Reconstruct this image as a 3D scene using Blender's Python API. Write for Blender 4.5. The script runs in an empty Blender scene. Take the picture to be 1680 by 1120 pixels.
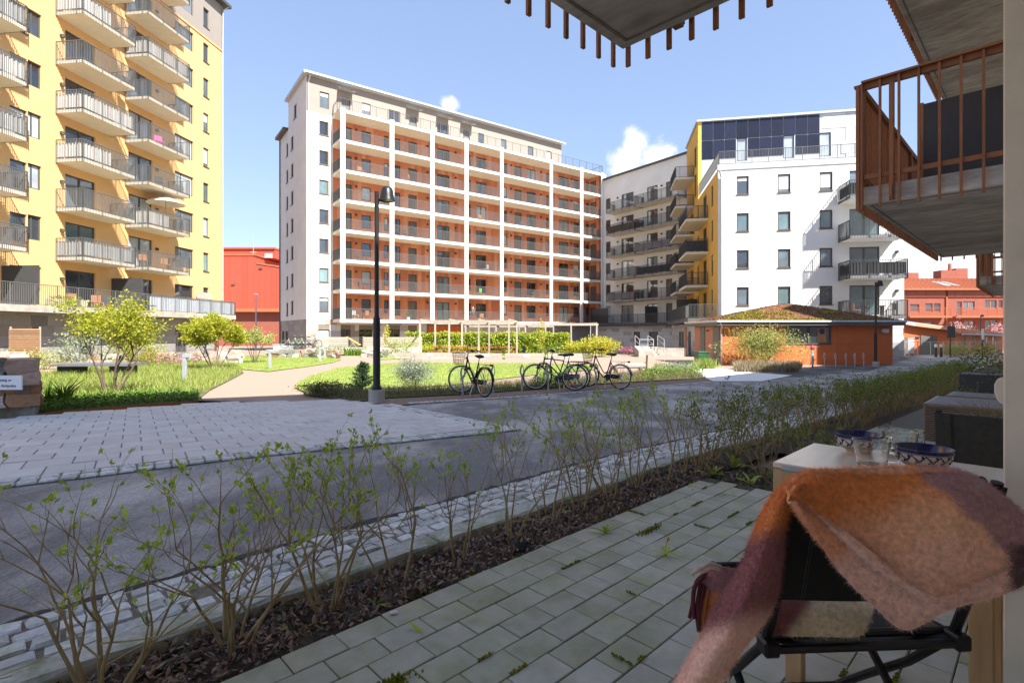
import bpy, bmesh, math, random
import numpy as np
from mathutils import Vector, Matrix
random.seed(7); RNG = np.random.default_rng(7)
SC = bpy.context.scene
COL = SC.collection
# ------------------------------------------------------------------ camera, sky, sun, exposure
CAMH, F, CX, HY = 1.24, 860.0, 840.0, 545.0
cd = bpy.data.cameras.new('camera'); cam = bpy.data.objects.new('camera', cd); COL.objects.link(cam)
cam.location = (0, 0, CAMH); cam.rotation_euler = (math.radians(90), 0, 0)
cd.sensor_width = 36; cd.lens = 36 * F / 1680; cd.shift_y = -15 / 1680; cd.clip_start = .05; cd.clip_end = 3000
SC.camera = cam
EL = math.radians(48); AZ = math.atan2(.662, -.748)
SUN = Vector((math.sin(AZ) * math.cos(EL), math.cos(AZ) * math.cos(EL), math.sin(EL)))
sl = bpy.data.lights.new('sun', 'SUN'); sl.energy = 3.0; sl.angle = math.radians(.5); sl.color = (1, .95, .87)
so = bpy.data.objects.new('sun', sl); COL.objects.link(so); so.rotation_euler = (-SUN).to_track_quat('-Z', 'Y').to_euler()
so.location = (20, -30, 60)
W = bpy.data.worlds.new('World'); SC.world = W; W.use_nodes = True
SC.view_settings.view_transform = 'Standard'; SC.view_settings.look = 'None'
SC.view_settings.exposure = 2.2; SC.view_settings.gamma = 1; SC.view_settings.use_curve_mapping = False
def sky():
    nt = W.node_tree; nt.nodes.clear(); N = nt.nodes.new; L = nt.links.new
    out = N('ShaderNodeOutputWorld'); bg = N('ShaderNodeBackground'); bg.inputs[1].default_value = .15
    s = N('ShaderNodeTexSky'); s.sky_type = 'NISHITA'; s.sun_disc = False; s.sun_elevation = EL; s.sun_rotation = AZ
    s.air_density = 1.0; s.dust_density = .25; s.ozone_density = 1.0; s.altitude = 50
    tc = N('ShaderNodeTexCoord')
    nz = N('ShaderNodeTexNoise'); nz.inputs['Scale'].default_value = 26; nz.inputs['Detail'].default_value = 9; nz.inputs['Roughness'].default_value = .56
    L(tc.outputs['Generated'], nz.inputs['Vector'])
    acc = None
    # heaps of fair-weather cloud round the sky: direction, radius
    for dx, dz, r in ((.22, .325, .062), (.275, .335, .05), (.238, .36, .05), (.305, .305, .04), (.78, .13, .11), (.9, .15, .12), (.68, .09, .08), (-.12, .432, .026), (1.3, .25, .2), (-1.6, .3, .25), (-.9, .06, .05)):
        v = Vector((dx, 1, dz)).normalized()
        d = N('ShaderNodeVectorMath'); d.operation = 'DISTANCE'; d.inputs[1].default_value = v; L(tc.outputs['Generated'], d.inputs[0])
        m = N('ShaderNodeMapRange'); m.inputs[1].default_value = 0; m.inputs[2].default_value = r; m.inputs[3].default_value = 1; m.inputs[4].default_value = 0
        L(d.outputs['Value'], m.inputs[0])
        if acc is None: acc = m.outputs[0]
        else:
            a = N('ShaderNodeMath'); a.operation = 'MAXIMUM'; L(acc, a.inputs[0]); L(m.outputs[0], a.inputs[1]); acc = a.outputs[0]
    a = N('ShaderNodeMath'); a.operation = 'MULTIPLY_ADD'; L(nz.outputs[0], a.inputs[0]); a.inputs[1].default_value = 1.5; a.inputs[2].default_value = -1.06
    b = N('ShaderNodeMath'); b.operation = 'MULTIPLY_ADD'; L(acc, b.inputs[0]); b.inputs[1].default_value = 1.0; L(a.outputs[0], b.inputs[2])
    r = N('ShaderNodeMapRange'); r.inputs[1].default_value = .0; r.inputs[2].default_value = .6; L(b.outputs[0], r.inputs[0]); r.interpolation_type = 'SMOOTHSTEP'
    mx = N('ShaderNodeMix'); mx.data_type = 'RGBA'; mx.inputs[7].default_value = (2.0, 2.0, 2.05, 1)
    lift = N('ShaderNodeMix'); lift.data_type = 'RGBA'; lift.blend_type = 'MULTIPLY'; lift.inputs[0].default_value = 1; lift.inputs[7].default_value = (.54, .61, .76, 1)
    gm = N('ShaderNodeGamma'); gm.inputs[1].default_value = .5; L(s.outputs[0], gm.inputs[0]); L(gm.outputs[0], lift.inputs[6])
    L(r.outputs[0], mx.inputs[0]); L(lift.outputs[2], mx.inputs[6]); L(mx.outputs[2], bg.inputs[0]); L(bg.outputs[0], out.inputs[0])
sky()
# ------------------------------------------------------------------ coordinates
KN = [(-60, .0), (5, 0), (8, -.13), (12.4, -.33), (18, -.44), (28, -.6), (50, -.82), (80, -1.0), (900, -1.0)]
def gz(y):
    for (a, za), (b, zb) in zip(KN, KN[1:]):
        if y <= b: return za + (zb - za) * max(0, (y - a)) / (b - a)
    return -1.0
def P(px, py, Y): return Vector(((px - CX) / F * Y, Y, CAMH - (py - HY) / F * Y))
def G(px, py, dz=0):
    Y = 10.0
    for _ in range(40):
        Y = .5 * Y + .5 * (CAMH - gz(Y) - dz) * F / max(py - HY, 1)
    return Vector(((px - CX) / F * Y, Y, gz(Y) + dz))
UD = Vector((.717, .697, 0)); ND = Vector((-.697, .717, 0))
UA = math.atan2(.697, .717)
def U(u, s, z=0): return UD * u + ND * s + Vector((0, 0, z))
def US(p): return (UD.dot(p), ND.dot(p))
def zat(py, Y): return CAMH + (HY - py) * Y / F
# ------------------------------------------------------------------ materials
def mat(name, col, rough=.65, var=.18, scale=6, bump=0., bscale=None, spec=.4, metal=0, rv=0., col2=None, fac2=.5, s2=1.5, trans=0, coords='Object', stretch=None):
    m = bpy.data.materials.new(name); m.use_nodes = True; nt = m.node_tree; nt.nodes.clear(); N = nt.nodes.new; L = nt.links.new
    out = N('ShaderNodeOutputMaterial'); p = N('ShaderNodeBsdfPrincipled')
    p.inputs['Roughness'].default_value = rough; p.inputs['Metallic'].default_value = metal; p.inputs['Specular IOR Level'].default_value = spec
    tc = N('ShaderNodeTexCoord'); oi = N('ShaderNodeObjectInfo')
    vec = tc.outputs[coords] if coords != 'World' else N('ShaderNodeNewGeometry').outputs['Position']
    if stretch:
        mp = N('ShaderNodeMapping'); mp.inputs['Scale'].default_value = stretch; L(vec, mp.inputs['Vector']); vec = mp.outputs[0]
    w = N('ShaderNodeMath'); w.operation = 'MULTIPLY'; w.inputs[1].default_value = 50 if coords != 'World' else 0; L(oi.outputs['Random'], w.inputs[0])
    def noise(sc, det=5, ro=.6):
        n = N('ShaderNodeTexNoise'); n.noise_dimensions = '4D'; n.inputs['Scale'].default_value = sc; n.inputs['Detail'].default_value = det; n.inputs['Roughness'].default_value = ro
        L(vec, n.inputs['Vector']); L(w.outputs[0], n.inputs['W']); return n.outputs[0]
    n1 = noise(scale)
    mr = N('ShaderNodeMapRange'); mr.inputs[1].default_value = .25; mr.inputs[2].default_value = .75; mr.inputs[3].default_value = 1 - var; mr.inputs[4].default_value = 1 + var
    L(n1, mr.inputs[0]); f = mr.outputs[0]
    if rv:
        q = N('ShaderNodeMath'); q.operation = 'MULTIPLY_ADD'; q.inputs[1].default_value = 2 * rv; q.inputs[2].default_value = 1 - rv; L(oi.outputs['Random'], q.inputs[0])
        k = N('ShaderNodeMath'); k.operation = 'MULTIPLY'; L(f, k.inputs[0]); L(q.outputs[0], k.inputs[1]); f = k.outputs[0]
    base = None
    if col2:
        n2 = noise(s2, 6, .65); mr2 = N('ShaderNodeMapRange'); mr2.inputs[1].default_value = fac2 - .09; mr2.inputs[2].default_value = fac2 + .09; L(n2, mr2.inputs[0])
        mx = N('ShaderNodeMix'); mx.data_type = 'RGBA'; mx.inputs[6].default_value = (*col, 1); mx.inputs[7].default_value = (*col2, 1); L(mr2.outputs[0], mx.inputs[0]); base = mx.outputs[2]
    vm = N('ShaderNodeVectorMath'); vm.operation = 'SCALE'; vm.inputs[0].default_value = col
    if base: L(base, vm.inputs[0])
    L(f, vm.inputs['Scale']); L(vm.outputs[0], p.inputs['Base Color'])
    if bump:
        n3 = noise(bscale or scale * 3, 6, .7); b = N('ShaderNodeBump'); b.inputs['Strength'].default_value = min(1, bump * 2); b.inputs['Distance'].default_value = bump * .1
        L(n3, b.inputs['Height']); L(b.outputs[0], p.inputs['Normal'])
    sh = p.outputs[0]
    if trans:
        t = N('ShaderNodeBsdfTranslucent'); L(vm.outputs[0], t.inputs[0]); ms = N('ShaderNodeMixShader'); ms.inputs[0].default_value = trans
        L(sh, ms.inputs[1]); L(t.outputs[0], ms.inputs[2]); sh = ms.outputs[0]
    L(sh, out.inputs[0]); return m
def glassmat(name, col, rough=.03, ior=2.0):
    m = mat(name, col, rough=rough, var=.35, scale=.9, spec=.5, rv=.5); p = [n for n in m.node_tree.nodes if n.type == 'BSDF_PRINCIPLED'][0]
    p.inputs['IOR'].default_value = ior; return m
def boards(name, cols, wid, axis=0, rough=.6, gap=.04, var=.1):
    """upright boards seen from afar: one tone per board, thin dark joints"""
    m = mat(name, cols[0], rough=rough, var=var, scale=3); nt = m.node_tree; N = nt.nodes.new; L = nt.links.new
    p = [n for n in nt.nodes if n.type == 'BSDF_PRINCIPLED'][0]; vm = p.inputs['Base Color'].links[0].from_node
    tc = N('ShaderNodeTexCoord'); sp = N('ShaderNodeSeparateXYZ'); L(tc.outputs['Object'], sp.inputs[0])
    d = N('ShaderNodeMath'); d.operation = 'DIVIDE'; d.inputs[1].default_value = wid; L(sp.outputs[axis], d.inputs[0])
    fl = N('ShaderNodeMath'); fl.operation = 'FLOOR'; L(d.outputs[0], fl.inputs[0])
    z = N('ShaderNodeMath'); z.operation = 'DIVIDE'; z.inputs[1].default_value = 2.9; L(sp.outputs[2], z.inputs[0]); zf = N('ShaderNodeMath'); zf.operation = 'FLOOR'; L(z.outputs[0], zf.inputs[0])
    cb = N('ShaderNodeCombineXYZ'); L(fl.outputs[0], cb.inputs[0]); L(zf.outputs[0], cb.inputs[1])
    wn = N('ShaderNodeTexWhiteNoise'); wn.noise_dimensions = '2D'; L(cb.outputs[0], wn.inputs['Vector'])
    cr = N('ShaderNodeValToRGB'); cr.color_ramp.interpolation = 'CONSTANT'
    els = cr.color_ramp.elements
    while len(els) < len(cols): els.new(.5)
    for i, c in enumerate(cols): els[i].position = i / len(cols); els[i].color = (*c, 1)
    L(wn.outputs['Value'], cr.inputs[0])
    L(cr.outputs[0], vm.inputs[0]); return m
M = {}
M['asphalt'] = mat('asphalt', (.175, .168, .162), .85, .45, 90, .12, 130, col2=(.42, .40, .375), fac2=.54, s2=1.1, stretch=(1, .55, 1), coords='World')
M['plaza'] = mat('concrete_paver_grey', (.55, .53, .50), .8, .12, 5, .03, 90, rv=.07)
M['joint'] = mat('joint_sand', (.19, .165, .125), .95, .3, 20)
M['paver'] = mat('concrete_paver_mossy', (.42, .405, .32), .85, .18, 9, .05, 160, rv=.10, col2=(.335, .34, .215), fac2=.52, s2=3.2)
M['paver_b'] = mat('concrete_paver_clean', (.44, .425, .35), .85, .18, 9, .05, 160, rv=.07, col2=(.37, .36, .25), fac2=.58, s2=4)
M['joint_pale'] = mat('pale_joint_sand', (.30, .28, .25), .95, .2, 20)
M['joint_dark'] = mat('dark_joint', (.075, .07, .045), .95, .3, 20)
M['granite'] = mat('granite_sett', (.52, .525, .51), .8, .28, 45, .12, 60, rv=.22, col2=(.40, .42, .35), fac2=.56, s2=9)
M['granite_dk'] = mat('granite_kerb', (.42, .425, .375), .8, .3, 30, .15, 40, rv=.12, col2=(.24, .27, .17), fac2=.55, s2=6)
M['soil'] = mat('soil', (.09, .062, .043), .95, .5, 18, .5, 40, col2=(.11, .085, .06), s2=22)
M['gravel'] = mat('gravel', (.30, .218, .17), .95, .24, 60, .10, 120, coords='World')
M['gravel_red'] = mat('red_gravel', (.225, .145, .11), .95, .35, 50, .12, 120, coords='World')
M['grass'] = mat('grass', (.17, .235, .035), .9, .35, 2.2, .3, 60, col2=(.25, .29, .07), s2=1.3, coords='World')
M['bedsoil'] = mat('bed_soil', (.085, .08, .03), .95, .5, 8, .4, 30, col2=(.13, .15, .045), s2=3, coords='World')
M['yellow'] = mat('yellow_render', (.72, .43, .185), .85, .05, 1.5, .02, 120)
M['ochre'] = mat('ochre_render', (.62, .36, .075), .85, .06, 1.5, .02, 120)
M['beige'] = mat('beige_render', (.28, .245, .215), .85, .05, 1.5, .02, 120)
M['white'] = mat('white_render', (.70, .695, .675), .85, .09, .5, .02, 120)
M['concrete_w'] = mat('pale_concrete', (.70, .69, .66), .8, .06, 2, .02, 50)
M['concrete'] = mat('concrete', (.40, .385, .34), .85, .22, 3, .06, 60, col2=(.33, .30, .26), s2=1.3)
M['conc_soffit'] = mat('stained_concrete', (.48, .445, .39), .85, .4, 14, .08, 30, col2=(.30, .26, .22), s2=2.2, fac2=.52, stretch=(1, .3, 1))
M['soffit'] = mat('cream_soffit', (.62, .56, .46), .8, .08, 2)
M['pier'] = mat('pale_painted_concrete', (.56, .52, .42), .8, .16, 14, .12, 30)
M['pier_edge'] = mat('pale_painted_edge', (.66, .63, .54), .8, .10, 8, .08, 30)
M['tile_a'] = mat('stone_tile_grey', (.27, .26, .245), .7, .12, 3, .03, 40, rv=.12)
M['tile_b'] = mat('stone_tile_brown', (.27, .235, .21), .7, .12, 3, .03, 40, rv=.12)
M['tile_c'] = mat('stone_tile_dark', (.17, .17, .175), .7, .12, 3, .03, 40, rv=.12)
M['tile_w'] = mat('stone_tile_pale', (.52, .53, .54), .7, .08, 3, .03, 40, rv=.08)
M['tile_g'] = mat('stone_tile_midgrey', (.34, .35, .36), .7, .08, 3, .03, 40, rv=.08)
M['zinc'] = mat('zinc_sheet', (.46, .47, .49), .45, .08, 2, metal=.3, rv=.10)
M['anthracite'] = mat('anthracite_metal', (.055, .057, .06), .5, .12, 4)
M['railgrey'] = mat('grey_painted_steel', (.115, .115, .112), .5, .12, 4)
M['galv'] = mat('galvanised_steel', (.42, .44, .46), .45, .15, 12, metal=.35)
M['frame'] = mat('dark_window_frame', (.075, .075, .075), .5, .1, 4)
M['frame_b'] = mat('brown_window_frame', (.10, .082, .065), .5, .1, 4)
M['gl0'] = glassmat('window_glass_dark', (.035, .04, .048)); M['gl1'] = glassmat('window_glass_mid', (.10, .125, .15)); M['gl2'] = glassmat('window_glass_curtain', (.36, .40, .42))
M['gl3'] = glassmat('window_glass_teal', (.12, .18, .19))
M['blind'] = mat('white_blind', (.62, .62, .61), .8, .05, 3)
M['clad'] = boards('timber_cladding', [(.56, .20, .10), (.61, .23, .12), (.50, .17, .085), (.68, .29, .165), (.58, .21, .105)], .42)
M['door'] = mat('grey_door', (.13, .125, .12), .5, .08, 4)
M['rust'] = mat('rust_brown_steel', (.25, .09, .025), .5, .2, 7, .02, 60, rv=.1)
M['panel_dk'] = mat('dark_brown_panel', (.038, .030, .028), .45, .15, 2)
M['orange'] = mat('orange_fibre_panel', (.50, .135, .045), .7, .07, 2.5, .02, 90, rv=.05)
M['salmon'] = mat('salmon_panel', (.47, .20, .125), .7, .07, 2.5, .02, 90, rv=.05)
M['redmetal'] = mat('red_metal_cladding', (.50, .075, .042), .5, .08, 1.5, rv=.06)
M['redbrick'] = mat('red_brown_render', (.26, .082, .055), .8, .1, 1.5, .03, 60)
M['redroof'] = mat('red_metal_roof', (.40, .125, .055), .5, .1, 2)
M['solar'] = mat('solar_panel_blue', (.014, .017, .036), .3, .3, 6, spec=.3, rv=.25)
M['sedum'] = mat('sedum_moss', (.15, .055, .025), .95, .4, 9, .6, 25, col2=(.21, .105, .04), s2=3)
M['black'] = mat('black_paint', (.012, .012, .013), .38, .2, 5)
M['rubber'] = mat('black_rubber', (.014, .014, .015), .75, .2, 9)
M['chrome'] = mat('bare_metal', (.55, .55, .56), .3, .1, 5, metal=.8)
M['wood_grey'] = mat('weathered_wood', (.36, .315, .27), .85, .25, 5, .08, 30, rv=.15, stretch=(1, 1, .15))
M['wood_pale'] = mat('pale_weathered_boards', (.38, .33, .275), .85, .2, 6, .06, 30, rv=.12)
M['wood_slat'] = mat('brown_slats', (.33, .20, .11), .75, .2, 6, .05, 30, rv=.15)
M['red_wood'] = mat('red_stained_wood', (.28, .09, .05), .7, .2, 6)
M['bark'] = mat('bark', (.13, .095, .065), .9, .35, 14, .2, 40)
M['twig'] = mat('olive_twig', (.32, .245, .12), .85, .3, 25, .1, 60)
M['brick_red'] = M['redbrick']
LEAF = {}
def leafset(k, cols, trans=.35):
    LEAF[k] = [mat('leaf_%s' % k if i == 0 else 'leaf_%s_tone' % k, c, .55, .3, 9, trans=trans, spec=.35, coords='World') for i, c in enumerate(cols)]
leafset('maple', [(.44, .45, .04), (.36, .40, .035), (.52, .50, .06), (.27, .32, .03)], .5)
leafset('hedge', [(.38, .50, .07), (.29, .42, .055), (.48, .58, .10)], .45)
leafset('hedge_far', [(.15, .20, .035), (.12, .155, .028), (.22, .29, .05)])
leafset('bright', [(.36, .42, .04), (.28, .36, .035), (.44, .47, .06)])
leafset('lime', [(.50, .48, .05), (.42, .42, .04), (.55, .50, .08)])
leafset('ground', [(.10, .20, .022), (.07, .145, .016), (.15, .25, .03)])
leafset('blade', [(.22, .31, .04), (.16, .25, .035), (.31, .37, .07), (.40, .38, .16)])
leafset('silver', [(.27, .32, .22), (.19, .25, .16), (.40, .43, .33)])
leafset('pine', [(.035, .085, .03), (.025, .06, .022), (.055, .11, .04)], .1)
leafset('dry', [(.30, .24, .13), (.22, .18, .09), (.16, .17, .06)])
leafset('forsy', [(.36, .40, .10), (.27, .33, .07), (.46, .44, .2)])
leafset('pink', [(.55, .16, .26), (.62, .30, .38), (.45, .10, .25)])
leafset('blossom', [(.70, .42, .42), (.60, .30, .30)])
leafset('heath', [(.14, .16, .055), (.20, .16, .09), (.10, .13, .04)])
leafset('mulch', [(.20, .13, .09), (.12, .08, .055), (.29, .21, .15), (.07, .048, .035), (.25, .14, .08)], 0)
leafset('moss', [(.20, .22, .02), (.14, .16, .015), (.27, .27, .03)])
leafset('tree', [(.16, .22, .06), (.12, .17, .04), (.22, .28, .09)])
# ------------------------------------------------------------------ mesh helpers
class MB:
    def __init__(s): s.v = []; s.f = []; s.m = []
    def add(s, vs, fs, mi=0):
        o = len(s.v); s.v += [tuple(v) for v in vs]; s.f += [tuple(i + o for i in f) for f in fs]; s.m += [mi] * len(fs)
    def box(s, x0, x1, y0, y1, z0, z1, mi=0):
        s.add([(x0, y0, z0), (x1, y0, z0), (x1, y1, z0), (x0, y1, z0), (x0, y0, z1), (x1, y0, z1), (x1, y1, z1), (x0, y1, z1)],
              [(0, 3, 2, 1), (4, 5, 6, 7), (0, 1, 5, 4), (1, 2, 6, 5), (2, 3, 7, 6), (3, 0, 4, 7)], mi); return s
    def quad(s, a, b, c, d, mi=0): s.add([a, b, c, d], [(0, 1, 2, 3)], mi); return s
    def bar(s, a, b, w, h=None, mi=0, up=(0, 0, 1)):
        a = Vector(a); b = Vector(b); d = (b - a).normalized(); h = h or w; up = Vector(up)
        if abs(d.dot(up)) > .98: up = Vector((0, 1, 0))
        x = d.cross(up).normalized() * w / 2; y = x.cross(d).normalized() * h / 2
        vs = [p + sx * x + sy * y for p in (a, b) for sx, sy in ((-1, -1), (1, -1), (1, 1), (-1, 1))]
        s.add(vs, [(3, 2, 1, 0), (4, 5, 6, 7), (0, 1, 5, 4), (1, 2, 6, 5), (2, 3, 7, 6), (3, 0, 4, 7)], mi); return s
    def tube(s, pts, r, n=6, mi=0, closed=False):
        pts = [Vector(p) for p in pts]; k = len(pts); rs = r if isinstance(r, (list, tuple)) else [r] * k
        vs = []; prev = None
        for i, p in enumerate(pts):
            if closed: d = pts[(i + 1) % k] - pts[i - 1]
            else: d = pts[min(i + 1, k - 1)] - pts[max(i - 1, 0)]
            if d.length < 1e-9: d = Vector((0, 0, 1))
            d.normalize()
            if prev is None: a = d.orthogonal().normalized()
            else:
                a = prev - d * prev.dot(d)
                a = a.normalized() if a.length > 1e-6 else d.orthogonal().normalized()
            prev = a; b = d.cross(a)
            for j in range(n):
                t = 2 * math.pi * j / n; vs.append(p + (a * math.cos(t) + b * math.sin(t)) * rs[i])
        fs = []
        for i in range(k if closed else k - 1):
            for j in range(n):
                i2 = (i + 1) % k
                fs.append((i * n + j, i * n + (j + 1) % n, i2 * n + (j + 1) % n, i2 * n + j))
        if not closed: fs.append(tuple(range(n))[::-1]); fs.append(tuple(range((k - 1) * n, k * n)))
        s.add(vs, fs, mi); return s
    def lathe(s, prof, n=24, c=(0, 0, 0), mi=0):
        c = Vector(c); vs = []; k = len(prof)
        for r, z in prof:
            for j in range(n):
                t = 2 * math.pi * j / n; vs.append(c + Vector((r * math.cos(t), r * math.sin(t), z)))
        fs = [(i * n + j, i * n + (j + 1) % n, (i + 1) * n + (j + 1) % n, (i + 1) * n + j) for i in range(k - 1) for j in range(n)]
        s.add(vs, fs, mi); return s
    def sphere(s, c, r, n=8, mi=0, sq=(1, 1, 1)):
        c = Vector(c); vs = []; fs = []
        for i in range(n + 1):
            a = math.pi * i / n
            for j in range(n * 2):
                b = math.pi * j / n; vs.append(c + Vector((r * sq[0] * math.sin(a) * math.cos(b), r * sq[1] * math.sin(a) * math.sin(b), r * sq[2] * math.cos(a))))
        for i in range(n):
            for j in range(2 * n): fs.append((i * 2 * n + j, (i + 1) * 2 * n + j, (i + 1) * 2 * n + (j + 1) % (2 * n), i * 2 * n + (j + 1) % (2 * n)))
        s.add(vs, fs, mi); return s
    def mesh(s, name, mats=None, smooth=False, bevel=0, seg=1):
        me = bpy.data.meshes.new(name); me.from_pydata(s.v, [], s.f)
        for m in (mats if isinstance(mats, (list, tuple)) else [mats] if mats else []): me.materials.append(m)
        if any(s.m): me.polygons.foreach_set('material_index', s.m)
        if bevel:
            bm = bmesh.new(); bm.from_mesh(me); bmesh.ops.remove_doubles(bm, verts=bm.verts, dist=1e-6)
            es = [e for e in bm.edges if len(e.link_faces) == 2 and e.calc_face_angle(0) > .5]
            bmesh.ops.bevel(bm, geom=es, offset=bevel, segments=seg, affect='EDGES', clamp_overlap=True); bm.to_mesh(me); bm.free()
        if smooth:
            me.polygons.foreach_set('use_smooth', [True] * len(me.polygons))
            try: me.set_sharp_from_angle(angle=math.radians(40))
            except Exception: pass
        me.update(); return me
    def build(s, name, mats, parent=None, **k):
        return link(name, s.mesh(name, mats, **k), parent)
def link(name, me, parent=None, loc=None, rz=None):
    o = bpy.data.objects.new(name, me); COL.objects.link(o)
    if parent: o.parent = parent
    if loc is not None: o.location = loc
    if rz is not None: o.rotation_euler = (0, 0, rz)
    return o
def tag(o, label, cat, group=None, kind=None):
    if label: o['label'] = label
    if cat: o['category'] = cat
    if group: o['group'] = group
    if kind: o['kind'] = kind
    return o
def thing(name, loc, rz, label, cat, group=None):
    o = bpy.data.objects.new(name, None); COL.objects.link(o); o.location = loc; o.rotation_euler = (0, 0, rz); o.empty_display_size = .2
    return tag(o, label, cat, group)
KIDS = {}
def kids(o): return [c for c in bpy.data.objects if c.parent == o]
def dup(o, parent=None, loc=None, rz=None, label=None, scale=None, kidmap=None):
    c = o.copy(); COL.objects.link(c)
    if parent: c.parent = parent
    if loc is not None: c.location = loc
    if rz is not None: c.rotation_euler = (0, 0, rz)
    if scale is not None: c.scale = scale if isinstance(scale, (tuple, list)) else (scale,) * 3
    if label: c['label'] = label
    for ch in (kidmap[o.name] if kidmap else list(o.children)): dup(ch, c, kidmap=kidmap)
    return c
def sheet(name, pts, m, dz, kind='structure', parent=None):
    """flat area of ground laid over the terrain, cut at the terrain's folds"""
    bm = bmesh.new(); vs = [bm.verts.new((p[0], p[1], 0)) for p in pts]; f = bm.faces.new(vs)
    bmesh.ops.triangulate(bm, faces=[f])
    for y, _ in KN[1:-1]:
        bmesh.ops.bisect_plane(bm, geom=bm.verts[:] + bm.edges[:] + bm.faces[:], plane_co=(0, y, 0), plane_no=(0, 1, 0))
    for v in bm.verts: v.co.z = gz(v.co.y) + dz
    bmesh.ops.recalc_face_normals(bm, faces=bm.faces[:])
    me = bpy.data.meshes.new(name); bm.to_mesh(me); bm.free()
    if len(me.polygons) and me.polygons[0].normal.z < 0: me.flip_normals()
    me.materials.append(m); o = link(name, me, parent)
    if kind: o['kind'] = kind
    return o
def inside(x, y, poly):
    r = False; n = len(poly)
    for i in range(n):
        x1, y1 = poly[i][0], poly[i][1]; x2, y2 = poly[i - 1][0], poly[i - 1][1]
        if (y1 > y) != (y2 > y) and x < (x2 - x1) * (y - y1) / (y2 - y1) + x1: r = not r
    return r
def scatter(poly, n, rng=RNG):
    xs = [p[0] for p in poly]; ys = [p[1] for p in poly]; out = []
    while len(out) < n:
        x = rng.uniform(min(xs), max(xs)); y = rng.uniform(min(ys), max(ys))
        if inside(x, y, poly): out.append((x, y, gz(y)))
    return out
def leaves_np(cen, size, asp=.5, upb=0., dirs=None, seed=1, fold=.0):
    """diamond leaves, one quad each. cen (N,3), size scalar/array"""
    r = np.random.default_rng(seed); cen = np.asarray(cen, float); n = len(cen)
    d = r.normal(size=(n, 3)) if dirs is None else np.asarray(dirs, float) + r.normal(size=(n, 3)) * .25
    d /= np.linalg.norm(d, axis=1)[:, None] + 1e-9
    nn = r.normal(size=(n, 3)); nn[:, 2] += upb * 2
    w = np.cross(d, nn); w /= np.linalg.norm(w, axis=1)[:, None] + 1e-9
    sz = (np.ones(n) * size) * r.uniform(.6, 1.3, n)
    a = cen; b = cen + d * (sz * .5)[:, None] + w * (sz * asp * .5)[:, None]; c = cen + d * sz[:, None]; e = cen + d * (sz * .5)[:, None] - w * (sz * asp * .5)[:, None]
    return np.stack([a, b, c, e], 1).reshape(-1, 3)
def npmesh(name, verts, mats, k=4, seed=3, matw=None):
    verts = np.asarray(verts, np.float32); nf = len(verts) // k
    me = bpy.data.meshes.new(name); me.vertices.add(len(verts)); me.vertices.foreach_set('co', verts.ravel())
    me.loops.add(nf * k); me.loops.foreach_set('vertex_index', np.arange(nf * k, dtype=np.int32))
    me.polygons.add(nf); me.polygons.foreach_set('loop_start', np.arange(0, nf * k, k, dtype=np.int32))
    mats = mats if isinstance(mats, list) else [mats]
    for m in mats: me.materials.append(m)
    if len(mats) > 1:
        r = np.random.default_rng(seed); me.polygons.foreach_set('material_index', (r.integers(0, len(mats), nf) if matw is None else matw).astype(np.int32))
    me.update(); me.validate(); return me
def blob_leaves(c, rad, n, size, seed=1, upb=.3, shell=.5, asp=.55, lump=.25):
    """leaves through an uneven volume round c"""
    r = np.random.default_rng(seed); d = r.normal(size=(n, 3)); d /= np.linalg.norm(d, axis=1)[:, None]
    rr = (shell + (1 - shell) * r.uniform(0, 1, n)) ** 1.0
    ph = r.uniform(0, 6.28, (4, 3)); l = sum(np.sin(d @ (r.normal(size=3) * 4) + ph[i, 0]) for i in range(4)) / 4
    p = d * (rr * (1 + lump * l * 1.6))[:, None] * np.asarray(rad) + np.asarray(c)
    return leaves_np(p, size, asp, upb, seed=seed + 1)
def blades_np(pts, h, w=.006, lean=.35, seed=2):
    """grass blades as thin two-part triangles -> quads"""
    r = np.random.default_rng(seed); p = np.asarray(pts, float); n = len(p); a = r.uniform(0, 6.28, n); hh = h * r.uniform(.5, 1.2, n)
    side = np.stack([np.cos(a), np.sin(a), 0 * a], 1) * w; l = r.uniform(0, 6.28, n); le = np.stack([np.cos(l), np.sin(l), 0 * l], 1) * (hh * lean * r.uniform(.2, 1.4, n))[:, None]
    up = np.zeros((n, 3)); up[:, 2] = hh
    mid = p + up * .6 + le * .35; tip = p + up + le
    q1 = np.stack([p - side, p + side, mid + side * .8, mid - side * .8], 1); q2 = np.stack([mid - side * .8, mid + side * .8, tip + side * .1, tip - side * .1], 1)
    return np.concatenate([q1, q2], 0).reshape(-1, 3)
def pick(seq): return seq[random.randrange(len(seq))]
# ------------------------------------------------------------------ ground, roads, paving
def rect(x0, y0, x1, y1): return [(x0, y0), (x1, y0), (x1, y1), (x0, y1)]
sheet('ground', rect(-500, -300, 500, 900), M['gravel'], -.09)
CB = [G(500, 662), G(-330, 640), G(-330, 575), G(1700, 575), G(1700, 596), G(1400, 611), G(1165, 627), G(985, 641), G(640, 666)]
sheet('courtyard_gravel', [tuple(p) for p in CB], M['gravel'], .02)
ASP = [U(-16, 3.0), U(70, 3.0), U(70, 9), G(1420, 611), G(1200, 627), G(1150, 628), G(985, 641), G(655, 668), G(640, 690), G(-300, 700), U(-16, 16)]
sheet('road', ASP, M['asphalt'], .026)
GRV = [G(590, 663), G(640, 656), G(760, 650), G(900, 640), G(1000, 632), G(1165, 622), G(1172, 627), G(985, 640), G(700, 662), G(660, 667)]
sheet('red_gravel_strip', GRV, M['gravel_red'], .034)
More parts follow.
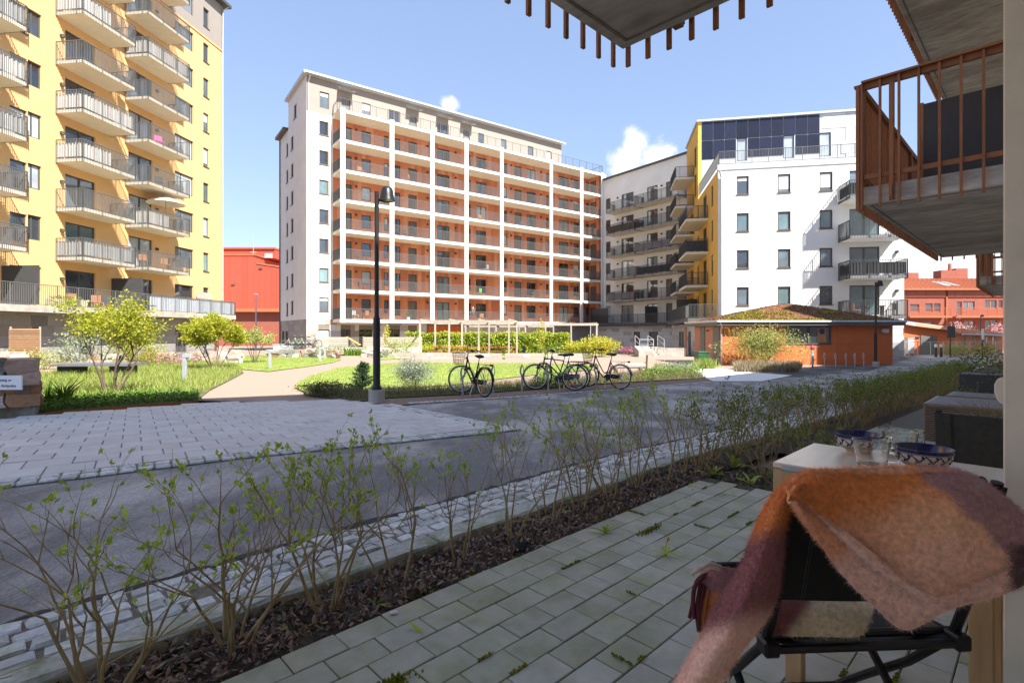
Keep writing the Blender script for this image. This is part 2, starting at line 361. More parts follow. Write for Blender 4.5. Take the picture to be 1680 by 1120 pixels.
# plaza: base + pavers
PC = G(832, 712); PA = G(625, 667); PB = G(0, 808)
dB = (PB - PC); dB.z = 0; PBx = PC + dB * 2.2
PLZ = [PC, PA, G(572, 658), G(325, 664), G(55, 686), G(-250, 712), PBx]
plaza = sheet('plaza', PLZ, M['joint_pale'], .03)
PD = Vector((.811, .585, 0)); PNn = Vector((-.585, .811, 0))
def shear_slope(y):
    return (gz(y + .1) - gz(y - .1)) / .2
def make_pavers():
    L_, D_ = .35, .35; org = PC.copy()
    cells = []
    for j in range(-2, 44):
        for i in range(-60, 20):
            c = org + PD * ((i + (.5 if j % 2 else 0)) * L_) + PNn * ((j + .5) * D_)
            if not inside(c.x, c.y, PLZ): continue
            if min((c - G(832, 712)).dot(PNn) for _ in (0,)) < .26: continue
            px = CX + F * c.x / c.y if c.y > .5 else 1e9; cells.append((c, px))
    vis = [c for c in cells if -30 < c[1] < 1700 and c[0].y > 3]
    vis.sort(key=lambda c: c[0].length)
    small = MB(); small.box(-L_ / 2 + .006, L_ / 2 - .006, -D_ / 2 + .0035, D_ / 2 - .0035, -.03, 0)
    me = small.mesh('paver', M['plaza'], bevel=.004)
    ang = math.atan2(PD.y, PD.x); near = set(id(c[0]) for c in vis[:300]); rest = MB()
    for c, px in cells:
        z = gz(c.y) + .044
        if id(c) in near:
            o = link('paver', me, plaza, (c.x, c.y, z), ang); sl_ = shear_slope(c.y)
            o.rotation_euler = (Matrix.Rotation(math.atan(sl_), 3, 'X') @ Matrix.Rotation(ang, 3, 'Z')).to_euler()
            o.location.z += random.uniform(-.002, .002)
        else:
            vs = []
            for sx, sy in ((-1, -1), (1, -1), (1, 1), (-1, 1)):
                q = c + PD * (sx * (L_ / 2 - .006)) + PNn * (sy * (D_ / 2 - .0035)); vs.append((q.x, q.y, gz(q.y) + .044))
            lo = [(v[0], v[1], v[2] - .03) for v in vs]
            rest.add(vs + lo, [(0, 1, 2, 3), (0, 4, 5, 1), (1, 5, 6, 2), (2, 6, 7, 3), (3, 7, 4, 0)])
    o = rest.build('far_pavers', M['plaza'], plaza); o['kind'] = 'stuff'
make_pavers()
rt = random.Random(8); tl = [U(-3 + i * .06, 3.02 + rt.uniform(-.012, .02)) for i in range(380)]; tr_ = [U(-3 + i * .06, 3.045 + rt.uniform(-.01, .045)) for i in range(380)]
for i in range(0, 380, 38): sheet('asphalt_seam', tl[i:i + 39] + tr_[i:i + 39][::-1], mat('tar', (.03, .03, .03), .8, .3, 30) if i == 0 else bpy.data.materials['tar'], .031)
# granite setts: rough little blocks
def sett_mesh(seed, l, w, h, rough=.012):
    r = random.Random(seed); bm = bmesh.new(); bmesh.ops.create_cube(bm, size=1)
    bmesh.ops.scale(bm, vec=(l, w, h), verts=bm.verts)
    bmesh.ops.bevel(bm, geom=bm.edges[:], offset=min(l, w) * .10, segments=1, affect='EDGES')
    for v in bm.verts: v.co += Vector((r.uniform(-1, 1), r.uniform(-1, 1), r.uniform(-.6, .6))) * rough
    me = bpy.data.meshes.new('sett'); bm.to_mesh(me); bm.free(); me.materials.append(M['granite'])
    for p in me.polygons: p.use_smooth = False
    return me
SETT = [sett_mesh(i, pick([.10, .085, .12, .11]), .098, .1, .007) for i in range(12)]
strip = sheet('sett_strip', [U(-3, 2.6), U(45, 2.6), U(45, 3.02), U(-3, 3.02)], M['joint'], .024)
spots = []
for row in range(4):
    u = -.6 + random.random() * .1
    while u < 22:
        i = random.randrange(12); l = max(v.co.x for v in SETT[i].vertices) * 2; p = U(u + l / 2, 2.655 + row * .1035 + random.uniform(-.006, .006)); px = CX + F * p.x / p.y if p.y > .4 else -999
        if px > -60 and random.random() < .965: spots.append((p, i, l))
        u += l + .004
spots.sort(key=lambda q: q[0].length)
rest = MB()
for k, (p, i, l) in enumerate(spots):
    z = gz(p.y) - .006 - random.random() * .012; a_ = UA + random.uniform(-.08, .08)
    if k < 296: link('sett', SETT[i], strip, (p.x, p.y, z), a_).scale = (1, random.uniform(.9, 1.05), 1)
    else:
        me = SETT[i]; R3 = Matrix.Rotation(a_, 3, 'Z'); rest.add([R3 @ v.co + Vector((p.x, p.y, z)) for v in me.vertices], [tuple(f.vertices) for f in me.polygons])
rest.build('far_setts', M['granite'], strip)['kind'] = 'stuff'
def sett_band(name, a, b, rows, size, right):
    a = Vector((a.x, a.y, 0)); b = Vector((b.x, b.y, 0)); d = (b - a); ln = d.length; d.normalize(); n = Vector((d.y, -d.x, 0)) * right
    base = sheet(name, [a, b, b + n * rows * size, a + n * rows * size], M['joint'], .036); k = 0
    mes = [sett_mesh(40 + i, size * .9, size * .86, .06, .006) for i in range(4)]
    small = MB()
    for r in range(rows):
        t = size / 2
        while t < ln:
            p = a + d * t + n * (r + .5) * size; k += 1
            px = CX + F * p.x / p.y if p.y > .4 else -999
            if -20 < px < 1680 and k < 295: o = link('sett', mes[k % 4], base, (p.x, p.y, gz(p.y) + .02), math.atan2(d.y, d.x) + random.uniform(-.08, .08))
            t += size
    return base
sett_band('plaza_edge_setts', PC, PC + dB * 1.02, 2, .13, 1)
sett_band('plaza_side_setts', PA, PC, 2, .13, -1)
a, b = G(668, 664), G(1165, 628)
sett_band('gravel_edge_setts', a, b, 1, .12, 1)
# kerb of long granite stones
kerb = sheet('kerb_bed', [U(-3, 2.44), U(45, 2.44), U(45, 2.62), U(-3, 2.62)], M['soil'], -.05)
u = -1.3; i = 0
while u < 40:
    l = random.uniform(.85, 1.15); p = U(u + l / 2, 2.52)
    r = random.Random(i); bm = bmesh.new(); bmesh.ops.create_cube(bm, size=1); bmesh.ops.scale(bm, vec=(l - .012, .15, .2), verts=bm.verts)
    bmesh.ops.subdivide_edges(bm, edges=[e for e in bm.edges if abs(e.verts[0].co.x - e.verts[1].co.x) > .3], cuts=7)
    bmesh.ops.bevel(bm, geom=[e for e in bm.edges if e.calc_face_angle(0) > .8], offset=.012, segments=1, affect='EDGES')
    for v in bm.verts: v.co += Vector((0, r.uniform(-1, 1) * .008, r.uniform(-1, 1) * .006))
    me = bpy.data.meshes.new('kerb_stone'); bm.to_mesh(me); bm.free(); me.materials.append(M['granite_dk'])
    z0, z1 = gz((p - UD * l / 2).y), gz((p + UD * l / 2).y)
    o = link('kerb_stone', me, kerb, (p.x, p.y, (z0 + z1) / 2 - .058)); o.rotation_euler = (0, -math.atan2(z1 - z0, l), UA)
    u += l; i += 1
# planting bed: soil with bumps, mulch, moss, twigs
def bumpy(name, u0, u1, s0, s1, m, z, amp, step=.05):
    mb = MB(); nu = int((u1 - u0) / step); ns = max(2, int((s1 - s0) / step)); r = random.Random(5); idx = {}
    for i in range(nu + 1):
        for j in range(ns + 1):
            p = U(u0 + (u1 - u0) * i / nu, s0 + (s1 - s0) * j / ns); h = amp * (math.sin(i * .9 + j) * .3 + math.sin(i * .37 - j * 1.7) * .4 + r.uniform(-.5, .5))
            if j in (0, ns): h = min(h, 0)
            idx[i, j] = len(mb.v); mb.v.append((p.x, p.y, gz(p.y) + z + h))
    for i in range(nu):
        for j in range(ns): mb.f.append((idx[i, j], idx[i + 1, j], idx[i + 1, j + 1], idx[i, j + 1])); mb.m.append(0)
    o = mb.build(name, m, smooth=True); o['kind'] = 'structure'; return o
bumpy('planting_bed', -2, 6, 2.065, 2.455, M['soil'], -.018, .022)
bumpy('far_planting_bed', 6, 44, 1.75, 2.455, M['soil'], -.035, .03, .2)
bumpy('cross_planting_bed', 4.36, 5.1, .1, 2.062, M['soil'], -.03, .03)
def in_us(n, u0, u1, s0, s1, seed):
    r = np.random.default_rng(seed); uu = r.uniform(u0, u1, n); ss = r.uniform(s0, s1, n)
    p = np.outer(uu, UD) + np.outer(ss, ND); return p
p = in_us(7000, -.2, 5, 2.08, 2.45, 4); p = p[p[:, 1] > 1]; p[:, 2] = -.012 + np.random.default_rng(3).uniform(0, .022, len(p)) - .0 * p[:, 1]
o = link('mulch', npmesh('mulch', leaves_np(p, .035, .42, 2.2, seed=5), LEAF['mulch'])); o['kind'] = 'stuff'
p = in_us(1500, 4.36, 5.1, .3, 2.06, 9); p[:, 2] = -.015
o = link('mulch', npmesh('mulch', leaves_np(p, .05, .42, 1.6, seed=6), LEAF['mulch'] + LEAF['ground'])); o['kind'] = 'stuff'
# patio
patio = sheet('patio', [U(-4, -.9), U(4.36, -.9), U(4.36, 2.065), U(-4, 2.065)], M['joint_dark'], -.012)
def make_patio(u0, u1, s0, s1, parent, ua, limit=300):
    l, d = .2145, .1395; mb = MB(); mb.box(-l / 2 + .0025, l / 2 - .0025, -d / 2 + .0025, d / 2 - .0025, -.04, 0)
    mes = [mb.mesh('paver', M['paver'], bevel=.003), mb.mesh('paver', M['paver_b'], bevel=.003)]
    rest = MB(); n = 0; row = 0; s = s1 - d / 2
    while s > s0:
        u = u0 + (l / 2 if row % 2 else 0) + ua
        while u < u1:
            c = U(u, s); py = HY + F * CAMH / c.y if c.y > .3 else 9e9; px = CX + F * c.x / c.y if c.y > .3 else 0
            if py < 1140 and -40 < px < 1700 and n < limit:
                o = link('paver', mes[1 if (random.random() < .15 + .3 * (s < 1.2)) else 0], parent, (c.x, c.y, random.uniform(-.002, .002) + gz(c.y)), UA + random.uniform(-.006, .006)); n += 1
                o.rotation_euler = (random.uniform(-.008, .008), random.uniform(-.008, .008), o.rotation_euler.z)
            else:
                vs = [U(u + a * (l / 2 - .0025), s + b * (d / 2 - .0025), 0) for a, b in ((-1, -1), (1, -1), (1, 1), (-1, 1))]
                vs = [v + Vector((0, 0, gz(v.y))) for v in vs]
                rest.add(vs + [v - Vector((0, 0, .04)) for v in vs], [(0, 1, 2, 3), (0, 4, 5, 1), (1, 5, 6, 2), (2, 6, 7, 3), (3, 7, 4, 0)])
            u += l
        s -= d; row += 1
    if rest.v: rest.build('hidden_pavers', M['paver'], parent)['kind'] = 'stuff'
make_patio(-1.0, 4.3, -.7, 2.06, patio, -.06)
patio2 = sheet('neighbour_patio', [U(5.1, -.4), U(19, -.4), U(19, 1.75), U(5.1, 1.75)], M['joint'], -.012)
make_patio(5.2, 9, .5, 1.74, patio2, .0)
# moss in the joints, weeds
mv = []
rr = random.Random(11)
for k in range(34):
    row = rr.randrange(0, 14); s = 2.06 - .1395 * row; u = rr.uniform(1.2, 4.2); ln = rr.choice([.05, .08, .15, .1])
    n = int(ln * 900); al = rr.random() < .65
    pp = np.array([U(u + (rr.uniform(0, ln) if al else rr.uniform(-.006, .006)), s + (rr.uniform(-.008, .008) if al else rr.uniform(0, ln))) for _ in range(n)]); pp[:, 2] = .001
    mv.append(leaves_np(pp, .011, .6, 0, dirs=np.tile([0, 0, 1.], (n, 1)), seed=k))
for (u, s, ru, rs, n) in ((.96, 1.62, .075, .03, 380), (1.5, 2.12, .1, .03, 240), (2.15, 2.2, .12, .05, 260), (1.0, 2.2, .1, .05, 260), (.45, 2.2, .1, .05, 260), (1.75, 2.1, .08, .03, 150), (2.9, 1.75, .1, .02, 200)):
    r = np.random.default_rng(int(u * 100)); aa = r.normal(size=(n, 2)); pp = np.array([U(u + a * ru * .6, s + b * rs * .6) for a, b in aa]); pp[:, 2] = -.004 if s < 2.06 else -.03
    mv.append(leaves_np(pp, .018, .6, 0, dirs=np.tile([0, 0, .8], (n, 1)), seed=int(u * 10)))
o = link('moss', npmesh('moss', np.concatenate(mv), LEAF['moss'])); o['kind'] = 'stuff'
# lawns
L1 = [G(385, 606), G(440, 611), G(500, 603), G(545, 596), G(560, 591), G(545, 587), G(440, 583), G(395, 585)]
L2 = [G(484, 638), G(490, 629), G(510, 618), G(560, 604), G(640, 597), G(700, 596), G(880, 597), G(985, 600), G(975, 608), G(890, 615), G(805, 625), G(740, 634), G(600, 643), G(500, 646)]
L3 = [G(620, 591), G(700, 588), G(960, 588), G(1000, 583), G(650, 580), G(610, 584)]
for i, (l, n) in enumerate(((L1, 'lawn'), (L2, 'lawn'), (L3, 'lawn'))): sheet(n, l, M['grass'], .05)
pts = scatter(L2, 16000) + scatter(L1, 9000)
pts = [(x, y, gz(y) + .05) for x, y, z in pts]
o = link('lawn_grass', npmesh('lawn_grass', blades_np(pts, .06, .006, .6), LEAF['blade'][:3])); o['kind'] = 'stuff'
dn = scatter(L2, 45); o = link('dandelions', npmesh('dandelions', leaves_np([(x, y, gz(y) + .11) for x, y, z in dn], .045, .9, 3), [mat('dandelion_yellow', (.75, .5, .02))])); o['kind'] = 'stuff'
BEDL = [G(48, 680), G(120, 676), G(250, 665), G(318, 661), G(345, 642), G(400, 613), G(385, 598), G(250, 592), G(60, 618), G(30, 650)]
sheet('left_bed_soil', BEDL, M['bedsoil'], .045)
BEDM = [G(497, 650), G(590, 661), G(640, 655), G(760, 649), G(900, 639), G(1000, 631), G(1160, 621), G(1130, 612), G(1060, 612), G(1000, 620), G(900, 628), G(800, 634), G(740, 638), G(600, 645), G(500, 645)]
sheet('middle_bed_soil', BEDM, M['bedsoil'], .045)
# ------------------------------------------------------------------ building kit (local x along a front, -y outward, z up)
def tpx(O, d, px, out=0, n=None):
    """distance along a front (origin O, direction d) at which the picture column px meets it"""
    o = Vector(O) + (Vector(n) * out if n else Vector((0, 0))); k = (px - CX) / F
    return (k * o[1] - o[0]) / (d[0] - k * d[1])
def wall(x0, x1, z0, z1, holes=(), depth=.14, y=0., flip=False):
    """front skin with real openings and reveals"""
    mb = MB(); hs = [h for h in holes if h[1] > x0 and h[0] < x1]
    xs = sorted({x0, x1, *[h[0] for h in hs], *[h[1] for h in hs]}); zs = sorted({z0, z1, *[h[2] for h in hs], *[h[3] for h in hs]})
    for a, b in zip(xs, xs[1:]):
        run = None
        for c, d in zip(zs, zs[1:]):
            mx, mz = (a + b) / 2, (c + d) / 2
            hole = any(h[0] < mx < h[1] and h[2] < mz < h[3] for h in hs)
            if hole:
                if run: mb.quad((a, y, run[0]), (b, y, run[0]), (b, y, run[1]), (a, y, run[1])); run = None
            else: run = (run[0], d) if run else (c, d)
        if run: mb.quad((a, y, run[0]), (b, y, run[0]), (b, y, run[1]), (a, y, run[1]))
    for a, b, c, d in hs:
        q = y + depth
        mb.quad((a, y, c), (a, y, d), (a, q, d), (a, q, c)); mb.quad((b, y, d), (b, y, c), (b, q, c), (b, q, d))
        mb.quad((a, y, d), (b, y, d), (b, q, d), (a, q, d)); mb.quad((b, y, c), (a, y, c), (a, q, c), (b, q, c))
    return mb
WC = {}
def window(parent, x, z, w, h, glass=None, depth=.14, y=0., rz=0, style='win', fm='frame', sill=True, at=None):
    """frame > pane (and mullions); x,z = lower left corner of the opening seen from outside"""
    glass = glass or random.choices(['gl0', 'gl1', 'gl2', 'gl3'], [5, 5, 3, 1])[0]
    key = (round(w, 2), round(h, 2), style, fm, round(depth, 2), sill)
    if key not in WC:
        t = .10 if fm == 'frame_b' else .08; mb = MB(); d0, d1 = depth - .06, depth + .02
        mb.box(0, t, d0, d1, 0, h); mb.box(w - t, w, d0, d1, 0, h); mb.box(t, w - t, d0, d1, 0, t); mb.box(t, w - t, d0, d1, h - t, h)
        if style in ('double', 'french'): mb.box(w * .5 - .06, w * .5 + .06, d0 + .005, d1, t, h - t)
        if style == 'triple':
            for q in (.33, .66): mb.box(w * q - .05, w * q + .05, d0 + .005, d1, t, h - t)
        if style == 'vent': mb.box(w * .36 - .04, w * .36 + .04, d0 + .005, d1, t, h - t)
        if sill and style == 'win': mb.box(-.05, w + .05, -.07, depth - .061, -.05, -.003)
        pn = MB().box(t, w - t, depth - .02, depth, t, h - t)
        dr = None
        if style == 'door': pn = MB().box(t, w - t, depth - .03, depth, t, h - t)
        WC[key] = (mb.mesh('window', M[fm]), {})
    fme, panes = WC[key]
    gm = 'door' if style == 'door' else glass
    if gm not in panes:
        pb = MB().box(.07, w - .07, depth - .02, depth, .07, h - .07); panes[gm] = pb.mesh('pane', M[gm])
    if at is None: at = (x, y, z)
    o = link('door' if style in ('door',) else 'window', fme, parent, at, rz)
    link('pane', panes[gm], o)
    if style == 'win' and glass == 'gl1' and random.random() < .5:
        k = ('bl', round(w, 2), round(h, 2), round(depth, 2), r := random.choice([.25, .45, .8]))
        if k not in WC: WC[k] = MB().box(.075, w - .075, depth - .028, depth - .021, h * (1 - r), h - .075).mesh('blind', M['blind'])
        link('blind', WC[k], o)
    return o
RC = {}
def rail_mb(segs, h, z, sp=.11, bw=.026, tw=.05, posts=1.3, low=.06, below=0):
    mb = MB()
    for (xa, ya), (xb, yb) in segs:
        a = Vector((xa, ya, 0)); b = Vector((xb, yb, 0)); d = b - a; l = d.length; n = max(1, int(l / sp)); d.normalize()
        mb.bar(a + Vector((0, 0, z + h)), b + Vector((0, 0, z + h)), tw, .035); mb.bar(a + Vector((0, 0, z + low)), b + Vector((0, 0, z + low)), .03, .03)
        for i in range(n + 1):
            p = a + d * (l * i / n); w = bw
            if posts and (i % max(1, int(posts / sp)) == 0 or i == n): w = .045
            mb.bar(p + Vector((0, 0, z - below)), p + Vector((0, 0, z + h - .01)), w, w * .7 if w < .03 else w)
    return mb
def pleats(segs, z0, z1, amp=.035, wl=.22):
    mb = MB()
    for (xa, ya), (xb, yb) in segs:
        a = Vector((xa, ya, 0)); b = Vector((xb, yb, 0)); d = b - a; l = d.length; d.normalize(); nn = Vector((-d.y, d.x, 0)); n = max(2, int(l / wl * 2)); ps = []
        for i in range(n + 1): ps.append(a + d * (l * i / n) + nn * (amp if i % 2 else -amp))
        for p, q in zip(ps, ps[1:]): mb.quad(p + Vector((0, 0, z0)), q + Vector((0, 0, z0)), q + Vector((0, 0, z1)), p + Vector((0, 0, z1)))
    return mb
def balcony(parent, x0, x1, dep, z, y=0., slab='soffit', th=.2, rail='railgrey', h=1.1, screen=None, sides='lfr', trim=None, part=None, sp=.1):
    o = MB().box(x0, x1, y - dep, y - .004, z, z + th).build('balcony', M[slab], parent)
    if trim: MB().box(x0 - .02, x1 + .02, y - dep - .02, y - dep - .003, z + .02, z + th + .06).build('slab_edge', M[trim], o)
    e = -.025; ys = y - dep + e; L_ = [((x0 + e, y - .06), (x0 + e, ys))]; R_ = [((x1 - e, ys), (x1 - e, y - .06))]; F_ = [((x0 + e, ys), (x1 - e, ys))]
    segs = (L_ if 'l' in sides else []) + (F_ if 'f' in sides else []) + (R_ if 'r' in sides else [])
    rail_mb(segs, h, z + th, sp=sp, below=th + .03).build('railing', M[rail], o)
    if screen:
        i_ = .1; sg = [((x0 + e + i_, y - .1), (x0 + e + i_, ys + i_))] + [((x0 + e + i_, ys + i_), (x1 - e - i_, ys + i_))] + [((x1 - e - i_, ys + i_), (x1 - e - i_, y - .1))]
        if part: x_ = x0 + (x1 - x0) * part; sg = [sg[0], ((x0 + e + i_, ys + i_), (x_, ys + i_))]
        pleats(sg, z + th + .12, z + th + .92).build('screen', M[screen], o)
    return o
M['screen_white'] = mat('white_balcony_cloth', (.68, .67, .65), .9, .08, 3, trans=.35)
M['screen_grey'] = mat('grey_balcony_cloth', (.36, .36, .36), .9, .12, 3, trans=.2)
M['screen_dark'] = mat('dark_balcony_cloth', (.055, .055, .062), .9, .12, 3)
M['screen_lilac'] = mat('lilac_grey_balcony_cloth', (.42, .39, .41), .9, .12, 3, trans=.2)
M['screen_blue'] = mat('blue_grey_corrugated_screen', (.40, .43, .48), .7, .08, 3)
M['wicker_scr'] = mat('reed_screen', (.16, .11, .075), .9, .3, 12)
TM = {}
def tiles(parent, x0, x1, z0, z1, tw, th, mats, weights, y=0., rz=0, org=(0, 0, 0), holes=(), th_d=.03, limit=290, swap=False):
    """stone slabs hung one by one with open joints"""
    row = 0; z = z0; n = 0; rest = MB()
    while z < z1 - .05:
        hh = min(th, z1 - z); x = x0 - random.random() * tw * .7
        while x < x1:
            a, b = max(x, x0), min(x + tw * random.choice([1, 1, .62]), x1); nx = x + (b - x)
            segs = [(a, b)]
            for h in holes:
                if z + hh > h[2] + .02 and z < h[3] - .02:
                    ns = []
                    for s, e in segs:
                        if h[1] <= s or h[0] >= e: ns.append((s, e))
                        else:
                            if h[0] > s: ns.append((s, h[0]))
                            if h[1] < e: ns.append((h[1], e))
                    segs = ns
            for s, e in segs:
                if e - s < .06: continue
                mi = random.choices(mats, weights)[0]; k = (round(e - s, 1), round(hh, 2), mi)
                if k not in TM: TM[k] = MB().box(-.5, .5, -th_d, 0, -.5, .5).mesh('tile', M[mi])
                o = link('tile', TM[k], parent); o.scale = (e - s - .012, 1, hh - .012)
                v = Matrix.Rotation(rz, 3, 'Z') @ Vector(((s + e) / 2, y - random.random() * .003, z + hh / 2)); o.location = v + Vector(org); o.rotation_euler = (0, 0, rz); n += 1
            x = max(nx, x + .3)
        z += hh; row += 1
def lamp_small(parent, x, z, y=0., col='anthracite'):
    if 'ls' not in WC: WC['ls'] = MB().box(-.09, .09, -.16, 0, -.07, .07).lathe([(.0, -.12), (.1, -.12), (.07, .02)], 8, (0, -.13, 0)).mesh('wall_lamp', M['anthracite'])
    return link('wall_lamp', WC['ls'], parent, (x, y - .003, z))

# ------------------------------------------------------------------ tower with red loggias (middle)
OC = Vector((-19.87, 50.69)); DC = Vector((.811, .585)); NC = Vector((.585, -.811))
ZL = [2.35 + 2.89 * k for k in range(8)]
def center_building():
    b = thing('apartment_building', (OC.x, OC.y, 0), math.atan2(DC.y, DC.x), 'tall white apartment block with rows of terracotta clad access balconies and white columns', 'building')
    wx = lambda px: tpx(OC, DC, px); fx = lambda px: tpx(OC, DC, px, 2.2, NC)
    pil = [fx(p) for p in (561.5, 642, 708.3, 764, 822, 903, 953, 987.3)]
    xe = pil[-1] + .2; x0 = wx(546) ; xpe = wx(921); xend = xe - .2
    gb = -1.1
    # openings behind the loggias, same on every floor: (px left, px right, kind)
    ops = [(566, 577, 'door'), (593, 608.5, 'win'), (630, 637.5, 'win'), (646, 657, 'double'), (670, 684, 'door'), (717, 737.5, 'double'), (768, 772.5, 'win'), (781, 798, 'double'),
           (826, 832, 'win'), (844, 856, 'door'), (864, 879, 'double'), (896, 900.5, 'win'), (917, 933, 'french'), (941, 950, 'win'), (961, 971, 'door')]
    zr = 24.9
    holes = []; spec = []
    for k in range(7):
        f = ZL[k] + .17
        for a, c, s in ops:
            xa, xc = wx(a), wx(c); z0, z1 = (f + .03, f + 2.13) if s != 'win' else (f + .75, f + 2.13)
            if s == 'double': z0 = f + .03 if (a in (717,)) else f + .5
            holes.append((xa, xc, z0, z1)); spec.append((xa, z0, xc - xa, z1 - z0, s))
    wall(x0, xend, ZL[0] - .1, ZL[7], holes).build('cladding', M['clad'], b)
    for (x, z, w, h, s) in spec:
        window(b, x, z, w, h, style=s, sill=False, glass='gl0' if random.random() < .4 else None)
    for k in range(7):
        for px in (584, 701, 747, 838, 887, 937): lamp_small(b, wx(px), ZL[k] + 2.2)
    # white window bay at the left, penthouse
    hw = []; sw = []
    for k in range(7):
        z0 = ZL[k] + .17 + .75; hw.append((wx(523.5), wx(539.5), z0, z0 + 1.4)); sw.append(hw[-1])
    wall(0, x0, ZL[0] + .15, ZL[7] + .1, hw).build('render_wall', M['white'], b)
    for a, c, z0, z1 in sw: window(b, a, z0, c - a, z1 - z0, glass=pick(['gl1', 'gl0', 'gl0', 'gl3']), fm='frame_b')
    hp = []
    f = ZL[7] + .2
    for a, c, s in ((524.5, 540, 'win'), (560, 575, 'door'), (594, 608, 'win'), (637.5, 656.5, 'double'), (671, 684, 'door'), (717, 736, 'triple'), (760, 771, 'door'), (785, 794, 'win'), (822, 831, 'win'), (866, 875, 'win'), (897, 904.5, 'win')):
        z0 = f + .02 if s in ('door', 'triple') else f + .5
        hp.append((wx(a), wx(c), z0, f + 2.1, s))
    wall(0, xpe, ZL[7] + .1, 26.1, [h[:4] for h in hp]).build('penthouse_wall', M['beige'], b)
    for a, c, z0, z1, s in hp: window(b, a, z0, c - a, z1 - z0, style=s, sill=False, fm='frame_b', glass='gl1' if s == 'win' else 'gl0')
    for px in (566, 677, 726, 765):
        m = MB(); x = wx(px); w = .75
        m.quad((x - w, -.05, f + 2.75), (x + w, -.05, f + 2.75), (x + w, -.9, f + 2.5), (x - w, -.9, f + 2.5))
        m.bar((x - w, -.02, f + 3.0), (x - w, -.95, f + 2.52), .05); m.bar((x + w, -.02, f + 3.0), (x + w, -.95, f + 2.52), .05); m.build('door_canopy', M['zinc'], b)
    # body, sides and roof
    dpt = 7.36
    lf = []
    for k in range(8):
        z0 = ZL[k] + .17 + .6
        for px in (((477.3, 481.3),) if k < 7 else ((482, 486.5),)):
            ta, tc = [tpx(OC, (-NC.x, -NC.y), p) for p in px]; lf.append((-ta, -tc, z0, z0 + 1.45))
    m = wall(-dpt, 0, ZL[0] + .15, 26.1, [(min(a, c), max(a, c), z0, z1) for a, c, z0, z1 in lf])
    s = m.build('side_wall', M['white'], b); s.rotation_euler = (0, 0, -math.pi / 2)
    for a, c, z0, z1 in lf:
        xl = min(a, c); window(b, 0, 0, abs(a - c), z1 - z0, rz=-math.pi / 2, at=(0, -xl, z0), fm='frame_b', glass='gl0')
    # lower rear wing
    d2 = 11.2; lr = []
    for k in range(7):
        z0 = ZL[k] + .17 + .5; ta, tc = [tpx(OC, (-NC.x, -NC.y), p) for p in (469.6, 472.6)]; lr.append((-tc, -ta, z0, z0 + 1.45))
    m = wall(-d2, -dpt - .005, ZL[0] + .15, 23.1, [(min(a, c), max(a, c), z0, z1) for a, c, z0, z1 in lr], y=-.0)
    s = m.build('rear_side_wall', M['white'], b); s.rotation_euler = (0, 0, -math.pi / 2)
    for a, c, z0, z1 in lr: window(b, 0, 0, abs(a - c), z1 - z0, rz=-math.pi / 2, at=(0, -min(a, c), z0), fm='frame_b', glass='gl0')
    MB().box(.3, xpe - .3, 1.2, dpt - .1, -1, 25.9).box(xpe, xend - .2, 1.2, dpt - .1, -1, 22.4).box(.3, 9, dpt - .05, d2 - .1, -1, 23).build('core', M['white'], b)
    MB().box(-.35, xpe + .35, -.45, dpt + .2, 26.1, 26.38).build('roof', M['zinc'], b)
    MB().box(-.25, xpe + .25, -.62, -.453, 26.12, 26.26).build('gutter', M['galv'], b)
    MB().box(-.5, .4, dpt + .21, d2 + .3, 23.1, 23.4).build('rear_roof', M['frame_b'], b)
    MB().box(xpe - .01, xpe + .02, .02, 1.2, 22.6, 26.1).build('penthouse_end', M['anthracite'], b)
    MB().tube([(.16, -.1, -.8), (.16, -.1, 25.4), (.2, -.5, 25.95)], .06, 8).build('downpipe', M['galv'], b)
    MB().tube([(-.08, d2 - .1, -.8), (-.08, d2 - .1, 23)], .06, 8).build('downpipe', M['frame'], b)
    # slabs, columns, rails
    for k in range(8):
        MB().box(pil[0] - .25, xe, -2.2, -.004, ZL[k] - .145, ZL[k] + .145).build('balcony_slab', [M['soffit']], b); MB().box(pil[0] - .26, xe, -2.235, -2.203, ZL[k] - .15, ZL[k] + .15).build('slab_edge', [M['concrete_w']], b)
    for p in pil:
        MB().box(p - .23, p + .23, -2.40, -2.238, ZL[0] - .17, ZL[7] + .25).build('column', M['concrete_w'], b)
    MB().box(xe + .003, xe + .5, -2.3, .1, -1.0, ZL[7] + .1).build('end_column', M['white'], b)
    for k in range(7):
        for i in range(7):
            key = ('r', i)
            if key not in RC: RC[key] = rail_mb([((.27, -2.1), (pil[i + 1] - pil[i] - .27, -2.1))], 1.05, .17, sp=.12, bw=.03).mesh('railing', M['railgrey'])
            link('railing', RC[key], b, (pil[i], 0, ZL[k]))
        if 'sd' not in RC: RC['sd'] = rail_mb([((pil[0] - .2, -.1), (pil[0] - .2, -2.15))], 1.05, .17, sp=.1, bw=.03).mesh('railing', M['railgrey'])
        link('railing', RC['sd'], b, (0, 0, ZL[k]))
    rail_mb([((pil[0] - .2, -.1), (pil[0] - .2, -2.15)), ((pil[0] - .2, -2.15), (xe, -2.15)), ((xe - .1, -2.1), (xe - .1, 1.5))], 1.05, ZL[7] + .17, sp=.2, bw=.014).build('terrace_railing', M['railgrey'], b)
    # end wall that closes the walkway by the corner
    wall(-2.0, 0, ZL[0], ZL[7]).build('end_cladding', M['clad'], b).location = (xend - .25, -2.0, 0); o = b
    e = [c for c in bpy.data.objects if c.parent == b and c.name.startswith('end_cladding')][0]; e.rotation_euler = (0, 0, -math.pi / 2); e.location = (xend - .3, -2.05, 0)
    for k in range(7): window(b, 0, 0, 1.0, 2.05, rz=-math.pi / 2, at=(xend - .33, -.4, ZL[k] + .2), style='door', sill=False, depth=.03)
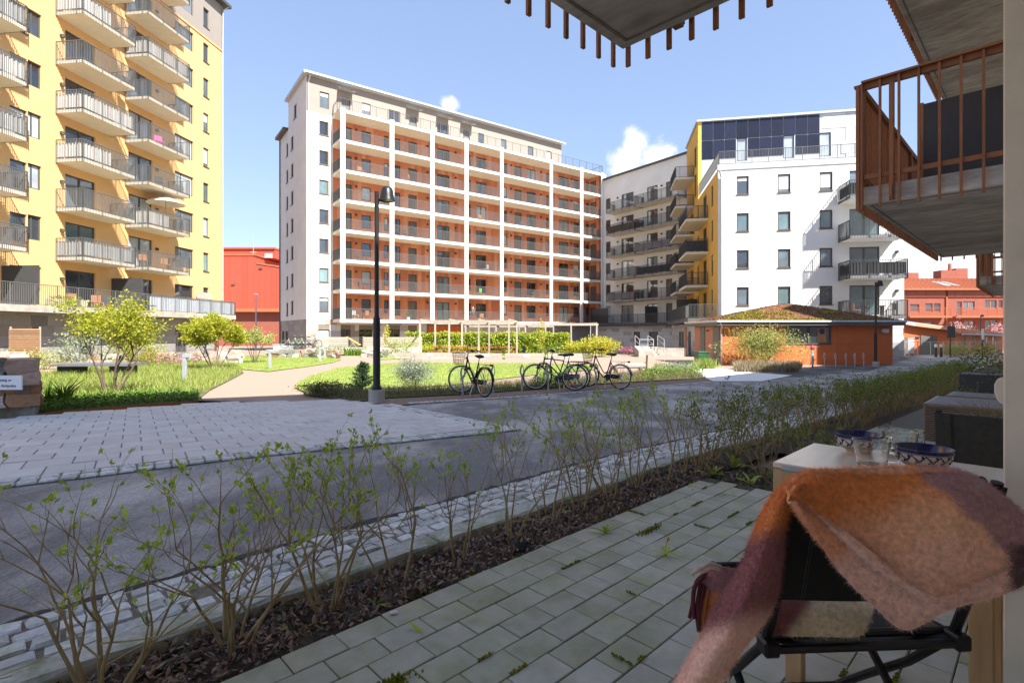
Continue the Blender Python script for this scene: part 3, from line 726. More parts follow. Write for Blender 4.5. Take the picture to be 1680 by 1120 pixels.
    # stone base
    gh = [(wx(522), wx(541), -.55, 1.5), (wx(559), wx(575), -.55, 1.55), (wx(589), wx(611), -.55, 1.55), (wx(635), wx(656), -.55, 1.55), (wx(669), wx(684), -.9, 1.45)]
    wall(0, xend, gb, ZL[0] + .15, gh, y=.03).build('base_wall', M['joint'], b)
    for i, (a, c, z0, z1) in enumerate(gh): window(b, a, z0, c - a, z1 - z0, style='double' if i else 'win', sill=False, y=.03, glass='gl2' if i == 0 else 'gl0')
    tiles(b, 0, wx(700), gb, ZL[0] + .14, 1.9, .62, ['tile_w', 'tile_g', 'tile_b'], [6, 1.5, 1], holes=gh, y=.028)
    tiles(b, wx(757), xend, gb, ZL[0] - .2, 1.5, .5, ['tile_w', 'tile_g'], [7, 1], y=.028)
    MB().box(wx(703), wx(755), -.02, .02, gb, 2.0).build('orange_base_panel', M['orange'], b)
    sh = [(-d2 + .9, -d2 + 1.9, -.6, 1.3), (-d2 + 2.6, -d2 + 3.9, -.6, 1.3)]
    o = wall(-d2, 0, gb, ZL[0] + .15, sh, y=.03).build('base_wall', M['joint'], b); o.rotation_euler = (0, 0, -math.pi / 2)
    tiles(b, -d2, 0, gb, ZL[0] + .14, 1.7, .62, ['tile_a', 'tile_b', 'tile_c'], [5, 2, .4], y=.028, rz=-math.pi / 2, holes=sh)
    for a, c, z0, z1 in sh: window(b, 0, 0, c - a, z1 - z0, rz=-math.pi / 2, at=(.03, -a, z0), style='door', sill=False)
    return b
center_building()
EC = OC + DC * tpx(OC, DC, 988.5, 2.2, NC) + NC * 2.2

# ------------------------------------------------------------------ white wing in the inner corner
def corner_wing():
    O = Vector((EC.x, EC.y)); D = Vector((.585, -.811)); N = Vector((-.811, -.585)); W_ = 14.2
    b = thing('apartment_wing', (O.x, O.y, 0), math.atan2(D.y, D.x), 'shaded white wing with rows of dark railed balconies in the inner corner', 'building')
    tx = lambda px, out=0: tpx(O, D, px, out, N)
    holes = []; sp = []
    for k in range(6):
        f = ZL[k] + .17
        for a, c, s in ((994, 1001.5, 'win'), (1019.5, 1039.5, 'french'), (1061.5, 1079, 'double'), (1092.5, 1103, 'door')):
            z0 = f + (.75 if s == 'win' else .03); holes.append((tx(a), tx(c), z0, f + 2.2)); sp.append((*holes[-1], s))
    wall(0, W_, 2.2, 21.75, holes).build('render_wall', M['white'], b)
    for a, c, z0, z1, s in sp: window(b, a, z0, c - a, z1 - z0, style=s, sill=False, glass=None if s != 'door' else 'gl0')
    MB().box(-.2, W_, -.3, 8, 21.75, 21.95).build('roof_edge', M['frame'], b)
    MB().box(.2, W_, .4, 8, -1, 21.6).build('core', M['white'], b)
    d = 1.6
    st1 = {5: None, 4: 'wicker_scr', 3: None, 2: None, 1: 'screen_lilac'}; st2 = {5: None, 4: None, 3: 'screen_lilac', 2: 'screen_dark', 1: None}
    for k in range(1, 6):
        balcony(b, tx(995.3, d), tx(1041, d) - .06, d, ZL[k] - .1, rail='anthracite', screen=st1[k])
        balcony(b, tx(1042.6, d), tx(1112, d), d, ZL[k] - .1, rail='anthracite', screen=st2[k])
        for px in (1014, 1086): lamp_small(b, tx(px), ZL[k] + 2.1)
    MB().box(.35, W_, -2.6, -.004, ZL[0] - .3, ZL[0]).build('terrace_slab', M['anthracite'], b)
    rail_mb([((.4, -2.5), (W_ - .5, -2.5))], 1.1, ZL[0], sp=.1).build('terrace_railing', M['anthracite'], b)
    MB().box(.5, 3.2, -2.35, -2.3, ZL[0] + .1, ZL[0] + 2.0).build('privacy_screen', M['anthracite'], b)
    MB().box(9.2, 9.26, -2.3, -.1, ZL[0] + .05, ZL[0] + 2.0).build('privacy_screen', M['anthracite'], b)
    hb = [(tx(1040, 1.8), tx(1050, 1.8), -.9, 1.2), (tx(1065, 1.8), tx(1080, 1.8), -.95, 1.2)]
    wall(.35, W_, -1.2, ZL[0] - .3, hb, y=-1.8).build('base_wall', M['joint'], b)
    for a, c, z0, z1 in hb: window(b, a, z0, c - a, z1 - z0, style='door', sill=False, y=-1.8)
    tiles(b, .35, W_, -1.2, ZL[0] - .32, 1.35, .42, ['tile_w', 'tile_g'], [8, 1], y=-1.802, holes=hb)
    return b
corner_wing()

# ------------------------------------------------------------------ white and ochre block with solar roof wall
OW = Vector((16.24, 41.32)); DW = Vector((.983, -.182)); NW = Vector((-.182, -.983))
def solar_building():
    b = thing('solar_apartment_building', (OW.x, OW.y, 0), math.atan2(DW.y, DW.x), 'sunlit white apartment block with ochre side and blue solar panel roof wall', 'building')
    tx = lambda px, out=0: tpx(OW, DW, px, out, NW); W_ = 13.1; BACK = 16.8; SB = 9.5
    holes = []
    for k in range(4):
        f = ZL[k] + .17
        for a, c in ((1208.5, 1228.5), (1276, 1297), (1344.5, 1366)): holes.append((tx(a), tx(c), f + .82, f + 2.25, 'win'))
        holes.append((tx(1393.5), tx(1443), f + .03, f + 2.25, 'french'))
    wall(0, W_, 2.0, 14.0, [h[:4] for h in holes]).build('render_wall', M['white'], b)
    for a, c, z0, z1, s in holes: window(b, a, z0, c - a, z1 - z0, style=s, fm='frame_b' if s == 'win' else 'frame', glass='gl1' if z0 > 10 else pick(['gl3', 'gl3', 'gl0', 'gl1']))
    MB().box(.02, W_, 0.02, BACK, 14.0, 14.05).build('roof_deck', M['zinc'], b)
    for x0 in np.arange(-.05, W_, 1.9): MB().box(x0 + .004, min(x0 + 1.9, W_ + .05), -.06, .2, 13.98, 14.42).build('parapet_sheet', M['zinc'], b)
    rail_mb([((.1, .06), (W_ - .2, .06)), ((.1, .06), (.1, SB - .1))], 1.05, 14.42, sp=.11, bw=.02).build('terrace_railing', M['railgrey'], b)
    MB().tube([(.22, -.12, -.7), (.22, -.12, 13.4), (.05, -.3, 13.9)], .07, 8).build('downpipe', M['galv'], b)
    dep = 1.9
    for k, sc in ((0, None), (1, 'screen_dark'), (2, None), (3, 'screen_dark')):
        balcony(b, 8.67, 12.35, dep, ZL[k] - .1, rail='anthracite', screen=sc, slab='concrete_w')
        lamp_small(b, 12.6, ZL[k] + 2.0)
    # right end and ochre left front
    MB().box(.3, W_ - .003, .4, BACK, -1, 13.9).build('core', M['white'], b)
    oh = []; cx = lambda t0: BACK - t0
    for k in range(5):
        f = ZL[k] + .17
        for t0, w, s in ((2.0, .8, 'win'), (5.0, 1.6, 'french'), (9.0, .8, 'win'), (12.4, 1.7, 'french')):
            if k > 3 and t0 < 9.6: continue
            oh.append((cx(t0 + w), cx(t0), f + (.5 if s == 'win' else .03), f + 2.25, s))
    ow = wall(0, BACK, 2.0, 13.95, [h[:4] for h in oh if h[3] < 13.9])
    o = ow.build('ochre_wall', M['ochre'], b); o.rotation_euler = (0, 0, -math.pi / 2); o.location = (0, BACK, 0)
    for a, c, z0, z1, s in oh: 
        if z1 < 13.9: window(b, 0, 0, c - a, z1 - z0, style=s, sill=False, rz=-math.pi / 2, at=(0, BACK - a, z0))
    # tall rear part
    up = [(BACK - SB - 2.2, BACK - SB - .9, 14.7, 16.9), (BACK - SB - 2.2, BACK - SB - .9, 17.6, 19.6)]
    o = wall(0, BACK - SB, 13.95, 21.5, up).build('upper_ochre_wall', M['ochre'], b); o.rotation_euler = (0, 0, -math.pi / 2); o.location = (0, BACK, 0)
    for a, c, z0, z1 in up: window(b, 0, 0, c - a, z1 - z0, style='win', sill=False, rz=-math.pi / 2, at=(0, BACK - a, z0))
    MB().box(.3, W_ + 1.6, SB + .3, BACK, 14.06, 21.3).build('upper_core', M['white'], b)
    MB().box(-.15, W_ + 1.6, SB - .2, BACK + .2, 21.5, 21.68).build('roof_edge', M['zinc'], b)
    MB().box(0, .3, SB - .02, SB + .3, 14.06, 21.5).build('corner_post', M['ochre'], b)
    ws = [(3.55, 4.45), (7.65, 8.6), (10.75, 11.75)]
    wh = [(a, c, 17.55, 19.75) for a, c in ws]
    wall(.3, W_ + 1.6, 14.06, 21.5, wh, y=SB).build('upper_wall', M['zinc'], b)
    for a, c, z0, z1 in wh: window(b, a, z0, c - a, z1 - z0, y=SB, sill=False, glass='gl2')
    pm = MB().box(.02, 1.02, -.05, -.012, .02, 1.78).mesh('solar_panel', M['solar'], bevel=.008); pf = {}
    for i in range(10):
        x = .35 + i * 1.045
        link('solar_panel', pm, b, (x, SB, 19.68))
        for (z0, h) in ((17.85, 1.8),):
            cut = [w for w in ws if w[0] < x + 1.0 and w[1] > x + .05]
            if cut and x + 1.04 > cut[0][0] + .2 and x < cut[0][1] - .2:
                continue
            link('solar_panel', pm, b, (x, SB, z0 + .01))
    r = random.Random(2)
    for z in np.arange(14.1, 21.3, 1.2):
        x = 11.0
        while x < W_ + .6:
            w = r.choice([1.2, 1.6, 2.0]); a, c = x + .008, x + w - .008
            if not any(q[0] < c and q[1] > a and q[2] < z + 1.19 and q[3] > z for q in wh):
                MB().box(a, c, SB - .03, SB - .004, z + .008, min(z + 1.19, 21.48)).build('cladding_panel', M['zinc'], b)
            x += w
    MB().tube([(4.9, SB + 2, 21.6), (4.9, SB + 2, 22.2)], .1, 8).build('roof_vent', M['anthracite'], b)
    # ochre side balconies
    def side_balc(t0, t1, k, sc):
        o = MB().box(-1.85, -.004, t0, t1, ZL[k] - .1, ZL[k] + .1).build('balcony', M['soffit'], b); e = .03
        sg = [((-.06, t0 + e), (-1.82, t0 + e)), ((-1.82, t0 + e), (-1.82, t1 - e)), ((-1.82, t1 - e), (-.06, t1 - e))]
        rail_mb(sg, 1.1, ZL[k] + .1, sp=.1, below=.1).build('railing', M['anthracite'], o)
        if sc: pleats([((-1.76, t0 + .1), (-1.76, t1 - .1))] + ([((-.1, t0 + .09), (-1.76, t0 + .09))] if sc == 'screen_dark' and k == 2 else []), ZL[k] + .2, ZL[k] + 1.08, .01).build('screen', M[sc], o)
    for k in range(1, 6): side_balc(11.7, 16.0, k, 'screen_dark')
    for k in range(1, 4): side_balc(4.1, 9.0, k, 'screen_dark')
    MB().box(-2.3, -.004, -.2, BACK - 2, ZL[0] - .3, ZL[0]).build('terrace_slab', M['railgrey'], b)
    rail_mb([((-.05, -.1), (-2.2, -.1)), ((-2.2, -.1), (-2.2, BACK - 2.1))], 1.1, ZL[0], sp=.1, bw=.02).build('terrace_railing', M['railgrey'], b)
    pleats([((-2.1, 2.5), (-2.1, BACK - 2.2))], ZL[0] + .1, ZL[0] + 1.1, .01).build('screen', M['screen_dark'], b)
    MB().box(-2.0, -.1, 9.3, 9.36, ZL[0] + .05, ZL[0] + 2.1).build('privacy_screen', M['anthracite'], b)
    MB().box(-1.55, W_, .03, BACK, -1.2, 1.98).build('base_core', M['joint'], b)
    tiles(b, 0, W_, -1.2, 1.99, 1.3, .55, ['tile_w', 'tile_g'], [4, 2], y=0.028)
    tiles(b, -1.55, 0, -1.2, 1.99, .8, .42, ['tile_w', 'tile_g'], [8, 1], y=.028)
    tiles(b, -BACK, 0, -1.2, 1.99, 1.3, .42, ['tile_w', 'tile_g'], [8, 1], y=-.002, rz=-math.pi / 2, org=(-1.55, .02, 0))
    MB().box(-1.6, -1.59, 5.4, 6.9, -.9, 1.7).build('entrance_panel', M['salmon'], b)
    for y0 in (3.2, 7.6, 9.4): window(b, 0, 0, 1.0, 2.2, rz=-math.pi / 2, at=(-1.61, y0 + 1, -.9), style='door', sill=False, depth=.03)
    return b
solar_building()

# ------------------------------------------------------------------ yellow block at the left
OY = Vector((-28.32, 20.0)); DY = Vector((.118, .993)); NY = Vector((.993, -.118))
ZY = [2.6 + 2.9 * k for k in range(12)]
def yellow_building():
    b = thing('yellow_apartment_building', (OY.x, OY.y, 0), math.atan2(DY.y, DY.x), 'tall yellow apartment block with many projecting grey railed balconies', 'building')
    tx = lambda px, out=0: tpx(OY, DY, px, out, NY)
    X1 = tx(365); T = 25.7; R_ = 29.6; holes = []
    bm_ = (tx(136, 1.8), tx(221, 1.8)); br = (tx(243, 1.75), tx(310, 1.75)); bl = (tx(43, 1.8) - 3.8, tx(43, 1.8))
    for k in range(0, 9):
        f = ZY[k] + .22
        holes += [(tx(45.5), tx(68), f + .75, f + 2.15, 'vent'), (tx(107), tx(156.5), f + .03, f + 2.2, 'french'), (tx(210.5), tx(250), f + .03, f + 2.2, 'french'),
                  (tx(287), tx(317.5), f + .6, f + 2.15, 'vent'), (tx(333.5), tx(342.5), f + .6, f + 2.15, 'win'), (tx(8) - 3, tx(8) - .6, f + .03, f + 2.2, 'french'), (tx(16), tx(16) + .9, f + .6, f + 2.1, 'win')]
    wall(-8, X1, 2.3, T, [h[:4] for h in holes if h[3] < T]).build('render_wall', M['yellow'], b)
    wall(-8, X1 + .02, T + .06, R_, [h[:4] for h in holes if h[2] > T], y=-.02).build('penthouse_wall', M['beige'], b)
    MB().box(-8, X1 + .05, -.07, -.003, T - .04, T + .06).build('cornice', M['yellow'], b)
    for a, c, z0, z1, s in holes: window(b, a, z0, c - a, z1 - z0, style=s, sill=s != 'french', glass=pick(['gl1', 'gl1', 'gl2', 'gl0', 'gl3']), depth=.16)
    MB().box(-8, X1 - .02, .5, 12, -1, R_ - .3).build('core', M['yellow'], b)
    MB().box(-8.3, X1 + .4, -.6, 12, R_, R_ + .25).build('roof', M['frame'], b)
    MB().tube([(X1 - .12, -.12, 2.4), (X1 - .12, -.12, T - .1), (X1 - .12, -.15, R_ - .4), (X1 + .1, -.5, R_)], .06, 8).build('downpipe', M['galv'], b)
    smid = {1: 'screen_grey', 2: None, 3: 'screen_white', 4: 'screen_white', 5: None, 6: 'screen_white', 7: None, 8: None}
    srt = {1: None, 2: 'screen_white', 3: None, 4: None, 5: None, 6: 'screen_white', 7: None, 8: 'screen_grey'}
    slf = {1: None, 2: None, 3: 'screen_grey', 4: 'screen_white', 5: 'screen_grey', 6: 'screen_white', 7: None, 8: 'screen_white'}
    for k in range(1, 9):
        balcony(b, *bm_, 1.8, ZY[k], slab='soffit', screen=smid[k], part=.55 if k in (3, 6) else None)
        balcony(b, *br, 1.75, ZY[k], slab='soffit', screen=srt[k], part=.5 if k == 2 else None)
        balcony(b, *bl, 1.8, ZY[k], slab='soffit', screen=slf[k])
        for px in (100, 256): lamp_small(b, tx(px), ZY[k] + 1.85)
    lamp_small(b, tx(100), ZY[0] + 1.85)
    # terrace deck on the stone base
    xe = tx(387, 2.5)
    MB().box(-8, xe, -2.5, -.004, ZY[0] - .3, ZY[0] + .05).build('terrace_slab', M['concrete'], b)
    xs = tx(247, 2.5)
    rail_mb([((-8, -2.44), (xe, -2.44)), ((xe, -2.44), (xe, -.1))], 1.12, ZY[0] + .05, sp=.11, bw=.02, below=.2).build('terrace_railing', M['railgrey'], b)
    pleats([((xs, -2.38), (xe - .07, -2.38)), ((xe - .07, -2.38), (xe - .07, -.1))], ZY[0] + .1, ZY[0] + 1.12, .03, .2).build('screen', M['screen_blue'], b)
    for px in (28, 204): x = tx(px, 1); MB().box(x, x + .05, -2.3, -.05, ZY[0] + .1, ZY[0] + 2.2).build('privacy_screen', M['anthracite'], b)
    for i in range(2): MB().box(xe - 1.6 + i * .8, xe - .83 + i * .8, -.3, -.24, ZY[0] + .2, ZY[0] + 1.9).build('wooden_screen', M['wood_pale'], b)
    gh = [(tx(288, 1.2), tx(306, 1.2), -.9, 1.4, 'door'), (tx(130, 1.2), tx(150, 1.2), -.5, 1.4, 'win'), (tx(52, 1.2), tx(66, 1.2), -.9, 1.5, 'door')]
    wall(-8, xe - .9, -1.2, ZY[0] - .3, [h[:4] for h in gh], y=-1.2).build('base_wall', M['joint'], b)
    for a, c, z0, z1, s in gh: window(b, a, z0, c - a, z1 - z0, style='win' if s == 'win' else 'french', sill=False, y=-1.2, glass='gl0')
    tiles(b, -2, xe - .9, -1.2, ZY[0] - .32, 1.45, .56, ['tile_a', 'tile_b', 'tile_c'], [6, 2, .7], y=-1.202, holes=[h[:4] for h in gh])
    return b
yellow_building()

# ------------------------------------------------------------------ red metal hall and red-brown block, far off
def red_hall():
    Y = 90.0; x0 = P(330, 0, Y).x; xa = P(419, 0, Y).x; xb = P(475, 0, Y).x; z = lambda py: zat(py, Y)
    b = thing('red_hall', (0, Y, 0), 0, 'bright red metal clad hall with stepped flat roof between the yellow and white blocks', 'building')
    zt, zs0, zs1 = z(419.5), z(433), z(441)
    w = 1.0; x = x0
    while x < xb:
        x2 = min(x + w, xb); t = zt if x2 <= xa + .5 else zs0 + (zs1 - zs0) * (x - xa) / (xb - xa)
        MB().box(x + .012, x2 - .012, -.03, 0, z(505), t).build('metal_sheet', M['redmetal'], b); x = x2
    MB().box(x0, xa, .01, 14, -1, zt - .05).box(xa, xb, .01, 14, -1, zs1 - .1).build('body', M['redmetal'], b)
    MB().box(x0, xa + .2, -.15, 14, zt, zt + .25).build('roof_edge', M['redroof'], b)
    m = MB(); m.add([(xa + .21, -.15, zs0), (xb, -.15, zs1), (xb, 14, zs1), (xa + .21, 14, zs0), (xa + .21, -.15, zs0 + .25), (xb, -.15, zs1 + .25), (xb, 14, zs1 + .25), (xa + .21, 14, zs0 + .25)], [(0, 3, 2, 1), (4, 5, 6, 7), (0, 1, 5, 4), (1, 2, 6, 5), (2, 3, 7, 6), (3, 0, 4, 7)]); m.build('lower_roof_edge', M['redroof'], b)
    MB().box(x0, P(438, 0, Y).x, 3, 14, zt, z(404)).build('upper_storey', M['redmetal'], b); MB().box(x0, P(439, 0, Y).x, 2.7, 14, z(404), z(402) + .1).build('upper_roof_edge', M['redroof'], b)
    MB().box(P(421, 0, Y).x, P(434, 0, Y).x, 2.9, 3, z(419), z(411.5)).build('window', M['gl2'], b)
    for px, py in ((383, 466.5), (428, 440)): q = P(px, py, Y); MB().box(q.x - .3, q.x + .3, -.2, -.031, q.z - .15, q.z + .15).build('vent', M['frame_b'], b)
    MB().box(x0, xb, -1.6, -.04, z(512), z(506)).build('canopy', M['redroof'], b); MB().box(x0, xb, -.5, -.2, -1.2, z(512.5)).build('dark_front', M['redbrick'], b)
    q = P(411, 0, Y); MB().tube([(q.x, 1, zt), (q.x, 1, z(384))], .05, 6).bar((q.x - .5, 1, z(412)), (q.x + .5, 1, z(412)), .12).bar((q.x, 1, z(391)), (q.x + .25, 1, z(388)), .08).build('antenna', M['galv'], b)
red_hall()
def terrace_row():
    Y = 66.0; z = lambda py: zat(py, Y); X = lambda px: P(px, 0, Y).x
    b = thing('red_brown_building', (0, Y, 0), 0, 'long red-brown apartment row with orange seamed metal roof and wide balconies', 'building')
    x0, x1 = X(1440), X(1720); hs = []
    for a, c, py0, py1 in ((1493, 1508, 499, 512), (1518, 1530, 497.5, 512), (1532, 1543, 497.5, 512), (1580, 1599, 494, 508), (1616, 1635, 492, 506.5), (1638, 1645, 492, 506), (1570, 1578, 494.5, 518),
                           (1495, 1508, 528, 540), (1516, 1530, 528, 540), (1566, 1578, 527, 540), (1582, 1599, 526, 540), (1616, 1636, 525, 540)): hs.append((X(a), X(c), z(py1), z(py0)))
    wall(x0, x1, -1.5, z(487), hs).build('render_wall', M['redbrick'], b)
    for a, c, z0, z1 in hs: window(b, a, z0, c - a, z1 - z0, style='double' if c - a > 1.2 else 'win', fm='redroof', sill=False, glass=pick(['gl1', 'gl0']))
    x = x0
    while x < x1: MB().box(x + .01, x + 1.19, -.15, -.004, z(487) + .003, z(475.5)).build('metal_sheet', M['redmetal'] if False else M['redbrick'], b); x += 1.2
    m = MB(); zr0, zr1 = z(475), z(447); dy = 6.5; zr1 = 1.24 + (545 - 457) * (Y + dy) / F
    m.add([(x0, -.5, zr0), (x1, -.5, zr0), (x1, dy, zr1), (x0, dy, zr1), (x1, 9, zr1), (x0, 9, zr1)], [(0, 1, 2, 3), (3, 2, 4, 5)]); m.build('roof', M['redroof'], b)
    sl = (zr1 - zr0) / (dy + .5); x = x0
    sm = MB().bar((0, -.5, .04), (0, dy, zr1 - zr0 + .04), .05, .08).mesh('roof_seam', M['redroof'])
    while x < x1: link('roof_seam', sm, b, (x, 0, zr0)); x += .62
    MB().box(x0, x1, -.65, -.5, zr0 - .1, zr0 + .12).build('gutter', M['redroof'], b)
    for a, c in ((1566, 1579), (1581, 1592)):
        y0, y1 = 1.4, 4.2; f = lambda y: zr0 + (y + .5) * sl + .06
        m = MB(); m.quad((X(a), y0, f(y0)), (X(c), y0, f(y0)), (X(c) + .4, y1, f(y1)), (X(a) + .4, y1, f(y1))); m.build('skylight', M['gl2'], b)
    for a, c, t in ((1494, 1511, 448), (1548, 1572, 444), (1572, 1592, 441)): MB().box(X(a) * 1.1, X(c) * 1.1, 7, 8.4, zr1 - .8, 1.24 + (545 - t) * 73.5 / F).build('chimney', M['redbrick'], b)
    MB().tube([(X(1568) * 1.1, 7.6, zr1), (X(1568) * 1.1, 7.6, zr1 + 2.2)], .2, 8).build('flue', M['redroof'], b)
    MB().box(X(1551), X(1553), -.15, -.01, -1, zr0 - .12).build('downpipe', M['redroof'], b)
    for a, c in ((1478, 1546), (1554, 1660)):
        o = MB().box(X(a), X(c), -1.5, -.005, z(521.5), z(519)).build('balcony', M['redroof'], b)
        rail_mb([((X(a), -1.45), (X(c), -1.45))], 1.05, z(519), sp=.14).build('railing', M['redroof'], o)
    MB().box(x0, x1, .4, 9, -1.4, z(476)).build('core', M['redbrick'], b)
terrace_row()

# ------------------------------------------------------------------ own building: body, pier, balconies overhead
def own_building():
    b = thing('own_building', (0, 0, 0), UA, 'own apartment building overhead with rust brown slatted concrete balconies and pale concrete pier at right', 'building')
    # upper storeys out of view; roof heights and left end shaped for shadow and light
    prof = [(-4.2, 15.8), (2, 15.3), (5, 14.3), (8.5, 12.3), (13, 10.7), (18, 9.4), (32.4, 9.2), (32.5, 15), (41, 15), (41.1, 9.2), (70, 9.2)]
    for (ua, za), (ub, zb) in zip(prof, prof[1:]):
        z0 = 2.56 if ub <= 2.0 else -1.2; s1 = 0.0 if ub > 2 else -.12; m = MB()
        m.add([(ua, -14, z0), (ub, -14, z0), (ub, s1, z0), (ua, s1, z0), (ua, -14, za), (ub, -14, zb), (ub, s1, zb), (ua, s1, za)], [(0, 3, 2, 1), (4, 5, 6, 7), (0, 1, 5, 4), (1, 2, 6, 5), (2, 3, 7, 6), (3, 0, 4, 7)])
        m.build('upper_wall', M['white'], b)
    MB().box(-4.2, 1.9, -14, -1.0, -1, 2.555).build('ground_floor_wall', M['white'], b)
    MB().box(1.9, 2.35, -1.0, .083, -.05, 2.55).build('pier', M['pier'], b, bevel=.006)
    MB().box(1.885, 1.9 - .001, .045, .088, -.05, 2.55).build('pier_trim', M['pier_edge'], b, bevel=.004)
    ft = MB(); ft.box(2.36, 5, -1.0, 0, -1, 2.55); ft.build('ground_floor_wall', M['white'], b)
    # bracket knob on the pier
    # rust slatted balconies
    bar = {}
    def slats(o, pts, z0, z1, sp, w=.021, d=.014):
        k = (round(z1 - z0, 2), w, d)
        if k not in bar: bar[k] = MB().box(-w / 2, w / 2, -d / 2, d / 2, 0, z1 - z0).mesh('slat', M['rust'])
        for (a, c) in pts:
            a = Vector(a); c = Vector(c); l = (c - a).length; n = round(l / sp)
            for i in range(n + 1):
                p = a + (c - a) * (i / n); q = link('slat', bar[k], o, (p.x, p.y, z0)); q.rotation_euler = (0, 0, 0 if abs(c.x - a.x) > abs(c.y - a.y) else math.pi / 2)
    def rust_balcony(ua, ub, s1, z, near=True, far=True, sp=.165, front=True, th=.24, sd=.034):
        o = MB().box(ua, ub, .003, s1, z, z + th).build('balcony', M['conc_soffit'], b, bevel=.012)
        g = MB()
        g.box(ua + .06, ub - .06, s1 - .075, s1 - .06, z - .004, z - .001); g.box(ua + .06, ua + .075, .05, s1 - .075, z - .004, z - .001); g.box(ub - .075, ub - .06, .05, s1 - .075, z - .004, z - .001)
        g.build('drip_groove', M['joint'], o)
        e = .05; zt = z + th + 1.12; lines = []
        if front: lines.append(((ua - .0, s1 + e, 0), (ub + .0, s1 + e, 0)))
        if near: lines.append(((ua - e, s1 + .0, 0), (ua - e, .12, 0)))
        if far: lines.append(((ub + e, s1, 0), (ub + e, .12, 0)))
        for a, c in lines:
            A = Vector(a); Cc = Vector(c); n = (Cc - A).normalized(); side = Vector((-n.y, n.x, 0)); ins = -side if False else Vector((0, 0, 0))
            m = MB(); off = Vector((0, -.035, 0)) if abs(n.x) > .5 else Vector((.035 if A.x < ua else -.035, 0, 0))
            m.bar(A + off + Vector((0, 0, zt - .03)), Cc + off + Vector((0, 0, zt - .03)), .04, .06); m.build('rail', M['rust'], o); MB().bar(A + off + Vector((0, 0, z + th + .1)), Cc + off + Vector((0, 0, z + th + .1)), .03, .05).build('lower_rail', M['rust'], o)
            m = MB().bar(A + Vector((0, 0, zt + .012)), Cc + Vector((0, 0, zt + .012)), .075, .022); m.build('top_rail', M['rust'], o)
            cnt = max(1, round((Cc - A).length / 1.3))
            for i in range(cnt):
                p = A + off * 1.0 + (Cc - A) * ((i + .22 / (Cc - A).length * 1.2) / cnt if i == 0 else i / cnt)
                MB().box(p.x - .035, p.x + .035, p.y - .02, p.y + .02, z + .015, zt - .06).build('post', M['rust'], o)
                MB().box(p.x - .06, p.x + .06, p.y - .012 + off.y * .2, p.y + .012 + off.y * .2, z + .04, z + .17).build('fixing_plate', M['rust'], o)
        if front: slats(o, [lines[0]], z - .055, zt, .115, d=sd)
        for l in lines[1 if front else 0:]: slats(o, [l], z - .055, zt, sp, d=sd)
        return o
    ZB = 2.555
    rust_balcony(-3.7, 2.08, 1.40, ZB, near=False, sp=.105, sd=.013)
    o = rust_balcony(6.82, 12.65, 1.45, ZB + .085, th=.2)
    MB().box(9.46, 9.5, .02, 1.27, ZB + .25, ZB + 1.95).build('privacy_panel', M['panel_dk'], o)
    MB().box(9.45, 9.51, 1.275, 1.31, ZB + .25, ZB + 1.97).build('panel_post', M['rust'], o)
    rust_balcony(6.82, 12.65, 1.42, ZB + 3.02)
    rust_balcony(-3.7, 2.08, 1.40, ZB + 3.02, near=False)
    rust_balcony(19.3, 25.1, 1.38, ZB - .02)
    rust_balcony(19.3, 25.1, 1.38, ZB + 3.0)
    k = MB(); pr = [(0, 0), (.0, .082), (-.026, .088), (-.05, .07), (-.058, .042), (-.05, .014), (-.022, -.008)]
    return b
own_building()
# ------------------------------------------------------------------ courtyard: walls, street furniture, shed
STN = []
for i in range(10):
    r = random.Random(90 + i); bm = bmesh.new(); bmesh.ops.create_cube(bm, size=1)
    bmesh.ops.subdivide_edges(bm, edges=bm.edges[:], cuts=1)
    for v in bm.verts:
        v.co += Vector((r.uniform(-1, 1), r.uniform(-1, 1), r.uniform(-1, 1))) * .10
        v.co *= 1 - .16 * max(0, v.co.length - .62)
    me = bpy.data.meshes.new('stone'); bm.to_mesh(me); bm.free(); STN.append(me)
SM = [mat('fieldstone_grey', (.20, .20, .18), .9, .3, 5, .15, 20, rv=.2), mat('fieldstone_brown', (.30, .17, .10), .9, .3, 5, .15, 20, rv=.2), mat('fieldstone_pink', (.36, .25, .20), .9, .3, 5, .15, 20, rv=.2), mat('fieldstone_pale', (.42, .37, .32), .9, .3, 5, .15, 20, rv=.2)]
for i, me in enumerate(STN): me.materials.append(SM[[0, 1, 2, 3, 0, 2, 3, 2, 0, 1][i]])
def stone_wall(pts, h, thick, sl, sh, label, top=True):
    w = thing('stone_wall', (pts[0].x, pts[0].y, gz(pts[0].y)), 0, label, 'wall'); O = Vector((pts[0].x, pts[0].y, gz(pts[0].y)))
    core = MB(); z = 0; row = 0
    for a, b in zip(pts, pts[1:]):
        core.bar(Vector((a.x, a.y, gz(a.y) + h * .42)) - O, Vector((b.x, b.y, gz(b.y) + h * .42)) - O, thick * .72, h * .84)
    core.build('core', M['joint'], w); n = 0
    while z < h - .05:
        for a, b in zip(pts, pts[1:]):
            a = Vector((a.x, a.y)); b = Vector((b.x, b.y)); d = b - a; l = d.length; d.normalize(); t = -random.random() * sl * .3
            while t < l:
                ln = sl * random.uniform(.6, 1.35); c = a + d * (t + ln / 2)
                for side in ((-1, 1) if thick > sl else (0,)):
                    q = c + Vector((-d.y, d.x)) * side * thick * .25
                    o = link('stone', pick(STN), w, (q.x - O.x, q.y - O.y, gz(q.y) - O.z + z + sh / 2)); n += 1
                    o.rotation_euler = (random.choice([0, math.pi]), random.uniform(-.08, .08), math.atan2(d.y, d.x) + random.uniform(-.1, .1)); o.scale = (ln * 1.03, (thick / (2 if side else 1)) * random.uniform(.95, 1.1), sh * random.uniform(.95, 1.2))
                t += ln
        z += sh
    return w
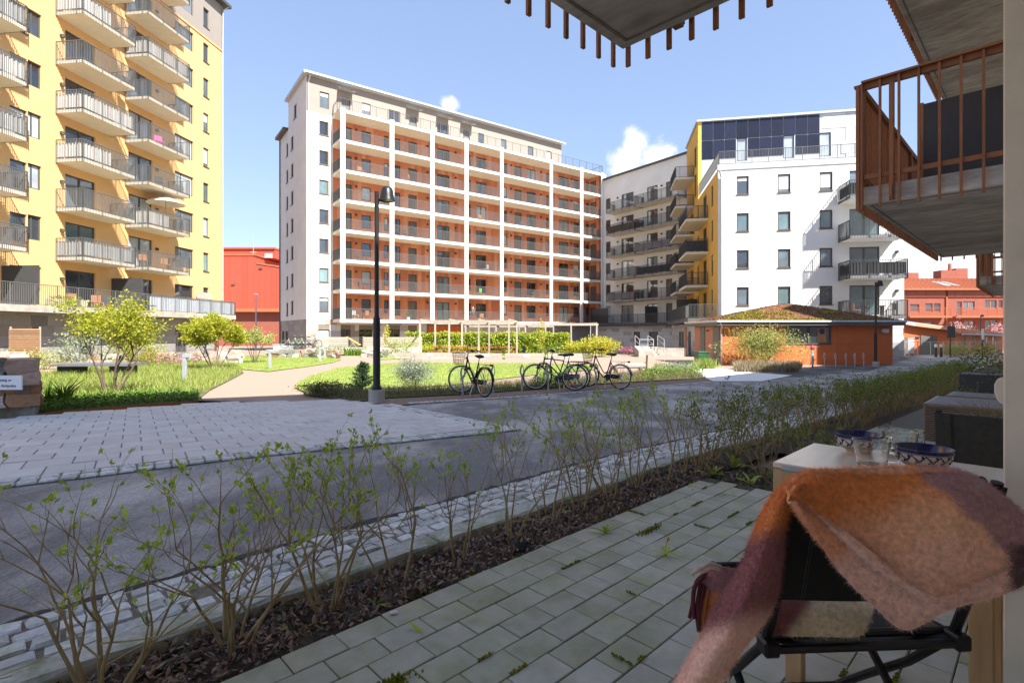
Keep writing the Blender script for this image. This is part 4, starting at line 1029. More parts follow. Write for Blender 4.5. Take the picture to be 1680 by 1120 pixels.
stone_wall([G(9, 688), G(12, 655), G(16, 632), G(20, 618)], .86, .8, .36, .19, 'dry stone wall end in foreground left with white dog notice on it')
stone_wall([G(-60, 606), G(60, 600), G(160, 597), G(290, 592), G(390, 588)], .55, .5, .55, .28, 'low curved dry stone wall behind the flower bed by yellow building')
stone_wall([G(441, 587), G(500, 587), G(552, 588)], .6, .6, .75, .32, 'rough boulder wall below the parked bicycles by white tower')
stone_wall([G(596, 586), G(640, 586)], .5, .5, .6, .3, 'short boulder wall beside planting below wooden fence')
# notice
q = G(9, 688); sg = thing('notice_sign', (q.x - .06, q.y - .26, gz(q.y)), math.radians(2), 'white notice board with dark text fixed on the dry stone wall', 'sign')
MB().box(-.06, .55, -.012, .012, .5, .72).build('board', mat('sign_white', (.75, .76, .78), .5, .04, 3), sg, bevel=.003)
MB().box(-.055, -.01, -.0135, -.0125, .51, .53).build('red_mark', mat('sign_red', (.6, .02, .05), .5, .04, 3), sg)
def text(body, size, parent, loc, m, name='lettering', rot=(math.pi / 2, 0, 0)):
    c = bpy.data.curves.new(name, 'FONT'); c.body = body; c.size = size; c.align_x = 'CENTER'; c.extrude = .0015
    t = bpy.data.objects.new(name, c); me = bpy.data.meshes.new_from_object(t); bpy.data.objects.remove(t); bpy.data.curves.remove(c)
    me.materials.append(m); o = link(name, me, parent, loc); o.rotation_euler = rot; return o
INK = mat('dark_lettering', (.04, .04, .10), .6, .05, 3)
text('Rastning av', .056, sg, (.275, -.0150, .632), INK); text('hundar förbjuden', .056, sg, (.275, -.0150, .545), INK)
# lamps
def street_lamp(loc, H, label, head=.14, sc=1., rz=0):
    t = thing('street_lamp', loc, rz, label, 'lamp post', 'black lamp posts'); 
    MB().lathe([(0, 0), (.17, 0), (.17, .28), (0, .28)], 16).build('footing', M['concrete'], t, bevel=.01)
    MB().lathe([(.11, .281), (.105, .33), (.078, .37), (.076, 1.7 * sc), (.078, 1.76 * sc), (.05, 1.84 * sc), (.046, H), (0, H)], 14).build('pole', M['black'], t, smooth=True)
    MB().tube([(.04, 0, H - .18), (.2, 0, H - .16)], .03, 8).build('arm', M['black'], t)
    h = MB().lathe([(0, .30), (.06, .295), (.10, .27), (.125, .22), (.14, .12), (.165, 0), (.16, -.005), (.155, .004)], 20, (.22, 0, H - .19)).build('lamp_shade', M['black'], t, smooth=True)
    MB().lathe([(0, .012), (.15, .012)], 20, (.22, 0, H - .19)).build('lens', mat('lamp_lens', (.30, .31, .22), .3, .1, 6), t)
    return t
q = G(618, 662); street_lamp((q.x, q.y, gz(q.y) + .02), CAMH + 229 * q.y / F - gz(q.y), 'black lamp post with bell shaped head standing at plaza edge beside bicycles')
q = G(1437, 601); y2 = 28.2; street_lamp((.694 * y2, y2, gz(y2)), zat(463, y2) - gz(y2), 'black lamp post in front of the orange shed by the white building')
y3 = 61.0; street_lamp(((1609 - CX) / F * y3, y3, gz(y3)), zat(517, y3) - gz(y3), 'distant black lamp post in front of red-brown apartment row', sc=.6)
y4 = 72.0; t = thing('slim_lamp', ((420 - CX) / F * y4, y4, gz(y4)), 0, 'slim grey lamp post in front of the red metal hall', 'lamp post')
MB().tube([(0, 0, 0), (0, 0, zat(483, y4) - gz(y4))], .09, 8).build('pole', M['galv'], t); MB().lathe([(0, .1), (.25, .06), (.3, 0), (0, 0)], 12, (0, 0, zat(483, y4) - gz(y4))).build('lamp_head', M['galv'], t)
# cycle loops
def loop_post(px, py, label, group, Y=None):
    q = G(px, py) if Y is None else Vector(((px - CX) / F * Y, Y, gz(Y)))
    t = thing('cycle_stand', (q.x, q.y, gz(q.y) + .03), math.radians(random.uniform(-6, 6)), label, 'bike rack', group)
    MB().tube([(0, 0, 0), (0, 0, .36), (-.005, 0, .41), (-.04, 0, .49), (-.045, 0, .56), (-.03, 0, .63), (0, 0, .70), (.006, 0, .705)], [.024] * 7 + [.02], 8).build('post', M['galv'], t, smooth=True)
    MB().tube([(0, 0, .7), (.035, 0, .64), (.045, 0, .57), (.03, 0, .48), (0, 0, .41)], .010, 6).build('loop', M['galv'], t, smooth=True)
lp = [('galvanised leaf loop bike stand beside the leftmost black bicycle wheel', 759, 650), ('galvanised leaf loop bike stand standing free right of the leftmost bicycle', 809, 647), ('galvanised leaf loop bike stand standing free left of the bicycle pair', 856.5, 643.5), ('galvanised leaf loop bike stand in front of the bicycle pair', 899.5, 641.5), ('galvanised leaf loop bike stand beside the right bicycle with basket', 978, 638)]
for l, x, y in lp: loop_post(x, y, l, 'leaf loop bike stands by the road')
for i, (x, l) in enumerate(((1353, 'pale loop bike stand by orange shed, nearest the parked pale bike'), (1371, 'pale loop bike stand by orange shed, second from the parked pale bike'), (1388, 'pale loop bike stand by orange shed, middle of the row'), (1402.5, 'pale loop bike stand by orange shed, second from the lamp post'), (1417, 'pale loop bike stand by orange shed, nearest the lamp post'))): loop_post(x, 0, l, 'leaf loop bike stands by the shed', Y=27.0 + i * .12)
# bicycles
BK = {'tyre': M['rubber'], 'rim': M['chrome']}
M['bike_blue'] = mat('dark_blue_enamel', (.02, .035, .09), .3, .1, 4); M['bike_pale'] = mat('pale_blue_enamel', (.35, .5, .52), .3, .1, 4); M['bike_white'] = mat('white_enamel', (.6, .6, .6), .3, .1, 4); M['bike_green'] = mat('green_enamel', (.15, .45, .12), .3, .1, 4)
M['refl_o'] = mat('orange_reflector', (.8, .22, .02), .3, .05, 4); M['refl_r'] = mat('red_reflector', (.5, .01, .01), .25, .05, 4); M['leather'] = mat('black_saddle', (.02, .02, .02), .5, .2, 6)
_w = {}
def wheel(parent, x, R, steer=0, refl=True):
    if 'ty' not in _w:
        ring = lambda r, n=30: [(r * math.cos(2 * math.pi * i / n), 0, r * math.sin(2 * math.pi * i / n)) for i in range(n)]
        _w['ty'] = MB().tube(ring(.335), .019, 7, closed=True).mesh('tyre', M['rubber'], smooth=True)
        _w['ri'] = MB().tube(ring(.312), .012, 6, closed=True).mesh('rim', M['chrome'], smooth=True)
        sp = MB()
        for i in range(28):
            a = 2 * math.pi * i / 28; b = a + (.5 if i % 2 else -.5); s = .03 if i % 4 < 2 else -.03; sp.bar((.02 * math.cos(b), s, .02 * math.sin(b)), (.305 * math.cos(a), 0, .305 * math.sin(a)), .0028)
        sp.lathe([(0, -.05), (.02, -.05), (.02, .05), (0, .05)], 10)
        _w['sp'] = sp.mesh('spokes', M['chrome'])
        _w['rf'] = MB().box(-.028, .028, -.008, .008, -.045, .045).mesh('reflector', M['refl_o'], bevel=.004)
    o = bpy.data.objects.new('wheel', None); COL.objects.link(o); o.parent = parent; o.location = (x, 0, R); o.rotation_euler = (0, random.uniform(0, 6), steer)
    o.rotation_mode = 'ZYX' if False else 'XYZ'; o.rotation_euler = (0, 0, steer)
    for k in ('ty', 'ri', 'sp'): link({'ty': 'tyre', 'ri': 'rim', 'sp': 'spokes'}[k], _w[k], o)
    if refl: r = link('reflector', _w['rf'], o, (.13, -.02, -.2)); 
    return o
def bicycle(name, loc, rz, label, col='black', basket=True, steer=0., step=True, rack=True, lean=.0, group='bicycles parked by the road'):
    t = thing('bicycle', loc, rz, label, 'bicycle', group); t.rotation_euler = (lean, 0, rz); R = .354; m = M[col]; xf, xr = .56, -.52
    wheel(t, xr, R); wheel(t, xf, R, steer, refl=False)
    hd0, hd1 = (.36, 0, .62), (.30, 0, .90); bb = (-.06, 0, .30); st = (-.22, 0, .80)
    f = MB()
    if step: f.tube([hd1, (.2, 0, .72), (.04, 0, .47), (-.03, 0, .42), (-.12, 0, .48)], .016, 8); f.tube([hd0, (.22, 0, .5), (.03, 0, .31), bb], .021, 8)
    else: f.tube([(.31, 0, .86), (-.21, 0, .80)], .016, 8); f.tube([hd0, bb], .019, 8)
    f.tube([bb, st], .017, 8); f.tube([hd0, hd1], .021, 8)
    for s in (-.05, .05): f.tube([bb, (xr, s, R)], .010, 6); f.tube([(-.2, s * .3, .74), (xr, s, R)], .008, 6)
    f.build('frame', m, t, smooth=True)
    k = MB(); c, s_ = math.cos(steer), math.sin(steer); fx = lambda x, y, z: (xf + (x - xf) * c - y * s_, (x - xf) * s_ + y * c, z)
    for s in (-.045, .045): k.tube([fx(.40, s, .62), fx(.47, s, .48), (xf, s, R)], .010, 6)
    k.tube([fx(.37, 0, .66), fx(.41, 0, .61)], .022, 6); k.build('fork', m, t, smooth=True)
    hb = MB().tube([hd1, (.285, 0, 1.03)], .012, 8)
    rot = lambda x, y, z: (.285 + (x - .285) * c - y * s_, (x - .285) * s_ + y * c, z)
    hb.tube([rot(.05, -.30, 1.06), rot(.16, -.28, 1.09), rot(.30, -.16, 1.09), rot(.32, 0, 1.04), rot(.30, .16, 1.09), rot(.16, .28, 1.09), rot(.05, .30, 1.06)], .011, 8); hb.build('handlebar', M['chrome'] if col != 'black' else M['black'], t, smooth=True)
    for s in (-1, 1): MB().tube([rot(.05, s * .30, 1.06), rot(.16, s * .285, 1.088)], .017, 8).build('grip', M['rubber'], t)
    sd = MB(); sd.sphere((-.27, 0, .955), .12, 7, sq=(1, .85, .38)).sphere((-.15, 0, .96), .09, 6, sq=(1.25, .36, .34)); sd.build('saddle', M['leather'], t, smooth=True)
    MB().tube([st, (-.245, 0, .93)], .012, 8).build('seat_post', M['chrome'], t)
    for x, a0, a1, nm in ((xf, 25, 165, 'f'), (xr, 10, 175, 'r')):
        g = MB(); pv = None
        for i in range(13):
            a = math.radians(a0 + (a1 - a0) * i / 12); p = [((.375) * math.cos(a), w, .375 * math.sin(a) + (.0 if w else .006)) for w in (-.03, 0, .03)]
            if pv: 
                for j in range(2): g.quad(pv[j], pv[j + 1], p[j + 1], p[j])
            pv = p
        o = g.build('mudguard', m, t, smooth=True); o.location = (x, 0, R); o.rotation_euler = (0, 0, steer if x > 0 else 0)
    cr = MB().lathe([(0, -.012), (.09, -.012), (.09, .012), (0, .012)], 18); q = cr.v; cr.v = [(x, z - .06, y) for x, y, z in q]
    cr.bar((0, -.075, 0), (.10, -.085, -.13), .02).bar((0, .075, 0), (-.10, .085, .13), .02).bar((.06, -.15, -.135), (.15, -.1, -.135), .03).bar((-.06, .15, .135), (-.15, .1, .135), .03)
    o = cr.build('crank', M['anthracite'], t); o.location = bb
    MB().box(-.5, -.02, -.075, -.05, .28, .40).build('chain_guard', M['black'], t, bevel=.02)
    if rack:
        r = MB()
        for s in (-.06, .06): r.tube([(-.25, s, .76), (-.40, s, .765), (-.72, s, .765), (-.76, s * .6, .77)], .006, 6); r.tube([(-.62, s, .76), (xr, s, R)], .005, 6)
        for x in (-.4, -.5, -.6, -.7): r.bar((x, -.06, .765), (x, .06, .765), .008)
        r.build('carrier', M['chrome'] if random.random() < .5 else M['black'], t); MB().box(-.80, -.765, -.05, .05, .74, .79).build('rear_light', M['refl_r'], t, bevel=.006)
    MB().sphere(fx(.47, 0, .60), .04, 6).build('headlight', M['black'], t, smooth=True)
    MB().tube([(-.08, .04, .3), (-.14, .16, .005)], .009, 6).build('kickstand', M['chrome'], t)
    if basket:
        b = MB(); n = 20; rings = []
        for z, rx, ry in ((0, .12, .13), (.09, .135, .15), (.18, .15, .165), (.27, .165, .18)):
            rings.append([(rx * math.cos(2 * math.pi * i / n), ry * math.sin(2 * math.pi * i / n), z) for i in range(n)])
        for rg in rings: b.tube(rg, .005 if rg is not rings[-1] else .009, 5, closed=True)
        for i in range(n): b.bar(rings[0][i], rings[3][i], .004)
        for i in range(-4, 5): y = i * .028; x = .12 * math.sqrt(max(0, 1 - (y / .13) ** 2)); b.bar((-x, y, 0), (x, y, 0), .004)
        for zz in (.045, .135, .225):
            rx, ry = .12 + .045 * zz / .27, .13 + .05 * zz / .27; b.tube([(rx * math.cos(2 * math.pi * i / n), ry * math.sin(2 * math.pi * i / n), zz) for i in range(n)], .003, 4, closed=True)
        o = b.build('basket', M['black'], t); o.location = rot(.52, 0, .74); o.rotation_euler = (0, 0, steer)
    return t
def bike_at(px, py, ang, label, Y=None, xr=-.52, **k):
    q = G(px, py) if Y is None else Vector(((px - CX) / F * Y, Y, 0)); d = Vector((math.cos(ang), math.sin(ang), 0)); c = q - d * xr
    return bicycle('bicycle', (c.x, c.y, gz(q.y) + .034), ang, label, **k)
R_ = math.radians
bike_at(794, 654, R_(126), 'black city bicycle with wire front basket, leftmost of the four by the road', steer=R_(42), lean=.05)
bike_at(943, 642.5, R_(168), 'dark blue sporty bicycle leaning in front of its neighbour by the road', col='bike_blue', basket=False, step=False, steer=R_(8), lean=.06)
bike_at(950, 640, R_(150), 'black bicycle without basket parked behind the dark blue one', basket=False, steer=R_(-25), lean=-.04)
bike_at(1017, 640.5, R_(138), 'black ladies bicycle with front basket, rightmost of the four by the road', steer=R_(20), lean=.04)
b5 = bicycle('bicycle', ((1333 - CX) / F * 26.6, 26.6, gz(26.6)), R_(-118), 'pale blue bicycle parked front on beside orange shed', col='bike_pale', basket=False, group='bicycles parked by the shed')
MB().sphere((0, 0, 0), .12, 8, sq=(1, .85, .8)).build('helmet', mat('red_plastic', (.65, .04, .03), .35, .05, 3), None, smooth=True).location = (b5.location.x + .13, b5.location.y + .24, b5.location.z + 1.06)
tag(bpy.data.objects['helmet'], 'red helmet resting on the pale blue bicycle by the shed', 'helmet')
for i, (px, a, c, l) in enumerate(((478, 20, 'bike_white', 'white bicycle at the left end of the distant row by the stone base'), (489, 35, 'bike_green', 'green bicycle in the middle of the distant row by the stone base'), (500, 25, 'bike_white', 'white bicycle right of the green one in the distant row'), (511, 40, 'black', 'black bicycle at the right end of the distant row by white tower'))):
    y = 44.5; bicycle('bicycle', ((px - CX) / F * y, y, gz(y) + .65), R_(a), l, col=c, basket=False, group='distant bicycles by white tower')
# bollard lights
def bollard(px, py, h, label):
    q = G(px, py); t = thing('bollard_light', (q.x, q.y, gz(q.y)), 0, label, 'bollard light', 'grey bollard lights along the path')
    MB().box(-.06, .06, -.05, .05, 0, h - .13).build('post', M['galv'], t, bevel=.006); MB().box(-.06, .24, -.06, .06, h - .128, h).build('lamp_head', M['galv'], t, bevel=.01)
bollard(303, 627, .95, 'grey bollard light standing in tall grass beside the gravel path'); bollard(443, 606, .95, 'grey bollard light on the lawn left of the path bend')
bollard(525, 594, .95, 'grey bollard light at the lawn tip before the stone wall'); bollard(533, 588.5, .95, 'grey bollard light just behind the other at lawn tip')
# white bench, dark table, log bench
q = G(382, 596); t = thing('bench', (q.x, q.y, gz(q.y)), R_(10), 'white concrete bench with wooden seat on the lawn', 'bench')
for x in (-.45, .4): MB().box(x, x + .1, -.22, .22, 0, .42).build('leg', M['white'], t, bevel=.02)
for i in range(5): MB().box(-.5, .55, -.24 + i * .1, -.155 + i * .1, .423, .47).build('slat', M['wood_grey'], t)
MB().box(-.45, .5, -.02, .02, .05, .3).build('back_plate', M['white'], t)
q = G(130, 620); t = thing('table', (q.x, q.y + .4, gz(q.y)), R_(4), 'low dark grey table slab on plinths in the tall grass bed', 'table')
for i in range(6): MB().box(-.95, 1.75, -.5 + i * .2, -.505 + (i + 1) * .2, .44, .53).build('board', M['anthracite'] if False else mat('dark_grey_board', (.13, .135, .15), .6, .15, 4, rv=.1), t)
for x in (-.85, 1.0): MB().box(x, x + .5, -.35, .5, 0, .436).build('plinth', M['anthracite'], t)
q = G(1030, 613); t = thing('log_bench', (q.x, q.y, gz(q.y)), R_(8), 'rustic log bench behind the right bicycle with basket', 'bench')
MB().tube([(-.75, 0, .33), (.75, 0, .33)], .11, 9).build('seat', M['wood_grey'], t)
for x in (-.55, .55): MB().tube([(x, -.1, 0), (x, -.02, .27)], .1, 8).build('leg', M['bark'], t)
q = G(1061, 612); t = thing('wooden_stake', (q.x, q.y, gz(q.y)), .3, 'short forked tree stake beside the log bench', 'post')
MB().tube([(0, 0, 0), (0, 0, .45), (.03, 0, .78)], .045, 7).build('trunk', M['bark'], t); MB().tube([(0, 0, .42), (-.1, 0, .44), (-.16, 0, .42)], .03, 6).build('stub', M['bark'], t)
# pergolas
def pergola(fr, bk, Yf, Yb, ptf, ptb, pbf, label):
    t = thing('pergola', ((fr[0] - CX) / F * Yf, Yf, gz(Yf)), 0, label, 'pergola'); O = t.location.copy()
    def posts(xs, Y, pt):
        X = [(x - CX) / F * Y for x in xs]; zt = zat(pt, Y)
        for x in X: MB().box(x - O.x - .07, x - O.x + .07, Y - O.y - .07, Y - O.y + .07, gz(Y) - O.z, zt - O.z - .005).build('post', M['wood_grey'], t)
        MB().box(X[0] - O.x - .15, X[-1] - O.x + .15, Y - O.y - .06, Y - O.y + .06, zt - O.z, zt - O.z + .2).build('beam', M['wood_grey'], t); return X, zt
    A, za = posts(fr, Yf, ptf); B, zb = posts(bk, Yb, ptb)
    for a, b in zip(A, B): MB().bar((a - O.x, .08, za - O.z + .26), (b - O.x, Yb - O.y - .0, zb - O.z + .26), .09, .1).build('rafter', M['wood_grey'], t)
    for i in range(4): z = .34; MB().box(A[0] - O.x + 1 + i, A[0] - O.x + 1.9 + i, -.03, Yb - O.y + .03, za - O.z + .32, za - O.z + .36).build('roof_lath', M['wood_grey'], t) if False else None
    return t
pergola((689, 737, 785.5, 835), (714, 758, 802.5, 848), 44, 47, 529, 532, 583, 'weathered timber pergola in front of the bright green hedge')
pergola((852, 895, 937, 979), (764, 814, 862, 908), 50, 53, 534, 537, 583, 'lower timber pergola reaching right behind the first one')
# raised beds, tables, bin
def planter(x0, x1, y0, y1, Y, label):
    q = (x0 - CX) / F * Y; w = (x1 - x0) / F * Y; h = (y1 - y0) / F * Y; t = thing('planter_box', (q, Y, gz(Y)), R_(-2), label, 'planter', 'raised timber planter boxes on the lawn'); n = max(2, round(w / 1.4))
    for i in range(2):
        for j in range(n): MB().box(w * j / n + .004, w * (j + 1) / n - .004, -.05, 0, i * h / 2 + .004, (i + 1) * h / 2 - .004).build('plank', M['wood_pale'], t)
    for j in range(n + 1): x = min(max(w * j / n, .03), w - .03); MB().box(x - .025, x + .025, -.062, -.051, .0, h).build('corner_iron', M['galv'], t)
    MB().box(0, .05, .001, 1.2, 0, h).box(w - .05, w, .001, 1.2, 0, h).box(0, w, 1.2, 1.25, 0, h).build('rear_planks', M['wood_pale'], t)
    MB().box(.05, w - .05, 0.002, 1.2, .1, h - .06).build('soil', M['bedsoil'], t); MB().box(w * .45, w * .45 + .45, -.075, -.064, h * .5, h * .9).build('label_plate', M['white'], t)
planter(648, 765, 584, 594, 38, 'raised timber planter, the longest, left behind the silver bush'); planter(767, 822, 586, 595, 37.5, 'raised timber planter in the middle behind the leftmost bicycle'); planter(829, 893, 586.5, 596, 37, 'raised timber planter, right one, left of the bicycle pair'); planter(899, 960, 587, 597, 36.5, 'raised timber planter at the far right behind the bicycle pair')
for i, (x0, x1, l) in enumerate(((712, 848, 'long red stained table board under the pergola'),)):
    Y = 45.4; q = (x0 - CX) / F * Y; w = (x1 - x0) / F * Y; t = thing('long_table', (q, Y, gz(Y)), 0, l, 'table')
    MB().box(0, w, -.4, .4, .7, .76).build('tabletop', M['red_wood'], t); MB().box(0, w, -.9, -.6, .36, .42).build('bench_seat', M['red_wood'], t)
    for k in range(6): x = .2 + (w - .4) * k / 5; MB().box(x - .04, x + .04, -.85, .35, .04, .1).box(x - .04, x + .04, -.1, .1, .1, .7).box(x - .04, x + .04, -.8, -.7, .1, .36).build('trestle', M['red_wood'], t)
Y = 40; t = thing('litter_bin', ((859.5 - CX) / F * Y, Y, gz(Y)), 0, 'black litter bin on a post beside the hedge', 'bin'); MB().box(-.13, .13, -.12, .12, .35, .95).build('body', M['black'], t, bevel=.02); MB().tube([(0, .0, 0), (0, 0, .35)], .04, 6).build('post', M['black'], t)
# timber garden fence below the white tower
Y0 = 45.5; t = thing('timber_fence', ((517 - CX) / F * Y0, Y0, gz(Y0)), R_(3), 'weathered board garden fence with a steel barred gap below white tower', 'fence'); X = lambda px: (px - 517) / F * Y0 * 1.0
for (a, b_) in ((517, 569.5), (595, 622), (622, 690)):
    for i in range(4): MB().box(X(a) + .01, X(b_) - .01, -.03, .0, .72 + i * .225, .72 + (i + 1) * .225 - .018).build('board', M['wood_pale'], t)
for i in range(7): MB().bar((X(570), 0, .75 + i * .14), (X(594.5), 0, .75 + i * .14), .035).build('bar', M['railgrey'], t)
for px in (517, 569.7, 594.8, 622, 690): MB().box(X(px) - .05, X(px) + .05, .002, .1, .0, 1.65).build('post', M['wood_grey'], t)
MB().box(X(517), X(690), -.02, .3, -.1, .7).build('plinth', M['concrete_w'], t)
Yd = 48.5; t = thing('deck_chair', ((580 - CX) / F * Yd, Yd, gz(Yd) + .55), 0, 'yellow deck chair behind the barred gap of the garden fence', 'chair')
m = MB(); m.add([(-.6, -.25, 1.0), (-.6, .25, 1.0), (.6, .25, .3), (.6, -.25, .3), (-.6, -.25, 1.08), (-.6, .25, 1.08), (.6, .25, .38), (.6, -.25, .38)], [(0, 3, 2, 1), (4, 5, 6, 7), (0, 1, 5, 4), (1, 2, 6, 5), (2, 3, 7, 6), (3, 0, 4, 7)]); m.build('canvas', mat('yellow_canvas', (.75, .40, .05), .8, .05, 3), t); MB().bar((-.5, -.2, 0), (.2, -.2, .6), .05).bar((.4, -.2, 0), (-.3, -.2, .9), .05).build('legs', M['wood_grey'], t)
Yb = 46.0; t = thing('garden_gate', ((506 - CX) / F * Yb, Yb, gz(Yb) + .6), 0, 'tall grey board gate beside the corner drainpipe of white tower', 'gate')
for i in range(4): MB().box(i * .19 - .05, i * .19 + .125, 0, .03, 0, 1.5).build('board', M['wood_grey'], t)
t = thing('planter_tub', ((462 - CX) / F * 46, 46, gz(46) + .5), .1, 'grey steel planter tub left of the distant bicycles', 'planter'); MB().box(-.6, .9, -.4, .4, 0, .42).build('tub', M['zinc'], t, bevel=.03); MB().box(-.63, .93, -.43, .43, .423, .48).build('rim', M['zinc'], t)
# slatted screen at the yellow block
Ys = 26.5; t = thing('slatted_screen', ((15 - CX) / F * Ys, Ys, gz(Ys)), R_(5), 'brown horizontal slat screen in front of the yellow building base', 'screen')
for i in range(19): MB().box(0, 1.45, -.03, 0, .15 + i * .098, .15 + i * .098 + .055).build('slat', M['wood_slat'], t)
for x in (.02, 1.40): MB().box(x, x + .06, .003, .06, 0, 2.1).build('post', M['wood_pale'], t)
MB().box(.1, 1.4, .02, .03, .1, 2.0).build('backing', M['wood_slat'], t)
# ramp, steps and handrails by the wing
Yr = 41.5; t = thing('ramp', ((1048 - CX) / F * Yr, Yr, gz(Yr)), R_(-8), 'pale concrete entrance ramp with steps and grey handrails', 'ramp')
m = MB(); m.add([(0, 0, 0), (1.2, 0, 0), (1.2, 4, 0), (0, 4, 0), (0, 0, .5), (1.2, 0, .5), (1.2, 4, .8), (0, 4, .8)], [(0, 1, 5, 4), (1, 2, 6, 5), (2, 3, 7, 6), (3, 0, 4, 7), (4, 5, 6, 7)]); m.build('ramp_block', M['concrete'], t)
MB().box(1.9, 3.9, 1.5, 4, 0, .7).build('landing', M['concrete'], t)
for i in range(5): MB().box(1.205, 1.895, .4 * i, 3.9, .15 * i, .15 * (i + 1) - .005).build('step', M['concrete'], t)
for x in (.06, 1.14, 1.96): MB().tube([(x, .05, .5 if x < 1.5 else .0), (x, .05, 1.4), (x, 3.9, 1.7), (x, 3.9, .8)], .03, 6).tube([(x, .05, 1.0), (x, 3.9, 1.3)], .02, 6).build('handrail', M['galv'], t)
MB().tube([(.06, .05, 1.4), (1.14, .05, 1.4)], .03, 6).tube([(.06, .05, 1.0), (1.14, .05, 1.0)], .02, 6).build('handrail', M['galv'], t)
# orange shed with sedum roof
def shed():
    Y0, X0, X1, D = 29.5, 11.83, 21.43, 4.5; g = gz(29.5) - .12
    t = thing('orange_shed', (X0, Y0, 0), 0, 'orange panelled shed with mossy hipped sedum roof by the lamp post', 'shed'); W_ = X1 - X0; zt = 1.62; zf = 1.86
    MB().box(.03, W_, .03, D, g, zt).build('core', M['joint'], t)
    wx0, wx1, wz0, wz1 = (1290 - CX) / F * Y0 - X0, (1363 - CX) / F * Y0 - X0, zat(566, Y0), zat(540, Y0)
    zm = zat(565, Y0)
    xs = [0, (1281 - CX) / F * Y0 - X0, (1373 - CX) / F * Y0 - X0, W_]
    for a, c in zip(xs, xs[1:]):
        for z0, z1 in ((g + .12, zm), (zm, zt)):
            if z1 == zt and a < wx1 and c > wx0:
                for p, q in ((a, wx0), (wx1, c)):
                    if q - p > .1: MB().box(p + .006, q - .006, 0, .029, z0 + .006, z1).build('panel', M['orange'], t)
                continue
            MB().box(a + .006, c - .006, 0, .029, z0 + .006, z1 - .006).build('panel', M['orange'], t)
    MB().box(0, W_, .004, .03, g, g + .115).build('plinth', M['concrete'], t)
    o = window(t, wx0, zm, wx1 - wx0, zt - zm - .02, style='double', sill=True, glass='gl0', depth=.02)
    # notice behind the glass
    xc = (1348.5 - CX) / F * Y0 - X0; MB().box(xc - .24, xc + .24, -.004, -.001, zm + .1, zt - .12).build('poster', mat('orange_poster', (.38, .20, .10), .6, .1, 3), t)
    m = MB(); n = 20; m.add([(xc + .16 * math.cos(6.283 * i / n), -.006, zt - .33 + .16 * math.sin(6.283 * i / n)) for i in range(n)], [tuple(range(n))[::-1]]); m.build('poster_disc', mat('blue_print', (.03, .04, .16), .6, .1, 3), t)
    q = (1450 - CX) / F * Y0 - X0; MB().box(q - .18, q + .18, -.16, -.001, zat(546, Y0), zat(539, Y0)).build('vent', M['galv'], t, bevel=.01)
    # left end with doors
    for y0, y1, m_ in ((.0, .35, 'salmon'), (.4, 1.35, 'door'), (1.4, 2.6, 'salmon'), (2.65, 3.4, 'door'), (3.45, D, 'salmon')): MB().box(-.02 if m_ == 'door' else 0, .028, y0 + .006, y1 - .006, g + .1, zt - .06).build('end_door' if m_ == 'door' else 'panel', M[m_], t)
    MB().lathe([(0, .12), (.09, 0), (0, 0)], 10, (-.09, 2.0, 1.3)).build('wall_lamp', M['anthracite'], t); MB().box(-.012, -.001, 1.75, 1.95, .35, .55).build('plate', M['white'], t)
    ov = .42
    MB().box(-ov, W_ + ov, -ov, -ov + .03, zt + .0, zf).box(-ov, -ov + .03, -ov + .03, D + ov, zt, zf).box(W_ + ov - .03, W_ + ov, -ov + .03, D + ov, zt, zf).build('fascia', M['railgrey'], t)
    MB().box(-ov + .03, W_ + ov - .03, -ov + .03, D + ov, zt + .003, zt + .05).build('soffit', M['concrete'], t)
    MB().tube([(-ov - .05, -ov - .05, zf - .02), (W_ + ov, -ov - .05, zf - .02)], .06, 8).build('gutter', M['galv'], t); MB().tube([(-ov - .05, -ov - .05, zf - .02), (-ov - .05, D + ov, zf - .02)], .06, 8).build('gutter', M['galv'], t)
    MB().tube([(-.3, -ov - .03, zf - .08), (-.1, -.3, zf - .35), (-.07, -.06, zf - .5), (-.07, -.06, g + .1)], .045, 8).build('downpipe', M['galv'], t)
    # roof: hipped mossy mat with lumps
    za = zat(499, Y0 + D / 2); xa, xb = (1283 - CX) / F * (Y0 + D / 2) - X0, (1300 - CX) / F * (Y0 + D / 2) - X0; yc = D / 2; m = MB(); nu, nv = 70, 34; idx = {}; r = random.Random(3)
    for i in range(nu + 1):
        for j in range(nv + 1):
            x = -ov + (W_ + 2 * ov) * i / nu; y = -ov + (D + 2 * ov) * j / nv
            h = min((y + ov) / (yc + ov), (D + ov - y) / (yc + ov), (x + ov) / (xa + ov), (W_ + ov - x) / (W_ + ov - xb)); h = max(0, min(1, h))
            idx[i, j] = len(m.v); m.v.append((x, y, zf + .01 + (za - zf) * h + (r.uniform(-.02, .035) if 0 < i < nu and 0 < j < nv else 0)))
    for i in range(nu):
        for j in range(nv): m.f.append((idx[i, j], idx[i + 1, j], idx[i + 1, j + 1], idx[i, j + 1])); m.m.append(0)
    m.build('roof', M['sedum'], t, smooth=True)
    def rz_(x, y): return zf + .02 + (za - zf) * max(0, min(1, min((y + ov) / (yc + ov), (D + ov - y) / (yc + ov), (x + ov) / (xa + ov), (W_ + ov - x) / (W_ + ov - xb))))
    rr = np.random.default_rng(5); pts = []
